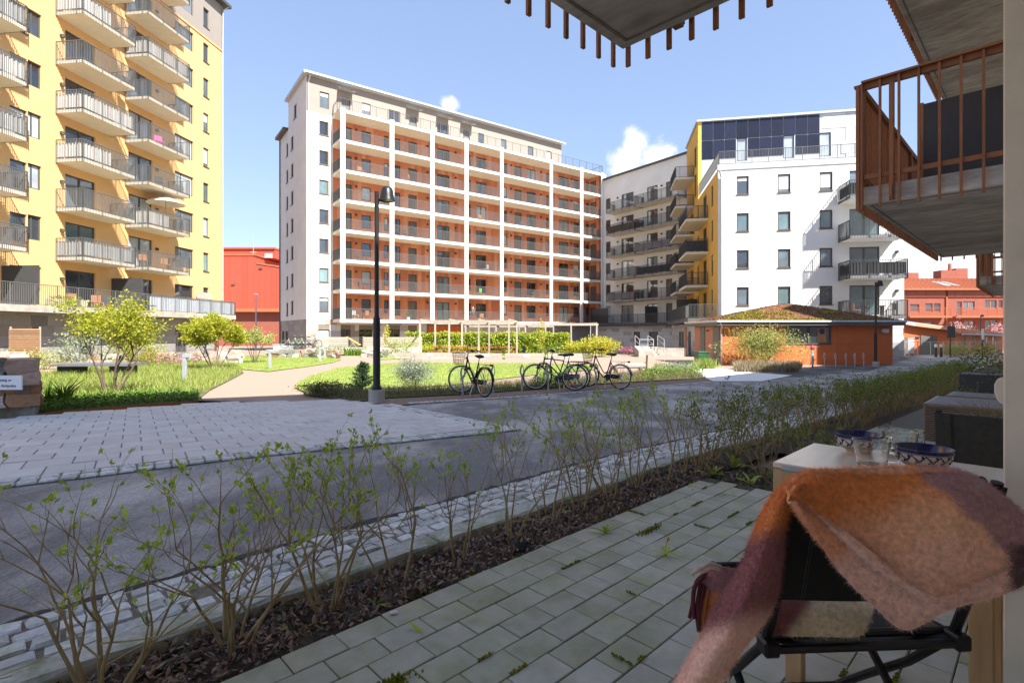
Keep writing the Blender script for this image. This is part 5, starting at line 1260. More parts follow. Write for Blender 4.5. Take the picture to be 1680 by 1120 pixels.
    for cx_, cy_, rx, ry, n in ((2.0, .7, .7, .25, 420), (3.6, .6, .7, .15, 420), (1.2, .2, .6, .2, 300), (2.2, .1, .5, .18, 260), (6.6, .8, .8, .12, 260), (.5, -.1, .7, .15, 260), (4.5, -.25, 3.5, .08, 500), (7.3, 1.6, .6, .15, 160)):
        for _ in range(n):
            x, y = cx_ + rr.normal() * rx * .5, cy_ + rr.normal() * ry * .5
            if -ov < x < W_ + ov and -ov < y < D: pts.append((x, y, rz_(x, y)))
    o = link('sedum_plants', npmesh('sedum_plants', leaves_np(pts, .085, .7, 0, dirs=np.tile([0, 0, .7], (len(pts), 1)), seed=4), LEAF['moss'] + LEAF['lime'][:1]), t); o['kind'] = 'stuff'
    pts = [(x, y, rz_(x, y)) for x, y in zip(rr.uniform(-ov, W_ + ov, 9000), rr.uniform(-ov, D * .8, 9000))]
    o = link('sedum_mat', npmesh('sedum_mat', leaves_np(pts, .06, .6, 0, dirs=np.tile([0, 0, .6], (len(pts), 1)), seed=5), [mat('sedum_red', (.19, .06, .025), .9, .3, 5, coords='World'), mat('sedum_brown', (.13, .055, .03), .9, .3, 5, coords='World'), LEAF['heath'][1]]), t); o['kind'] = 'stuff'
shed()
Yg = 28.6; t = thing('wheelie_bin', ((1146 - CX) / F * Yg, Yg, gz(Yg)), R_(8), 'dark green waste bin standing beside the orange shed end', 'bin'); M['bin_green'] = mat('green_plastic', (.03, .10, .045), .45, .1, 3)
m = MB(); m.add([(.06, .05, .05), (.6, .05, .05), (.6, .5, .05), (.06, .5, .05), (0, 0, .72), (.68, 0, .72), (.68, .58, .72), (0, .58, .72)], [(0, 3, 2, 1), (0, 1, 5, 4), (1, 2, 6, 5), (2, 3, 7, 6), (3, 0, 4, 7)]); m.build('body', M['bin_green'], t); MB().box(-.03, .71, -.03, .61, .723, .80).build('lid', M['bin_green'], t, bevel=.03)
# far right: second orange shed, fence, signs
def far_shed():
    Y = 47.0; X = lambda px, y=Y: (px - CX) / F * y; z = lambda py, y=Y: zat(py, y); t = thing('orange_outbuilding', (0, Y, 0), 0, 'long low orange outbuilding with grey door in front of red-brown row', 'building')
    x0, x1 = X(1478), X(1567); xs = [x0 + (x1 - x0) * i / 3 for i in range(4)]; g = gz(Y) - .3
    for a, c in zip(xs, xs[1:]):
        MB().box(a + .01, c - .01, 0, .04, g, z(553)).build('panel', M['orange'], t); m = MB(); f = lambda x: z(532) + (z(541) - z(532)) * (x - x0) / (x1 - x0); m.add([(a + .01, 0, z(553) + .01), (c - .01, 0, z(553) + .01), (c - .01, 0, f(c)), (a + .01, 0, f(a)), (a + .01, .04, z(553) + .01), (c - .01, .04, z(553) + .01), (c - .01, .04, f(c)), (a + .01, .04, f(a))], [(0, 1, 2, 3), (7, 6, 5, 4), (3, 2, 6, 7), (0, 4, 5, 1)]); m.build('panel', M['orange'], t)
    MB().box(X(1510), X(1535.5), -.05, -.004, g, z(550)).build('door', M['door'], t); MB().box(X(1501), X(1508), -.1, -.002, z(554), z(552)).build('lamp', M['anthracite'], t)
    # right wing turned to the sun; its lighter orange has sunlight painted in
    x2, dy = 44.0 / 860 * 0 + X(1645, 50.5), 3.5
    n = Vector((x2 - x1, dy, 0)).normalized()
    def onw(s, o=0): return Vector((x1, 0, 0)) + n * s + Vector((n.y, -n.x, 0)) * o
    L_ = (Vector((x2, dy, 0)) - Vector((x1, 0, 0))).length; m = MB(); a, c = onw(0), onw(L_); m.quad((a.x, a.y, g), (c.x, c.y, g), (c.x, c.y, z(549)), (a.x, a.y, z(546))); m.build('side_wall', mat('sunlit_orange_panel', (.58, .24, .12), .7, .05, 3), t)
    for s in (.18, .36, .62, .76): a, c = onw(L_ * s, .02), onw(L_ * s + .28, .02); MB().quad((a.x, a.y, z(566)), (c.x, c.y, z(566)), (c.x, c.y, z(553)), (a.x, a.y, z(553))).build('window', M['gl0'], t)
    m = MB(); a, c = onw(-.3, .5), onw(L_ + .5, .5); m.add([(x0 - .3, -.4, z(532) + .25), (a.x, a.y, z(541) + .12), (c.x, c.y, z(548)), (c.x + .5, 9, z(545)), (x0, 9, z(536) + .5), (x0 - .3, -.4, z(532)), (a.x, a.y, z(541) - .15), (c.x, c.y, z(548) - .25)], [(0, 1, 2, 3, 4), (0, 5, 6, 1), (1, 6, 7, 2)]); m.build('roof', mat('pale_orange_roof', (.55, .30, .18), .8, .1, 2), t)
    a, c = onw(0, .55), onw(L_, .55); MB().tube([(a.x, a.y, z(548)), (c.x, c.y, z(551))], .09, 8).build('gutter', M['galv'], t); MB().bar((x0 - .3, -.42, z(531) + .15), (x1 - .1, -.42, z(541)), .05, .3).build('fascia', M['zinc'], t)
    MB().box(x0, x1, .05, 6, g, z(545)).build('core', M['orange'], t)
far_shed()
Yf = 43.0; t = thing('wire_fence', ((1484 - CX) / F * Yf, Yf, gz(Yf)), 0, 'thin grey wire mesh fence in front of the orange outbuilding', 'fence'); W_ = (1655 - 1484) / F * Yf
for i in range(9): x = W_ * i / 8; MB().tube([(x, 0, 0), (x, 0, 1.25)], .035, 6).build('post', M['galv'], t)
m = MB()
for i in range(60): m.bar((W_ * i / 60, 0, .05), (W_ * i / 60, 0, 1.2), .006)
for k in range(6): m.bar((0, 0, .05 + k * .22), (W_, 0, .05 + k * .22), .006)
m.build('mesh_panel', M['galv'], t); MB().bar((0, 0, 1.22), (W_, 0, 1.22), .04).build('top_rail', M['galv'], t)
def sign_post(px, Y, pyt, pyb, label, cat, parts):
    t = thing('road_sign' if cat == 'sign' else 'post', ((px - CX) / F * Y, Y, gz(Y)), 0, label, cat); zt = zat(pyt, Y) - gz(Y); MB().tube([(0, 0, 0), (0, 0, zt)], .045, 8).build('post', M['anthracite'], t)
    for nm, a, c, p, q, m in parts: MB().box((a - px) / F * Y, (c - px) / F * Y, -.07, -.046, zat(q, Y) - gz(Y), zat(p, Y) - gz(Y)).build(nm, M[m] if m in M else m, t, bevel=.005)
sign_post(1559, 40, 535, 590, 'back of a square dark grey road sign on a post by the fence', 'sign', [('board', 1553, 1566, 535, 554, 'anthracite')])
M['sign_blue'] = mat('sign_blue_panel', (.05, .14, .40), .4, .05, 3)
sign_post(1611.5, 42, 538, 590, 'slim white and blue parking sign on a post', 'sign', [('board', 1609.5, 1613.5, 539, 557, 'white'), ('blue_field', 1609.5, 1613.5, 558, 560.5, 'sign_blue')])
sign_post(1648.5, 38, 527, 592, 'tall dark sign post close beside the concrete pier', 'sign', [('board', 1646, 1652, 527, 548, 'anthracite'), ('plate', 1646.5, 1651, 549, 560, 'white')])
for px, l in ((1535.5, 'white topped black bollard by the fence left of the square sign'), (1544, 'grey bollard by the fence just left of the square sign')):
    Y = 41; t = thing('bollard', ((px - CX) / F * Y, Y, gz(Y)), 0, l, 'bollard'); MB().tube([(0, 0, 0), (0, 0, .8)], .09, 10).build('body', M['anthracite'], t); MB().tube([(0, 0, .803), (0, 0, 1.05)], .095, 10).build('cap', M['white'], t)
Y = 45.5; t = thing('cabinet', ((1492 - CX) / F * Y, Y, gz(Y)), 0, 'pale grey utility cabinet beside the orange outbuilding door', 'cabinet'); MB().box(-.3, .3, -.2, .2, .15, 1.5).build('body', M['zinc'], t, bevel=.02); MB().box(-.33, .33, -.23, .23, 1.503, 1.56).build('lid', M['zinc'], t); MB().box(-.26, -.2, -.1, .1, 0, .148).box(.2, .26, -.1, .1, 0, .148).build('feet', M['anthracite'], t)
# concrete path by the shed, sunlit
sheet('shed_path', [G(1128, 604), G(1170, 603), G(1215, 611), G(1300, 617), G(1250, 627), G(1170, 627), G(1150, 618)], M['concrete_w'], .04)
def person(loc, rz):
    me = bpy.data.meshes.new('body'); V = [(0, 0, .92), (0, 0, 1.15), (0, 0, 1.38), (0, .01, 1.5), (0, .02, 1.62), (.1, 0, .86), (.11, .03, .48), (.11, 0, .08), (.11, .12, .04), (-.1, 0, .86), (-.1, -.06, .48), (-.1, -.1, .08), (-.1, .02, .04), (.19, 0, 1.38), (.25, .02, 1.1), (.22, .18, .95), (-.19, 0, 1.38), (-.25, .0, 1.1), (-.22, .15, .93)]
    E = [(0, 1), (1, 2), (2, 3), (3, 4), (0, 5), (5, 6), (6, 7), (7, 8), (0, 9), (9, 10), (10, 11), (11, 12), (2, 13), (13, 14), (14, 15), (2, 16), (16, 17), (17, 18)]
    me.from_pydata(V, E, []); o = bpy.data.objects.new('body', me); COL.objects.link(o); m = o.modifiers.new('Skin', 'SKIN'); rad = [.14, .13, .15, .055, .095, .09, .065, .045, .035, .09, .065, .045, .035, .06, .045, .03, .06, .045, .03]
    for i, v in enumerate(me.skin_vertices[0].data): v.radius = (rad[i], rad[i] * .8); v.use_root = i == 0
    o.modifiers.new('Subd', 'SUBSURF').levels = 1; o.modifiers['Subd'].render_levels = 1
    t = thing('person', loc, rz, 'person with long blond hair, grey jacket and blue jeans on the lowest access balcony', 'person'); o.parent = t
    dg = bpy.context.evaluated_depsgraph_get(); mm = bpy.data.meshes.new_from_object(o.evaluated_get(dg)); o.modifiers.clear(); o.data = mm; mm.name = 'body'
    for n_, c in (('grey_jacket', (.16, .17, .19)), ('blue_jeans', (.10, .14, .28)), ('skin', (.55, .34, .25)), ('dark_shoes', (.03, .03, .03))): mm.materials.append(mat(n_, c, .8, .1, 6))
    for p in mm.polygons: z = p.center.z; p.material_index = 2 if z > 1.47 or (abs(p.center.x) > .17 and z < 1.02 and z > .9) else 0 if z > .9 else 1 if z > .1 else 3; p.use_smooth = True
    MB().sphere((0, -.02, 1.66), .12, 8, sq=(1, 1, 1.05)).sphere((0, -.08, 1.5), .11, 7, sq=(1, .6, 1.7)).build('hair', mat('blond_hair', (.55, .40, .2), .7, .2, 20), t, smooth=True)
    MB().box(-.14, .14, -.26, -.11, 1.05, 1.4).build('backpack', mat('dark_backpack', (.06, .06, .07), .8, .1, 6), t, bevel=.03)
def on_center(px, out, k): p = OC + DC * tpx(OC, DC, px, out, NC) + NC * out; return Vector((p.x, p.y, ZL[k] + .17))
person(on_center(775.5, 1.3, 0), R_(150))
# things on balconies
def bchair(loc, rz, m, label, group):
    t = thing('balcony_chair', loc, rz, label, 'chair', group); w = .25
    MB().box(-w, w, -.22, .22, .42, .46).build('seat', m, t); MB().box(-w, w, .2, .24, .465, .9).build('backrest', m, t)
    l = MB()
    for x in (-w + .02, w - .02):
        for y in (-.2, .2): MB().bar((x, y, 0), (x, y, .42), .035).build('leg', m, t)
def btable(loc, m, label, group, r=.35):
    t = thing('balcony_table', loc, 0, label, 'table', group); MB().lathe([(0, .72), (r, .72), (r, .69), (0, .69)], 14).build('tabletop', m, t); MB().tube([(0, 0, 0), (0, 0, .69)], .03, 6).build('leg', m, t)
MK = M['anthracite']; MT = mat('teak', (.34, .15, .06), .6, .2, 6)
for px, k, a, m, l in ((583, 0, 20, M['galv'], 'pale chair left on the lowest balcony of the white tower'), (600, 0, 200, MT, 'teak chair by table on the lowest balcony of the white tower'), (592, 1, 90, MK, 'dark chair on the second balcony row, left bay of white tower'), (612, 1, 250, MK, 'dark chair right of a table on second row of white tower'), (587, 2, 30, MK, 'dark chair on third balcony row, left bay of white tower'), (598, 2, 60, MK, 'second dark chair on third balcony row beside the lamp post'), (592, 5, 10, MT, 'teak chair on the upper left bay of the white tower'), (866, 1, 40, MK, 'dark chair on second row, wide bay of white tower'), (876, 1, 320, MK, 'dark chair right of another on second row, wide bay'), (655, 1, 60, MK, 'dark chair beside door in second bay of white tower'), (786, 1, 200, M['bike_green'], 'green and blue chair on second balcony row in the middle')):
    bchair(on_center(px, 1.2, k), math.atan2(DC.y, DC.x) + R_(a), m, l, 'chairs on the access balconies')
for px, k in ((607, 1), (594, 0), (870, 1)): btable(on_center(px + 1, 1.3, k), MK, {607: 'round table between two dark chairs on white tower', 594: 'round table beside teak chair on the lowest balcony', 870: 'round table between dark chairs in the wide bay'}[px], 'tables on the access balconies')
ROWS = ['lowest', 'second', 'third', 'fourth', 'fifth', 'sixth', 'topmost']; BAYS = ['first', 'second', 'third', 'fourth', 'fifth', 'sixth']
BPX = [612, 664, 735, 800, 862, 925]; rq = random.Random(21); usd = {(0, 0), (1, 0), (2, 0), (5, 0), (1, 4), (1, 1), (1, 3)}
for _ in range(22):
    k, bq = rq.randrange(7), rq.randrange(6)
    if (k, bq) in usd: continue
    usd.add((k, bq)); nm = ' on the %s access balcony row, %s bay of white tower from left' % (ROWS[k], BAYS[bq]); pp = on_center(BPX[bq] + rq.uniform(-12, 12), rq.uniform(.7, 1.5), k)
    if rq.random() < .6: bchair(pp, rq.uniform(0, 6), rq.choice([MK, MK, MT, M['galv']]), 'single chair' + nm, 'chairs on the access balconies')
    else:
        t = thing('potted_plant', pp, 0, 'potted green plant' + nm, 'plant', 'potted plants on the access balconies'); MB().lathe([(0, 0), (.15, 0), (.19, .34), (.16, .34), (0, .3)], 12).build('pot', rq.choice([M['white'], M['anthracite'], MT]), t); link('foliage', npmesh('foliage', blob_leaves((0, 0, .65), (.26, .26, .32), 110, .12, 31 + k), LEAF['ground']), t)
def on_yellow(px, out, k): p = OY + DY * tpx(OY, DY, px, out, NY) + NY * out; return Vector((p.x, p.y, ZY[k] + (.22 if k else .05)))
for px, k, m, l in ((160, 0, MT, 'red brown chair on the yellow building terrace beside others'), (175, 0, MK, 'dark chair on the yellow building terrace right of teak chair'), (120, 0, MT, 'teak chair on the yellow building terrace left of the planters'), (236, 1, MT, 'teak chair on the lowest right balcony of yellow building'), (272, 1, MT, 'second teak chair, right end of the lowest right balcony of yellow building'), (263, 3, MK, 'dark chair on right balcony of yellow building, fourth row'), (205, 5, MK, 'dark chair on middle balcony of yellow building near top'), (262, 4, mat('pink_cloth', (.75, .12, .35), .8, .05, 3), 'pink draped chair on the right balcony of yellow building')):
    bchair(on_yellow(px, 1.0, k), R_(60), m, l, 'chairs on yellow building balconies')
p = on_yellow(272, 1.1, 2); t = thing('parasol', p, 0, 'cream parasol open over a right hand balcony of yellow building', 'parasol')
MB().tube([(0, 0, 0), (0, 0, 2.3)], .025, 8).build('pole', M['wood_pale'], t); m = MB(); m.lathe([(0, 2.4), (.5, 2.28), (1.0, 2.08), (1.25, 1.92), (1.24, 1.9), (.98, 2.05), (.5, 2.25), (0, 2.36)], 12); m.build('canopy', mat('cream_canvas', (.74, .68, .58), .9, .06, 3, trans=.2), t, smooth=False)
p = on_yellow(100, 1.3, 0)
for i in range(4):
    q = on_yellow(92 + i * 12, 1.2, 0); t = thing('terrace_planter', q, math.atan2(DY.y, DY.x), ['pale planter box on the yellow building terrace, leftmost', 'pale planter box on yellow terrace, second from left', 'pale planter box on yellow terrace, third from left', 'pale planter box on yellow terrace, nearest the teak chairs'][i], 'planter', 'planter boxes on the terrace')
    MB().box(-.45, .45, -.2, .2, 0, .5).build('box', M['wood_pale'], t, bevel=.01); link('plants', npmesh('plants', blob_leaves((0, 0, .55), (.42, .18, .15), 90, .09, i), LEAF['ground'] + LEAF['pink'][:1]), t)
# white building ground balcony set
p = OW + DW * 10.6 + NW * .95; z0 = ZL[0] + .1
t = thing('balcony_table', (p.x, p.y, z0), math.atan2(DW.y, DW.x), 'long dark table on the lowest balcony of the white block', 'table'); MB().box(-.7, .7, -.35, .35, .7, .74).build('tabletop', MK, t)
for x in (-.6, .6): MB().box(x - .04, x + .04, -.25, .25, 0, .7).build('leg', MK, t)
for dx, a, l in ((-1.15, 90, 'dark chair left of the long table on white block balcony'), (1.2, -90, 'dark chair right of the long table on white block balcony')): q = p + DW * dx; bchair((q.x, q.y, z0), math.atan2(DW.y, DW.x) + R_(a), MK if dx > 0 else MT, l, 'chairs on white block balcony')
# ------------------------------------------------------------------ vegetation
def grow(mb, tips, p, d, L, r, depth, rnd, up=.25, wig=.18, forks=(2, 3), shrink=.66, n=5, spread=.55, seg=4):
    pts = [p.copy()]; rs = [r]; q = p.copy(); dd = d.copy()
    for i in range(seg):
        dd = (dd + Vector((rnd.uniform(-1, 1), rnd.uniform(-1, 1), rnd.uniform(-.6, .6))) * wig + Vector((0, 0, up * .25))).normalized()
        q = q + dd * (L / seg); pts.append(q.copy()); rs.append(r * (1 - .4 * (i + 1) / seg))
        if depth <= 1: tips.append((q.copy(), dd.copy(), depth))
    mb.tube(pts, rs, n)
    if depth > 0:
        for k in range(rnd.randint(*forks)):
            a = rnd.uniform(0, 6.283); sd = Vector((math.cos(a), math.sin(a), rnd.uniform(-.2, .5))); nd = (dd + sd * spread * rnd.uniform(.5, 1.3)).normalized()
            grow(mb, tips, pts[rnd.choice([-1, -1, -2])].copy(), nd, L * shrink * rnd.uniform(.7, 1.2), rs[-1] * .8, depth - 1, rnd, up, wig, forks, shrink, max(3, n - 1), spread, seg)
def hedge_shrub(seed, dense=False):
    r = random.Random(seed); mb = MB(); tips = []; ns = r.randint(4, 7) if not dense else r.randint(6, 9)
    for i in range(ns):
        a = 6.283 * i / ns + r.uniform(-.4, .4); p = Vector((math.cos(a), math.sin(a), 0)) * r.uniform(.005, .04); p.z = -.03
        d = Vector((math.cos(a) * r.uniform(.15, .62), math.sin(a) * r.uniform(.15, .62), 1)).normalized()
        grow(mb, tips, p, d, r.uniform(.27, .37), r.uniform(.0055, .0085), 3 if not dense else 2, r, .16, .17, (2, 3) if not dense else (2, 3), .66, 6 if not dense else 4, .6, 4 if not dense else 3)
    # a few long straggling shoots
    for i in range(3 if not dense else 1):
        a = r.uniform(0, 6.283); grow(mb, tips, Vector((0, 0, r.uniform(.1, .3))), Vector((math.cos(a), math.sin(a), .25)).normalized(), .3, .003, 1, r, .1, .15, (1, 3), .7, 4)
    zmax = .78 if not dense else .72
    k = []; cen = []; dr = []
    for q, d, dep in tips:
        top = q.z / .6
        pr = (.40 if dep == 0 else .05 if not dense else .3) * min(1, max(.16 if not dense else .12, (top - .35) * 1.5 + (.1 if dense else 0)))
        for rep in range(2 if dense else 1):
            if r.random() < pr:
                for j in range(r.randint(3, 5)):
                    cen.append(q + Vector((r.uniform(-1, 1), r.uniform(-1, 1), r.uniform(-1, 1))) * (.007 if not dense else .035)); v = d + Vector((r.uniform(-1, 1), r.uniform(-1, 1), r.uniform(-.3, .9))) * .8; dr.append(v)
    return mb, leaves_np(cen, .021 if not dense else .029, .5, .3, dirs=dr, seed=seed)
NEAR = []
for i in range(7):
    mb, lv = hedge_shrub(200 + i); NEAR.append((mb.mesh('stems', M['twig'], smooth=True), npmesh('leaves', lv, LEAF['hedge'])))
FARM = []
for i in range(6):
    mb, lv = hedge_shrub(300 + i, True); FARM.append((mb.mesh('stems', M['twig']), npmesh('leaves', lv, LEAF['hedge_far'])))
ORD = ['leftmost, cut by the bottom edge of the picture', 'second from the left along the kerb', 'third from the left, before the asphalt', 'fourth from the left, thin, beside the kerb', 'fifth from the left, above the dark clod', 'sixth from the left along the paving edge', 'seventh from the left along the paving edge', 'eighth from the left along the paving edge', 'ninth from the left, towards patio corner', 'tenth from the left, near patio corner', 'eleventh from the left, near patio corner', 'twelfth from left, last bare one at patio corner']
def shrub(u, s, i, sc, meshes, label, group):
    p = U(u, s); t = thing('hedge_shrub', (p.x, p.y, gz(p.y) - .03), random.uniform(0, 6.28), label, 'shrub', group); t.scale = (sc * 1.02, sc * 1.02, sc)
    a, b = meshes; link('stems', a, t); link('leaves', b, t); return t
uu = [.24, .66, 1.06, 1.42, 1.79, 2.19, 2.56, 2.93, 3.28, 3.64, 4.0, 4.35]
for i, u in enumerate(uu): shrub(u, 2.29 + random.uniform(-.04, .04), i, random.uniform(1.06, 1.2), NEAR[(4, 5, 2, 0, 6, 1, 3)[i % 7]], 'sparse budding hedge shrub, ' + ORD[i], 'hedge shrubs along the kerb').scale.xy = (1.28, 1.28) if i < 2 else (1.2, 1.2) if i < 3 else (.95, .95)
shrub(-.22, 2.32, 0, 1.0, NEAR[3], 'sparse budding hedge shrub reaching in from the left picture edge', 'hedge shrubs along the kerb')
def SEG(u): return 'leafy hedge shrub ' + ('just past the patio corner weeds along the kerb' if u < 6.2 else 'along the kerb behind the bowls and glass cups' if u < 9 else 'along the kerb in front of orange shed' if u < 13 else 'along the kerb below the lamp post by the shed' if u < 18 else 'at the far end of hedge below the square road sign')
u = 4.68
while u < 24:
    for s in ((2.3,) if u < 9 else (2.33, 2.02)):
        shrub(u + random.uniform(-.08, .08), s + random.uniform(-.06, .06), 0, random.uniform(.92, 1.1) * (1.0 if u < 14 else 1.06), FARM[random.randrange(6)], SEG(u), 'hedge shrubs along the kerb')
    u += .36 if u < 12 else .42
for i, (u, s, l) in enumerate(((4.75, 1.75, 'leafy shrub of the cross hedge nearest the paved patio corner'), (4.8, 1.38, 'leafy shrub in the middle of the cross hedge behind the table'), (4.8, 1.02, 'leafy shrub of the cross hedge behind the blue bowls'), (4.85, .66, 'leafy shrub of the cross hedge left of the far black chair'), (5.0, .3, 'low leafy shrub of the cross hedge just behind the far black chair'))):
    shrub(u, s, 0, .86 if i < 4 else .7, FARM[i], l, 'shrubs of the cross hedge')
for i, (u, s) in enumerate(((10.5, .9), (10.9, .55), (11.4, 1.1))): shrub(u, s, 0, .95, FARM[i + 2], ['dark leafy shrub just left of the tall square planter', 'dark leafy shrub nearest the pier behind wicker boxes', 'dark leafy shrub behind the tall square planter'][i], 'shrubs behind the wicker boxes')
# weeds
def weed(u, s, n, ln, label, flower=False, z=0.):
    p = U(u, s); t = thing('weed', (p.x, p.y, gz(p.y) + z), random.uniform(0, 6), label, 'weed', 'weeds in the paving and bed'); r = random.Random(int(u * 100)); mb = MB()
    for i in range(n):
        a = 6.283 * i / n + r.uniform(-.3, .3); el = r.uniform(.5, 1.35); l = ln * r.uniform(.7, 1.2); w = l * .13; pts = []
        for k in range(5):
            f = k / 4; x = l * f * math.cos(el - f * .5); zz = l * f * math.sin(el - f * .35); ww = w * math.sin(math.pi * min(.97, f * .85 + .12)) * (1 + (.25 if k % 2 else -.15)); c, sn = math.cos(a), math.sin(a)
            pts.append(((x * c - ww * sn, x * sn + ww * c, zz + ww * .3), (x * c, x * sn, zz), (x * c + ww * sn, x * sn - ww * c, zz + ww * .3)))
        for k in range(4):
            for j in range(2): mb.quad(pts[k][j], pts[k][j + 1], pts[k + 1][j + 1], pts[k + 1][j])
    mb.build('leaves', LEAF['bright'][1] if r.random() < .5 else LEAF['hedge'][2], t, smooth=True)
    if flower:
        MB().tube([(0, 0, 0), (.01, 0, .05), (-.02, .01, .09)], .0025, 5).build('stem', M['twig'], t)
        link('flower', npmesh('flower', leaves_np([(-.02, .01, .09)] * 60, .014, .35, .6, seed=4), [bpy.data.materials['dandelion_yellow']]), t)
def uvpx(px, py):
    g = G(px, py); return US(g)
for px, py, n, ln, l, f, z in ((994, 875, 4, .10, 'upright dandelion leaves growing in the joint at paving edge', False, 0), (1092, 912, 5, .085, 'flowering yellow dandelion in the paving joint near blanket', True, 0), (690, 1037, 2, .085, 'single pale green leaf sprouting from a paving joint', False, 0), (616, 985, 3, .08, 'green sprout in the bed left of the clod', False, -.03), (458, 1012, 2, .09, 'pale broad sprout in the bed between left shrubs', False, -.03), (655, 950, 2, .05, 'tiny sprout under the fourth shrub', False, -.03), (1075, 812, 3, .07, 'small sprout at the bed edge before far patio corner', False, -.03), (1168, 775, 6, .16, 'broad leaved weed clump at the kerb by patio corner, left', False, -.03), (1205, 762, 6, .16, 'broad leaved weed clump at the kerb by patio corner, middle', False, -.03), (1232, 790, 5, .13, 'broad leaved weed by the table corner', False, -.03), (985, 838, 3, .07, 'thin sprout beside the eighth shrub', False, -.03), (1130, 800, 3, .09, 'sprout in the bed beside last bare shrubs', False, -.03)):
    u, s = uvpx(px, py); weed(u, s, n, ln, l, f, z)
q = G(850, 896); t = tag(MB().sphere((0, 0, 0), .05, 6, sq=(1.3, .8, .55)).build('soil_clod', M['rubber']), 'dark soil clod lying in the bed by the paving', 'clod'); t.location = (q.x, q.y, gz(q.y) - .005); t.rotation_euler = (0, 0, .6)
for v in t.data.vertices: v.co *= random.uniform(.82, 1.15)
a, b = G(232, 1108, -.02), G(372, 1062, -.02); mb = MB(); k = 9
mb.tube([a.lerp(b, i / k) + Vector((random.uniform(-.006, .006), random.uniform(-.006, .006), .012)) for i in range(k + 1)], [.018 * random.uniform(.8, 1.15) for _ in range(k + 1)], 8); tag(mb.build('fallen_branch', M['bark'], smooth=True), 'fallen brown branch lying in the bed at lower left', 'branch')
q = G(646, 1007); t = tag(MB().box(-.018, .018, -.01, .01, 0, .012).build('pebble', M['white'], bevel=.005), 'small white pebble on the paving edge stone', 'pebble'); t.location = (q.x, q.y, .002); t.rotation_euler = (0, 0, .3)
# maples
def maple(px, py, Y, H, wid, seed, label, leaf='maple', n=9000, lsz=.055, stems=6, lean=(0, 0)):
    q = G(px, py) if Y is None else Vector(((px - CX) / F * Y, Y, gz(Y))); t = thing('maple_tree', (q.x, q.y, gz(q.y)), 0, label, 'tree'); r = random.Random(seed); mb = MB(); tips = []
    for i in range(stems):
        a = 6.283 * i / stems + r.uniform(-.5, .5); d = Vector((math.cos(a) * wid / H * .42 + lean[0], math.sin(a) * wid / H * .42 + lean[1], 1)).normalized()
        grow(mb, tips, Vector((math.cos(a) * .06, math.sin(a) * .06, 0)), d, H * .42, .028, 3, r, .14, .13, (2, 3), .62, 6, .62)
    mb.build('trunk', M['bark'], t, smooth=True)
    zs = [p.z for p, _, _ in tips]; rr = np.random.default_rng(seed); cen = []
    tp = [p for p, _, d in tips if p.z > H * .16]; per = max(1, n // max(1, len(tp)))
    for p in tp:
        c = rr.normal(size=(per, 3)) * np.array([.13, .13, .045]) * (H / 2.8); cen.append(c + np.array(p))
    cen = np.concatenate(cen); link('crown', npmesh('crown', leaves_np(cen, lsz, .8, .75, seed=seed), LEAF[leaf]), t); return t
maple(182, 655, None, 2.6, 2.7, 11, 'yellow green multi stemmed maple in the bed at left, nearest', n=7000, lean=(.10, 0))
maple(352, 603, 23.5, 2.75, 3.0, 23, 'yellow green maple behind the bollard light, second of three', n=12000, lsz=.085)
maple(418, 586, 32, 2.3, 2.2, 37, 'pale bronze leaved small maple, farthest of three near the red hall', leaf='forsy', n=3600, lsz=.08)
# tall grass bed, ground cover, flowers at left
def bed_pts(poly, n, dz=.04): return [(x, y, gz(y) + dz) for x, y, z in scatter(poly, n)]
gp = [G(60, 668), G(320, 652), G(345, 640), G(400, 612), G(385, 598), G(250, 592), G(60, 618)]
o = link('tall_grass', npmesh('tall_grass', blades_np(bed_pts(gp, 19000), .25, .007, .55), LEAF['blade'])); o['kind'] = 'stuff'
ea, eb, ec = G(50, 684.5), G(250, 667), G(325, 662.5)
ed_ = MB()
for a_, b_ in ((ea, eb), (eb, ec)): ed_.bar(Vector((a_.x, a_.y, a_.z + .03)), Vector((b_.x, b_.y, b_.z + .03)), .015, .07)
ed_.build('bed_edging', M['rust'], None)['kind'] = 'structure'
gc = [G(50, 683), G(120, 676), G(250, 665), G(330, 660), G(318, 648), G(200, 650), G(60, 664)]
pts = np.array(bed_pts(gc, 8200, 0)); pts[:, 2] += np.random.default_rng(1).uniform(.06, .2, len(pts))
o = link('ground_cover', npmesh('ground_cover', leaves_np(pts, .06, .7, 2.2, seed=9), LEAF['ground'])); o['kind'] = 'stuff'
fp = [G(210, 606), G(330, 601), G(330, 595), G(210, 598)]
pts = np.array(bed_pts(fp, 1800, 0)); pts[:, 2] += np.random.default_rng(2).uniform(.1, .6, len(pts))
o = link('pink_flowers', npmesh('pink_flowers', leaves_np(pts, .09, .8, .6, seed=3), LEAF['pink'] + LEAF['ground'])); o['kind'] = 'stuff'
for px, py, l in ((78, 668, 'spiky green lily clump left of another by the stone wall'), (106, 668, 'spiky green lily clump beside the ground cover, right one')):
    q = G(px, py); t = thing('lily_clump', (q.x, q.y, gz(q.y) + .03), 0, l, 'plant'); link('leaves', npmesh('leaves', blades_np([(random.uniform(-.05, .05), random.uniform(-.05, .05), 0) for _ in range(34)], .5, .022, .7, seed=px), LEAF['ground']), t)
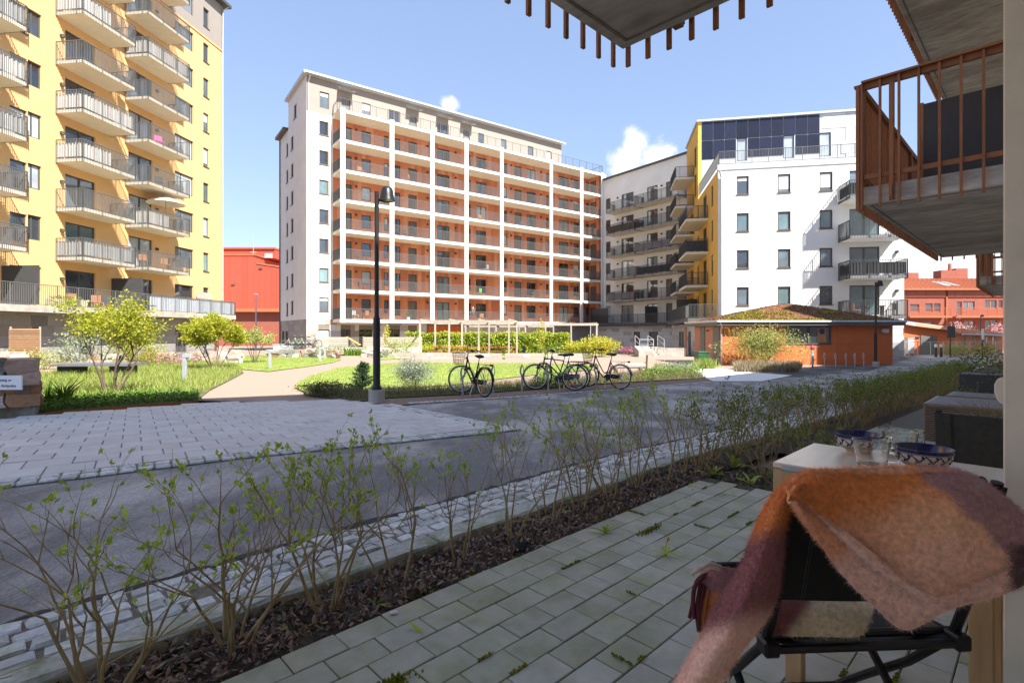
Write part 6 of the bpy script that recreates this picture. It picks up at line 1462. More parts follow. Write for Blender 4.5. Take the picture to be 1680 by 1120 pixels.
# shrubs as leaf volumes on real stems
def bush(name, px, py, Y, rad, label, leaf, n, size, cat='shrub', zc=None, shell=.35, stems=7, seed=0, asp=.55, lump=.3, upb=.3):
    q = G(px, py) if Y is None else Vector(((px - CX) / F * Y, Y, gz(Y))); t = thing(name, (q.x, q.y, gz(q.y) + .03), 0, label, cat); r = random.Random(px + seed); mb = MB(); tips = []
    zc = rad[2] * .95 if zc is None else zc
    for i in range(stems):
        a = 6.283 * i / stems + r.uniform(-.4, .4); d = Vector((math.cos(a) * rad[0] * .7, math.sin(a) * rad[1] * .7, (zc + rad[2]) * .8)); grow(mb, tips, Vector((math.cos(a) * .03, math.sin(a) * .03, -.03)), d.normalized(), d.length * .5, .012 * (rad[2] + .3), 2, r, .1, .12, (2, 2), .6, 5, .5)
    mb.build('stems', M['bark'], t); link('foliage', npmesh('foliage', blob_leaves((0, 0, zc), rad, n, size, px + seed, upb, shell, asp, lump), LEAF[leaf]), t); return t
bush('silver_shrub', 678, 641, None, (.62, .5, .42), 'silvery white shrub on the lawn between the lamp post and bicycles', 'silver', 7000, .055, zc=.5, asp=.3, shell=.2)
bush('silver_shrub', 1108, 608, 21.5, (1.0, .5, .26), 'low silvery shrub behind green ground cover at right', 'silver', 2000, .06, zc=.3, asp=.3)
q = G(594, 645); t = thing('dwarf_pine', (q.x, q.y, gz(q.y) + .03), 0, 'small dark green dwarf pine beside the black lamp post', 'conifer'); mb = MB(); cen = []; drs = []; r = random.Random(4)
mb.tube([(0, 0, 0), (.02, 0, .4), (0, 0, .82)], [.03, .02, .008], 6)
for k in range(85):
    z = r.uniform(.02, .74); a = r.uniform(0, 6.283); l = .36 * (1 - z / .86) ** .8 * r.uniform(.5, 1.1) + .03; e = Vector((math.cos(a) * l, math.sin(a) * l, z + l * .35 + .02)); mb.tube([(0, 0, z), e], [.008, .003], 4)
    for j in range(80):
        f = r.uniform(.15, 1.05); p = Vector((0, 0, z)).lerp(e, f); cen.append(p); v = Vector((math.cos(a), math.sin(a), .8)) * .6 + Vector((r.uniform(-1, 1), r.uniform(-1, 1), r.uniform(-1, 1))); drs.append(v)
mb.build('trunk', M['bark'], t); link('needles', npmesh('needles', leaves_np(cen, .055, .26, 0, dirs=drs, seed=2), LEAF['pine']), t)
bush('low_shrub', 535, 652, None, (.75, .38, .20), 'low dark green shrub at the path corner left of the pine', 'heath', 2600, .05, zc=.2, asp=.5)
bush('low_shrub', 570, 655, None, (.5, .25, .15), 'low brownish heath clump in front of the dwarf pine', 'heath', 900, .05, zc=.15, asp=.25)
pts = bed_pts(BEDM, 9500); o = link('bed_grasses', npmesh('bed_grasses', blades_np(pts, .2, .005, .8, 8), LEAF['dry'] + LEAF['heath'])); o['kind'] = 'stuff'
pts = np.array(bed_pts(BEDM, 3600, 0)); pts[:, 2] += np.random.default_rng(3).uniform(.04, .22, len(pts)); o = link('bed_ground_cover', npmesh('bed_ground_cover', leaves_np(pts, .045, .45, 1.2, seed=12), LEAF['heath'] + LEAF['dry'][:2])); o['kind'] = 'stuff'
gp2 = [G(872, 640), G(930, 637), G(930, 622), G(890, 624)]; gp3 = [G(1050, 626), G(1160, 618), G(1130, 606), G(1075, 606)]
for i, (pl, n) in enumerate(((gp2, 1300), (gp3, 2600))):
    pts = np.array(bed_pts(pl, n, 0)); pts[:, 2] += np.random.default_rng(i).uniform(.05, .32, n); o = link('green_ground_cover', npmesh('green_ground_cover', leaves_np(pts, .085, .6, 1.6, seed=20 + i), LEAF['ground'] + LEAF['bright'][1:2])); o['kind'] = 'stuff'
bush('forsythia_bush', 1250, 606, 28.3, (2.25, .65, 1.12), 'big loose budding shrub in front of the orange shed', 'forsy', 13000, .085, zc=1.15, stems=18, shell=.12, asp=.5, lump=.35)
hp = [G(1205, 612), G(1308, 612), G(1316, 604), G(1205, 604)]
o = link('dry_heath', npmesh('dry_heath', blades_np(bed_pts(hp, 4200), .38, .012, .5, 13), LEAF['dry'] + [mat('dry_mauve', (.36, .28, .24), .9, .3, 5, coords='World')])); o['kind'] = 'stuff'
q = G(1158, 606); t = thing('grass_tuft', (q.x, q.y, gz(q.y)), 0, 'light green grass tuft beside the green waste bin', 'grass'); link('blades', npmesh('blades', blades_np([(random.gauss(0, .25), random.gauss(0, .2), 0) for _ in range(700)], .5, .012, .6, seed=5), LEAF['blade']), t)
# long clipped hedge and lime bush in the middle
def box_hedge(px0, px1, Y, z1, dep, label, leaf, n, size, name='hedge'):
    x0, x1 = (px0 - CX) / F * Y, (px1 - CX) / F * Y; t = thing(name, (x0, Y, gz(Y)), 0, label, 'hedge'); r = np.random.default_rng(px0); W_ = x1 - x0; p = r.uniform(0, 1, (n, 3)); h = z1 - gz(Y)
    k = r.integers(0, 3, n); p[k == 0, 1] *= .12; p[k == 1, 2] = 1 - p[k == 1, 2] * .1
    p[:, 0] *= W_; p[:, 1] *= dep; bumps = .07 * np.sin(p[:, 0] * 2.1) + .05 * np.sin(p[:, 0] * 5.3 + 1) + .04 * np.sin(p[:, 1] * 7); p[:, 2] = p[:, 2] * (h + bumps) + .05; p[:, 1] += .08 * np.sin(p[:, 0] * 3.7 + p[:, 2] * 4)
    link('foliage', npmesh('foliage', leaves_np(p, size, .6, .3, seed=px0), LEAF[leaf]), t); mb = MB(); rr = random.Random(px0)
    for i in range(int(W_ / .35)):
        x = i * .35 + rr.uniform(0, .2); mb.tube([(x, dep * .5, 0), (x + rr.uniform(-.15, .15), dep * .5, h * .8)], .018, 4)
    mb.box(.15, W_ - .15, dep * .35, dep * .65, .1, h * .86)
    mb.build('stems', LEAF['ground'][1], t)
box_hedge(665, 935, 48.6, zat(547, 48.6), 1.1, 'long bright green hedge behind the timber pergola', 'bright', 13000, .17)
bush('lime_bush', 985, 585, 41.5, (1.55, .9, .8), 'lime yellow bush at the right end of the green hedge', 'lime', 3800, .13, zc=.95, seed=1)
bush('lime_bush', 945, 585, 42.5, (1.3, .7, .55), 'lower lime yellow bush left of the tall lime one', 'lime', 2300, .13, zc=.65, seed=2)
bush('flower_bush', 735, 582, 46.5, (3.6, .35, .42), 'yellow and reddish flowering shrubs below the pergola hedge', 'lime', 2600, .13, zc=.55, seed=5)
bush('flower_bush', 655, 585, 42, (1.7, .7, .7), 'loose pale shrub in front of the garden fence', 'forsy', 1500, .12, zc=.75, seed=3)
bush('sapling', 634, 578, 41, (.25, .25, 1.0), 'thin yellow leaved sapling beside the black lamp post', 'lime', 220, .14, zc=1.75, stems=2, seed=4)
bush('sapling', 888, 586, 40, (.35, .3, 1.1), 'slender yellow green sapling right of the litter bin', 'lime', 260, .13, zc=1.7, stems=2, seed=6)
bush('low_shrub', 625, 588, 40, (1.0, .6, .3), 'low pale rock garden shrubs behind the lamp post', 'silver', 700, .1, zc=.3, seed=9)
for px, Y, rd, l, lf, n in ((16, 24, (1.1, .7, .5), 'round green bush at the left edge by slatted screen', 'forsy', 1500), (75, 25, (1.3, .6, .5), 'grey green bush right of the slatted screen', 'forsy', 1500), (126, 22.5, (1.3, .6, .95), 'blue green shrub behind the nearest maple', 'silver', 1800), (225, 26, (1.6, .7, .9), 'leafy yellow shrub behind the pink flowers', 'maple', 2400)):
    bush('shrub', px, 600, Y, rd, l, lf, n, .09, seed=11)
for px, Y, w, l in ((560, 47.5, 1.6, 'green grass patch under the barred fence gap'),):
    t = thing('grass_patch', ((px - CX) / F * 44.5, 44.5, gz(44.5)), 0, l, 'grass'); link('blades', npmesh('blades', blades_np([(random.uniform(-2.2, 2.2), random.uniform(-.4, .4), 0) for _ in range(1200)], .75, .02, .4, seed=2), LEAF['ground'] + LEAF['bright'][:1]), t)
q = G(1015, 586); bush('flower_bush', 1030, 583, 46, (.9, .4, .3), 'purple flowering low plants by the grey wing base', 'pink', 300, .12, zc=.45, seed=7)
# far trees
def far_tree(px, Y, H, w, label, leaf='tree', n=2500, sz=.3, seed=0, name='tree'):
    t = thing(name, ((px - CX) / F * Y, Y, gz(Y)), 0, label, 'tree'); r = random.Random(px + seed); mb = MB(); tips = []
    grow(mb, tips, Vector((0, 0, 0)), Vector((0, 0, 1)), H * .45, H * .022, 3, r, .3, .1, (3, 4), .62, 6, .7); mb.build('trunk', M['bark'], t)
    cs = [np.random.default_rng(i).normal(size=(max(1, n // len(tips)), 3)) * w * .12 + np.array(p) for i, (p, _, d) in enumerate(tips)]
    link('crown', npmesh('crown', leaves_np(np.concatenate(cs), sz, .6, .4, seed=seed), LEAF[leaf]), t)
far_tree(447, 96, 13.2, 9, 'green tree top behind the red hall beside white tower', n=3000, sz=.45)
far_tree(361, 96, 15, 6, 'green tree top peeking over the red hall by yellow building', n=1500, sz=.4, seed=2)
for px, l in ((1585, 'pink blossoming cherry tree left of the far lamp post'), (1640, 'pink blossoming cherry tree beside the concrete pier'), (1486, 'pink blossoming cherry twigs at the corner of white block')): far_tree(px, 55, 2.9, 2.4, l, 'blossom', 420, .16, 5, 'cherry_tree')
for i, (px, Y) in enumerate(((1575, 41.5), (1615, 42.2), (1562, 41))): bush('shrub', px, 588, Y, (1.1, .5, .6), ['leafy pale shrub before the wire fence, middle', 'leafy pale shrub before the wire fence, right', 'leafy pale shrub at the square sign post'][i], 'forsy', 700, .11, seed=20 + i)
# ------------------------------------------------------------------ patio furniture
M['table_wood'] = mat('pale_birch_wood', (.74, .63, .49), .26, .12, 3, .02, 40, spec=.5, stretch=(1, 6, 1)); M['leg_wood'] = mat('oak_wood', (.52, .34, .17), .55, .22, 5, .03, 40, stretch=(6, 6, .6))
tb = thing('folding_table', U(1.978, 0.085), UA, 'small pale wooden drop leaf balcony table against the concrete pier', 'table')   # local x = along facade, y = towards courtyard
TW, TL, TZ = .462, .61, .777
MB().box(0, TW, 0, TL, TZ - .02, TZ).build('tabletop', M['table_wood'], tb, bevel=.003)
MB().box(-.004, .016, .0, TL - .002, TZ - .225, TZ - .022).build('drop_leaf', M['leg_wood'], tb, bevel=.002)
MB().box(-.003, -.001, .05, TL - .03, TZ - .019, TZ - .004).build('hinge_plate', M['galv'], tb)
MB().tube([(-.004, .05, TZ - .021), (-.004, TL - .03, TZ - .021)], .0035, 6).build('hinge_pin', M['chrome'], tb)
for x, y in ((.03, .028), (.03, TL - .085), (TW - .07, .028), (TW - .07, TL - .085)): MB().box(x, x + .045, y, y + .055, 0, TZ - .022).build('leg', M['leg_wood'], tb, bevel=.003)
MB().box(.08, .10, .085, TL - .09, TZ - .10, TZ - .022).build('apron', M['leg_wood'], tb)
# crockery
NAVY = mat('navy_glaze', (.012, .018, .09), .12, .15, 30, spec=.6); CREAM = mat('cream_glaze', (.62, .53, .38), .2, .1, 20, spec=.5); TERRA = mat('sand_ceramic', (.52, .38, .24), .6, .15, 20)
GL = bpy.data.materials.new('clear_glass'); GL.use_nodes = True; nt = GL.node_tree; nt.nodes.clear(); o_ = nt.nodes.new('ShaderNodeOutputMaterial'); g_ = nt.nodes.new('ShaderNodeBsdfGlass'); g_.inputs['IOR'].default_value = 1.45; g_.inputs['Roughness'].default_value = .0; nt.links.new(g_.outputs[0], o_.inputs[0])
def bowl(x, y, R, label):
    t = thing('bowl', (x, y, TZ), random.random(), label, 'bowl', 'patterned bowls on the table'); k = R / .08
    prof = [(0, .006), (.035, .006), (.036, 0), (.041, 0), (.041, .008), (.055, .018), (.069, .034), (.077, .052), (.080, .072), (.0795, .0745)]
    inn = [(.0795, .0745), (.077, .072), (.072, .050), (.060, .028), (.04, .016), (0, .013)]
    sc = lambda pr: [(a * k, z * k) for a, z in pr]
    MB().lathe(sc(prof[:6]), 40).build('foot', TERRA, t, smooth=True); MB().lathe(sc(prof[5:]), 40).build('body', CREAM, t, smooth=True); MB().lathe(sc(inn), 40).build('inside', NAVY, t, smooth=True)
    def rad(z):
        for (r0, z0), (r1, z1) in zip(prof[5:], prof[6:]):
            if z0 <= z <= z1: return r0 + (r1 - r0) * (z - z0) / max(1e-6, z1 - z0)
        return .08
    def band(z0, z1, n=48): MB().lathe([((rad(z0 + (z1 - z0) * i / 3) + .0007) * k, (z0 + (z1 - z0) * i / 3) * k) for i in range(4)], n).build('painted_band', NAVY, t, smooth=True)
    band(.062, .0743); band(.0215, .024); band(.0265, .029)
    for n, za, zb, w in ((13, .034, .057, .0024), (13, .040, .057, .0016)):
        m = MB(); N_ = n * 8
        for i in range(N_):
            q = []
            for ii in (i, i + 1):
                f = (ii / 8) % 1; tri = 1 - abs(2 * f - 1); a = 6.28318 * ii / N_; z = za + (zb - za) * tri
                for dz in (-w, w): r_ = (rad(min(.0743, z + dz)) + .0009) * k; q.append((r_ * math.cos(a), r_ * math.sin(a), (z + dz) * k))
            m.quad(q[0], q[2], q[3], q[1])
        m.build('painted_zigzag', NAVY, t, smooth=True)
    m = MB()
    for i in range(26):
        a = 6.28318 * (i + .5) / 26; z = .0355 if i % 2 else .054; r_ = (rad(z) + .0004) * k; m.sphere((r_ * math.cos(a), r_ * math.sin(a), z * k), .0042 * k, 4)
    m.build('painted_dots', NAVY, t, smooth=True)
    band(.0585, .0605)
def mug(x, y, a, label):
    t = thing('glass_cup', (x, y, TZ + .001), a, label, 'glass cup', 'clear glass cups on the table')
    MB().lathe([(0, 0), (.040, 0), (.044, .004), (.056, .086), (.0575, .09), (.0555, .0905), (.0535, .086), (.041, .010), (.038, .008), (0, .008)], 80).build('cup', GL, t, smooth=False)
    MB().tube([(.052, 0, .072), (.066, 0, .076), (.078, 0, .066), (.079, 0, .045), (.068, 0, .026), (.046, 0, .024)], .0062, 10).build('handle', GL, t, smooth=True)
p = [(1.38, 1.755), (1.335, 2.02), (1.245, 1.815), (1.46, 1.965)]
bowl(1.385, 1.765, .0825, 'blue and cream zigzag patterned bowl, nearer one on the table'); bowl(1.335, 2.02, .079, 'blue and cream patterned bowl, farther left one on table')
mug(1.245, 1.815, R_(-35), 'clear glass cup with handle, left, in front of the farther bowl'); mug(1.455, 1.965, R_(200), 'clear glass cup with handle, right, behind the nearer bowl')
q = U(2.04, .125); t = thing('sunglasses', (q.x, q.y, TZ), UA + .5, 'black folded sunglasses at the table end beside the pier', 'sunglasses')
for s in (-.033, .033): MB().sphere((s, 0, .02), .028, 7, sq=(1, .3, .72)).build('lens', M['rubber'], t, smooth=True)
MB().bar((-.062, .01, .03), (.062, .012, .03), .007).bar((-.06, .012, .028), (.05, .03, .012), .006).build('frame', M['black'], t)
# folding canvas chairs
CV = mat('black_canvas', (.017, .0165, .015), .9, .25, 60, .05, 300); CVF = mat('charcoal_canvas', (.055, .052, .045), .95, .25, 60, .05, 300)
NETM = mat('black_mesh_fabric', (.02, .021, .024), .6, .2, 200)
def chair(loc, rz, label, cv):
    t = thing('folding_chair', loc, rz, label, 'chair', 'black folding canvas chairs'); w = .25; zb, zt = .45, .885
    yb = lambda z: -.22 - (z - .45) / .435 * .10
    for s in (-1, 1):
        MB().tube([(s * w, yb(zt), zt), (s * w, yb(.6), .6), (s * w, -.2, .45), (s * w, -.06, .30), (s * w, .10, .16), (s * w, .26, .015)], .0125, 8).build('rear_post', M['black'], t, smooth=True)
        MB().tube([(s * (w - .055), .24, .45), (s * (w - .03), .12, .33), (s * (w - .03), -.06, .18), (s * (w - .03), -.27, .015)], .0125, 8).build('cross_leg', M['black'], t, smooth=True)
        MB().box(s * w - .02, s * w + .02, -.24, -.19, .43, .47).build('joint', M['black'], t, bevel=.006)
        MB().tube([(s * w, -.21, .455), (s * (w - .06), .24, .455)], .011, 8).build('seat_side', M['black'], t)
    for y, z, ww in ((-.225, .447, w + .01), (.24, .45, w - .06), (-.18, .455, w + .01)): MB().tube([(-ww, y, z), (ww, y, z)], .011, 8).build('crossbar', M['black'], t)
    MB().tube([(-w - .03, -.25, .03), (w + .03, -.25, .03)], .009, 8).build('foot_bar', M['black'], t); MB().tube([(-w, .245, .03), (w, .245, .03)], .009, 8).build('foot_bar', M['black'], t)
    n, k = 14, 8; m = MB(); ix = {}
    for side in (0, 1):
        for i in range(n + 1):
            for j in range(k + 1):
                f = i / n; z = .595 + (.875 - .595) * j / k; x = -w - .012 + (2 * w + .024) * f; sag = .035 * math.sin(math.pi * f) * (1.0 if side == 0 else 1.0); y = yb(z) - .016 + .03 * side * (1 if 0 < f < 1 else 1) - sag * .6
                ix[side, i, j] = len(m.v); m.v.append((x, y, z))
    for side in (0, 1):
        for i in range(n):
            for j in range(k):
                q = (ix[side, i, j], ix[side, i + 1, j], ix[side, i + 1, j + 1], ix[side, i, j + 1]); m.f.append(q if side == 0 else q[::-1]); m.m.append(0)
    for i in range(n):
        for j in (0, k): m.f.append((ix[0, i, j], ix[1, i, j], ix[1, i + 1, j], ix[0, i + 1, j])); m.m.append(0)
    for i in (0, n):
        for j in range(k): m.f.append((ix[0, i, j], ix[0, i, j + 1], ix[1, i, j + 1], ix[1, i, j])); m.m.append(0)
    m.build('back_canvas', cv, t, smooth=True)
    for xs in (-w + .045, w - .045): MB().bar((xs, yb(.597) - .0225 - .003, .597), (xs, yb(.873) - .0225 - .003, .873), .003, .002).bar((xs + .006, yb(.597) - .0235 - .003, .597), (xs + .006, yb(.873) - .0235 - .003, .873), .002, .002).build('seam', CVF, t)
    MB().bar((-w, yb(.6) - .031, .603), (w, yb(.6) - .031, .603), .004, .012).build('hem', CVF, t) if False else None
    m = MB(); n = 10; ix = {}
    for i in range(n + 1):
        for j in range(n + 1): f, g = i / n, j / n; ix[i, j] = len(m.v); m.v.append(((-w + 2 * w * f) * (1 - .24 * g), -.21 + .45 * g, .458 - .03 * math.sin(math.pi * f)))
    for i in range(n):
        for j in range(n): m.f.append((ix[i, j], ix[i + 1, j], ix[i + 1, j + 1], ix[i, j + 1])); m.m.append(0)
    m.build('seat', NETM, t, smooth=True); return t
chair((.885, 1.55, 0), R_(3), 'black folding canvas chair in foreground with the wool blanket over it', CV)
q = U(3.39, .11); chair((q.x, q.y, 0), R_(-45.8), 'charcoal folding canvas chair on the far side of the table', CVF)
# ------------------------------------------------------------------ wool blanket
BM = bpy.data.materials.new('mohair_wool'); BM.use_nodes = True; nt = BM.node_tree; N = nt.nodes.new; L = nt.links.new; pb = nt.nodes['Principled BSDF']; pb.inputs['Roughness'].default_value = .95; pb.inputs['Specular IOR Level'].default_value = .1; pb.inputs['Sheen Weight'].default_value = .3
at = N('ShaderNodeVertexColor'); at.layer_name = 'Col'; nz = N('ShaderNodeTexNoise'); nz.inputs['Scale'].default_value = 90; nz.inputs['Detail'].default_value = 6; tc = N('ShaderNodeTexCoord'); L(tc.outputs['Object'], nz.inputs['Vector'])
mr = N('ShaderNodeMapRange'); mr.inputs[1].default_value = .3; mr.inputs[2].default_value = .7; mr.inputs[3].default_value = .78; mr.inputs[4].default_value = 1.22; L(nz.outputs[0], mr.inputs[0])
vm = N('ShaderNodeVectorMath'); vm.operation = 'SCALE'; L(at.outputs[0], vm.inputs[0]); L(mr.outputs[0], vm.inputs['Scale']); L(vm.outputs[0], pb.inputs['Base Color'])
bp = N('ShaderNodeBump'); bp.inputs['Strength'].default_value = .8; bp.inputs['Distance'].default_value = .006; L(nz.outputs[0], bp.inputs['Height']); L(bp.outputs[0], pb.inputs['Normal'])
ORA, TAN, PNK, PUR, MAR, CRM, BRN = [np.array(c) for c in ((.76, .29, .08), (.84, .49, .30), (.86, .58, .47), (.44, .25, .255), (.32, .125, .13), (.80, .68, .48), (.15, .08, .085))]
def sst(a, b, x): t = min(1, max(0, (x - a) / (b - a))); return t * t * (3 - 2 * t)
def cr(P_, n):
    P_ = np.asarray(P_, float); k = len(P_); out = []
    ext = np.concatenate([[2 * P_[0] - P_[1]], P_, [2 * P_[-1] - P_[-2]]])
    for i in range(k - 1):
        p0, p1, p2, p3 = ext[i], ext[i + 1], ext[i + 2], ext[i + 3]
        for j in range(n): t = j / n; out.append(.5 * ((2 * p1) + (-p0 + p2) * t + (2 * p0 - 5 * p1 + 4 * p2 - p3) * t * t + (-p0 + 3 * p1 - 3 * p2 + p3) * t ** 3))
    out.append(ext[-2]); return np.array(out)
BV, BF, BC = [], [], []; FZ, FC = [], []
def patch(rows, colf, n=7, thick=.016, wr=.006, seed=0, fuzz=9000, flen=.011):
    """rows of (px, py, Y) control points -> a thick woollen sheet"""
    rows = np.array([[tuple(P(a, b, c)) + (a, b) for a, b, c in r] for r in rows], float)
    g = np.array([cr(r, n) for r in rows]); g = np.array([cr(g[:, j], n) for j in range(g.shape[1])]).transpose(1, 0, 2)
    X = g[..., :3].copy(); rr = np.random.default_rng(seed)
    du = np.gradient(X, axis=1); dv = np.gradient(X, axis=0); nn = np.cross(du, dv); nn /= np.linalg.norm(nn, axis=2)[..., None] + 1e-9
    camd = np.array([0, 0, CAMH]) - X
    if (nn * camd).sum() < 0: nn = -nn
    w = sum(np.sin(X @ rr.normal(size=3) * rr.uniform(9, 34) + rr.uniform(0, 6)) for _ in range(5)) / 3; X = X + nn * (w * wr)[..., None]
    H_, W_ = X.shape[:2]; A = X; B = X - nn * thick; o = len(BV)
    col = np.array([[colf(g[i, j, 3], g[i, j, 4]) for j in range(W_)] for i in range(H_)])
    for lay in (A, B): BV.extend(map(tuple, lay.reshape(-1, 3))); BC.extend(map(tuple, col.reshape(-1, 3)))
    id_ = lambda i, j, l: o + l * H_ * W_ + i * W_ + j
    for i in range(H_ - 1):
        for j in range(W_ - 1): BF.append((id_(i, j, 0), id_(i, j + 1, 0), id_(i + 1, j + 1, 0), id_(i + 1, j, 0))); BF.append((id_(i, j, 1), id_(i + 1, j, 1), id_(i + 1, j + 1, 1), id_(i, j + 1, 1)))
    for i in range(H_ - 1):
        for j in (0, W_ - 1): BF.append((id_(i, j, 0), id_(i + 1, j, 0), id_(i + 1, j, 1), id_(i, j, 1)))
    for j in range(W_ - 1):
        for i in (0, H_ - 1): BF.append((id_(i, j, 0), id_(i, j, 1), id_(i, j + 1, 1), id_(i, j + 1, 0)))
    # loose fibres
    fi = rr.uniform(0, H_ - 1.001, fuzz); fj = rr.uniform(0, W_ - 1.001, fuzz); ii, jj = fi.astype(int), fj.astype(int); a, b = (fi - ii)[:, None], (fj - jj)[:, None]
    p = A[ii, jj] * (1 - a) * (1 - b) + A[ii + 1, jj] * a * (1 - b) + A[ii, jj + 1] * (1 - a) * b + A[ii + 1, jj + 1] * a * b; c = col[ii, jj]
    d = nn[ii, jj] * .45 + rr.normal(size=(fuzz, 3)) * .75; d /= np.linalg.norm(d, axis=1)[:, None]; l = (flen * rr.uniform(.5, 1.4, fuzz))[:, None]
    s = np.cross(d, rr.normal(size=(fuzz, 3))); s /= np.linalg.norm(s, axis=1)[:, None]; s *= .00035
    FZ.append(np.stack([p - s, p + s, p + d * l + rr.normal(size=(fuzz, 3)) * .001], 1).reshape(-1, 3)); FC.append(np.repeat(c * 1.15, 3, 0))
    e = rr.integers(0, 4, fuzz // 5)
def c_main(x, y):
    jit = 6 * math.sin(x * .07 + y * .05)
    b = sst(-8, 8, (x + jit) - (1492 + (y - 765) * 1.12)); d = (x - 1300) * .30 + (y - 770) * 1.0 + jit
    base = ORA * (1 - sst(70, 150, d)) + TAN * sst(70, 150, d); base = base * (1 - .45 * sst(150, 220, d)) + PNK * .45 * sst(150, 220, d)
    c = base * (1 - b) + PUR * b; k = sst(1640, 1656, x) * sst(885, 897, y); return c * (1 - k) + BRN * k
top = [(1288, 800), (1318, 776), (1362, 770), (1410, 768), (1462, 765), (1522, 767), (1592, 783), (1700, 858)]
bot = [(1304, 812), (1354, 848), (1416, 900), (1478, 946), (1540, 978), (1594, 960), (1642, 945), (1712, 914)]
rows = [[(x + 4, y + 30, 1.33) for x, y in top], [(x, y + 4, 1.262) for x, y in top]]
rows[1] = [(x, y - 1, 1.215) for x, y in top]
for f, Y in ((.10, 1.155), (.34, 1.125), (.66, 1.105), (.9, 1.10), (1.0, 1.105)):
    rows.append([(t_[0] + (b_[0] - t_[0]) * f, t_[1] + (b_[1] - t_[1]) * f, Y - .012 * math.sin(j * 1.3 + f * 3) + (0.02 if j == 0 else 0)) for j, (t_, b_) in enumerate(zip(top, bot))])
patch(rows, c_main, seed=1, fuzz=42000, wr=.008)
def c_fold(x, y):
    c = PNK if y < 4000 else TAN; k = sst(1640, 1656, x) * sst(885, 897, y); o_ = 1 - sst(0, 26, (x - 1395) * .4 + (y - 905) * .9 + 14); c = c * (1 - .6 * o_) + ORA * .6 * o_; return c * (1 - k) + BRN * k
bot2 = [(1302, 824), (1336, 878), (1384, 944), (1430, 990), (1486, 1032), (1566, 1000), (1640, 972), (1712, 940)]
patch([[(x, y, 1.175) for x, y in top], [((x + a) / 2, (y + b) / 2, 1.145) for (x, y), (a, b) in zip(top, bot2)], [(a * .9 + x * .1, b * .9 + y * .1, 1.125) for (x, y), (a, b) in zip(top, bot2)], [(a, b, 1.125) for a, b in bot2]], c_fold, seed=2, fuzz=16000)
# rounded pink edge roll along the lower side of the upper layer
er = bot
dj = [.075, .03] + [0] * 6
patch([[(x - 3, y - 10, 1.108 + q) for (x, y), q in zip(er, dj)], [(x - 5, y + 4, 1.098 + q) for (x, y), q in zip(er, dj)], [(x - 3, y + 13, 1.11 + q) for (x, y), q in zip(er, dj)]], lambda x, y: BRN if x > 1652 else PNK, seed=3, fuzz=7000, thick=.012, wr=.002)
def c_band(x, y):
    d = y + (x - 1240) * .35; a = sst(858, 900, d); b = sst(985, 1030, d); c = ORA * (1 - a) + MAR * a; return c * (1 - b) + PNK * b
LFT = [(1292, 786), (1262, 818), (1240, 862), (1216, 918), (1180, 985), (1146, 1048), (1112, 1110), (1078, 1180)]
RGT = [(1322, 792), (1306, 826), (1292, 872), (1280, 930), (1270, 985), (1246, 1030), (1200, 1090), (1150, 1170)]
DP = [1.215, 1.20, 1.19, 1.18, 1.165, 1.15, 1.14, 1.13]
patch([[(l[0] - 0, l[1], d + .05), (l[0] + (r_[0] - l[0]) * .12, l[1] + (r_[1] - l[1]) * .12, d + .01), ((l[0] + r_[0]) / 2, (l[1] + r_[1]) / 2, d - .035), (l[0] + (r_[0] - l[0]) * .85, l[1] + (r_[1] - l[1]) * .85, d), (r_[0], r_[1], d + .05)] for l, r_, d in zip(LFT, RGT, DP)], c_band, seed=4, fuzz=30000)
# part lying on the seat
def c_seat(x, y):
    d = x - 1338 + (y - 975) * .79; a = sst(-9, 9, d); return MAR * (1 - a) + CRM * a
patch([[(1262, 960, 1.42), (1300, 955, 1.44), (1345, 950, 1.45), (1395, 955, 1.45), (1436, 965, 1.43)], [(1262, 990, 1.35), (1300, 985, 1.35), (1345, 985, 1.36), (1395, 990, 1.36), (1434, 990, 1.36)], [(1262, 1020, 1.325), (1300, 1018, 1.32), (1345, 1015, 1.32), (1395, 1018, 1.325), (1428, 1015, 1.33)], [(1262, 1040, 1.32), (1300, 1043, 1.315), (1345, 1045, 1.315), (1395, 1044, 1.32), (1415, 1038, 1.33)]], c_seat, seed=5, fuzz=14000, thick=.03)
# fringed end hanging at the left
def c_end(x, y): a = sst(962, 975, y + (x - 1180) * .25); return PUR * 1.15 * (1 - a) + (ORA * .6 + TAN * .4) * a
patch([[(1150, 938, 1.30), (1175, 928, 1.29), (1215, 932, 1.29), (1250, 940, 1.30)], [(1148, 962, 1.275), (1175, 962, 1.26), (1215, 965, 1.26), (1250, 970, 1.28)], [(1150, 1000, 1.27), (1176, 1000, 1.255), (1210, 1000, 1.255), (1240, 1005, 1.28)], [(1148, 1040, 1.275), (1165, 1050, 1.26), (1200, 1060, 1.26), (1230, 1060, 1.28)]], c_end, seed=6, fuzz=9000)
bl = thing('wool_blanket', (0, 0, 0), 0, 'fuzzy checked wool blanket in orange, pink and maroon draped over the front chair', 'blanket')
me = bpy.data.meshes.new('cloth'); me.from_pydata(BV, [], BF); ca = me.color_attributes.new('Col', 'FLOAT_COLOR', 'POINT'); ca.data.foreach_set('color', np.concatenate([np.array(BC), np.ones((len(BC), 1))], 1).astype(np.float32).ravel()); me.materials.append(BM); me.polygons.foreach_set('use_smooth', [True] * len(me.polygons)); me.update(); link('cloth', me, bl)
fv = np.concatenate(FZ); me = npmesh('fibres', fv, BM, k=3); ca = me.color_attributes.new('Col', 'FLOAT_COLOR', 'POINT'); fc = np.concatenate(FC); ca.data.foreach_set('color', np.concatenate([fc, np.ones((len(fc), 1))], 1).astype(np.float32).ravel()); o = link('fibres', me, bl); o['kind'] = 'stuff'
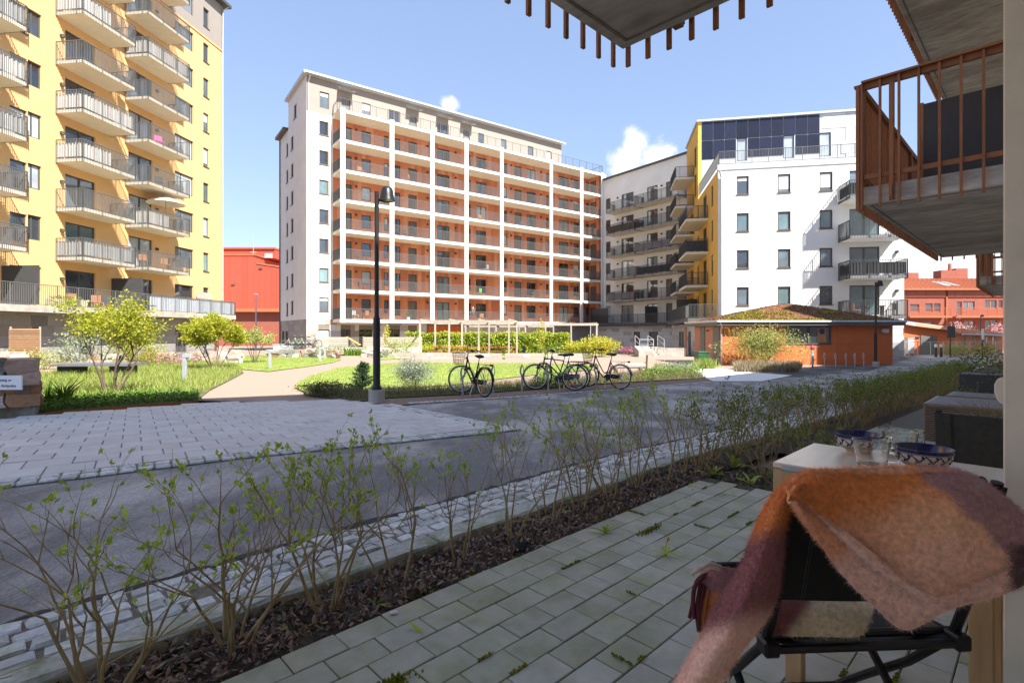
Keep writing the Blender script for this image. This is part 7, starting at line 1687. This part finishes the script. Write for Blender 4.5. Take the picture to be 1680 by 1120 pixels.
YM = mat('maroon_yarn', (.09, .022, .03), .95, .25, 60, .2, 200); YC = mat('cream_yarn', (.62, .50, .42), .95, .2, 60, .2, 200); YO = mat('orange_yarn', (.42, .15, .04), .95, .2, 60, .2, 200)
def yarn(pts, m, r=.0045): MB().tube(cr([tuple(P(*p)) for p in pts], 6).tolist(), r, 7).build('fringe', m, bl, smooth=True)
yarn([(1158, 940, 1.29), (1142, 955, 1.28), (1136, 990, 1.28), (1131, 1013, 1.28)], YM); yarn([(1155, 945, 1.27), (1140, 962, 1.26), (1137, 990, 1.26), (1139, 1013, 1.26)], YM, .0052); yarn([(1150, 955, 1.27), (1145, 985, 1.26), (1144, 1010, 1.26), (1147, 1035, 1.26)], YM, .0052); yarn([(1155, 960, 1.265), (1148, 1000, 1.255), (1146, 1035, 1.255)], YM); yarn([(1162, 965, 1.265), (1155, 1005, 1.255), (1152, 1032, 1.255)], YO)
yarn([(1183, 930, 1.28), (1165, 925, 1.27), (1148, 932, 1.265), (1134, 942, 1.265)], YC, .005); yarn([(1180, 934, 1.27), (1165, 931, 1.265), (1152, 938, 1.265)], YC, .0045); yarn([(1192, 1085, 1.2), (1194, 1105, 1.2), (1197, 1130, 1.2)], YC, .004); yarn([(1168, 1100, 1.16), (1170, 1120, 1.16), (1171, 1140, 1.16)], YC, .004)
# pier bracket
ob = bpy.data.objects['own_building']; m = MB(); pr = [(.084, 1.118), (.094, 1.119), (.102, 1.113), (.1065, 1.10), (.1065, 1.078), (.101, 1.060), (.093, 1.050), (.084, 1.049)]
vs = [(u, s, z) for u in (1.905, 1.945) for s, z in pr]; n = len(pr); m.add(vs, [tuple(range(n)), tuple(range(n, 2 * n))[::-1]] + [(i, i + n, (i + 1) % n + n, (i + 1) % n) for i in range(n)]); m.build('bracket', M['pier_edge'], ob, bevel=.002)
# ------------------------------------------------------------------ neighbour's terrace: wicker boxes, basket, pot
WK = mat('brown_wicker', (.26, .18, .125), .7, .3, 30); WT = mat('pale_woven_top', (.30, .31, .33), .5, .2, 30)
def wicker(u0, s1, lu, ls, z, label, stand=None):
    q = U(u0, s1); t = thing('wicker_box', (q.x, q.y, gz(q.y)), UA, label, 'storage box', 'wicker boxes on the neighbouring terrace'); m = MB().box(.01, lu - .01, -ls + .01, -.01, 0.0, z - .03); m.build('core', M['panel_dk'], t)
    for face in range(2):
        k = int(z / .022)
        for i in range(k):
            zz = .012 + i * .022; pts = []
            if face == 0: n = int(ls / .05); pts = [(-.004 + (.007 if (j + i) % 2 else 0), -j * ls / n, zz) for j in range(n + 1)]
            else: n = int(lu / .05); pts = [(j * lu / n, .004 - (.007 if (j + i) % 2 else 0), zz) for j in range(n + 1)]
            MB().tube(pts, .008, 4).build('cane', WK, t)
    MB().box(-.012, lu + .012, -ls - .012, .012, z - .028, z - .004).build('lid_rim', WK, t)
    n = int(ls / .028); bm_ = MB().box(0, lu - .04, -.009, .009, 0, .006).mesh('top_strip', WT)
    for i in range(n): link('top_strip', bm_, t, (.02, -.02 - i * .028, z - .003))
    n = int(lu / .06); bm2 = MB().box(-.006, .006, -ls + .03, -.03, .004, .009).mesh('top_strip', WT)
    for i in range(n): link('top_strip', bm2, t, (.04 + i * .06, 0, z - .003))
wicker(7.9, 1.06, 1.0, 1.3, .45, 'larger brown wicker box with pale woven top behind the far chair'); wicker(9.3, 1.0, .7, 1.2, .47, 'smaller brown wicker box just behind the larger one')
q = U(7.3, .47); t = thing('basket', (q.x, q.y, gz(q.y)), 0, 'black woven basket with dry stalks in front of wicker box', 'basket'); MB().lathe([(0, 0), (.17, 0), (.22, .33), (.205, .33), (.16, .02), (0, .02)], 18).build('body', M['rubber'], t); o = link('dry_stalks', npmesh('dry_stalks', blades_np([(random.gauss(0, .07), random.gauss(0, .07), .2) for _ in range(160)], .34, .004, 1.0, 3), LEAF['dry']), t)
q = U(11.3, .75); t = thing('plant_pot', (q.x, q.y, gz(q.y)), UA, 'tall dark square planter with leafy shrub behind wicker boxes', 'planter'); MB().box(-.25, .25, -.3, .3, 0, .72).build('pot', M['anthracite'], t, bevel=.02); link('foliage', npmesh('foliage', blob_leaves((.0, 0, .85), (.35, .4, .28), 900, .045, 3), LEAF['hedge_far']), t)
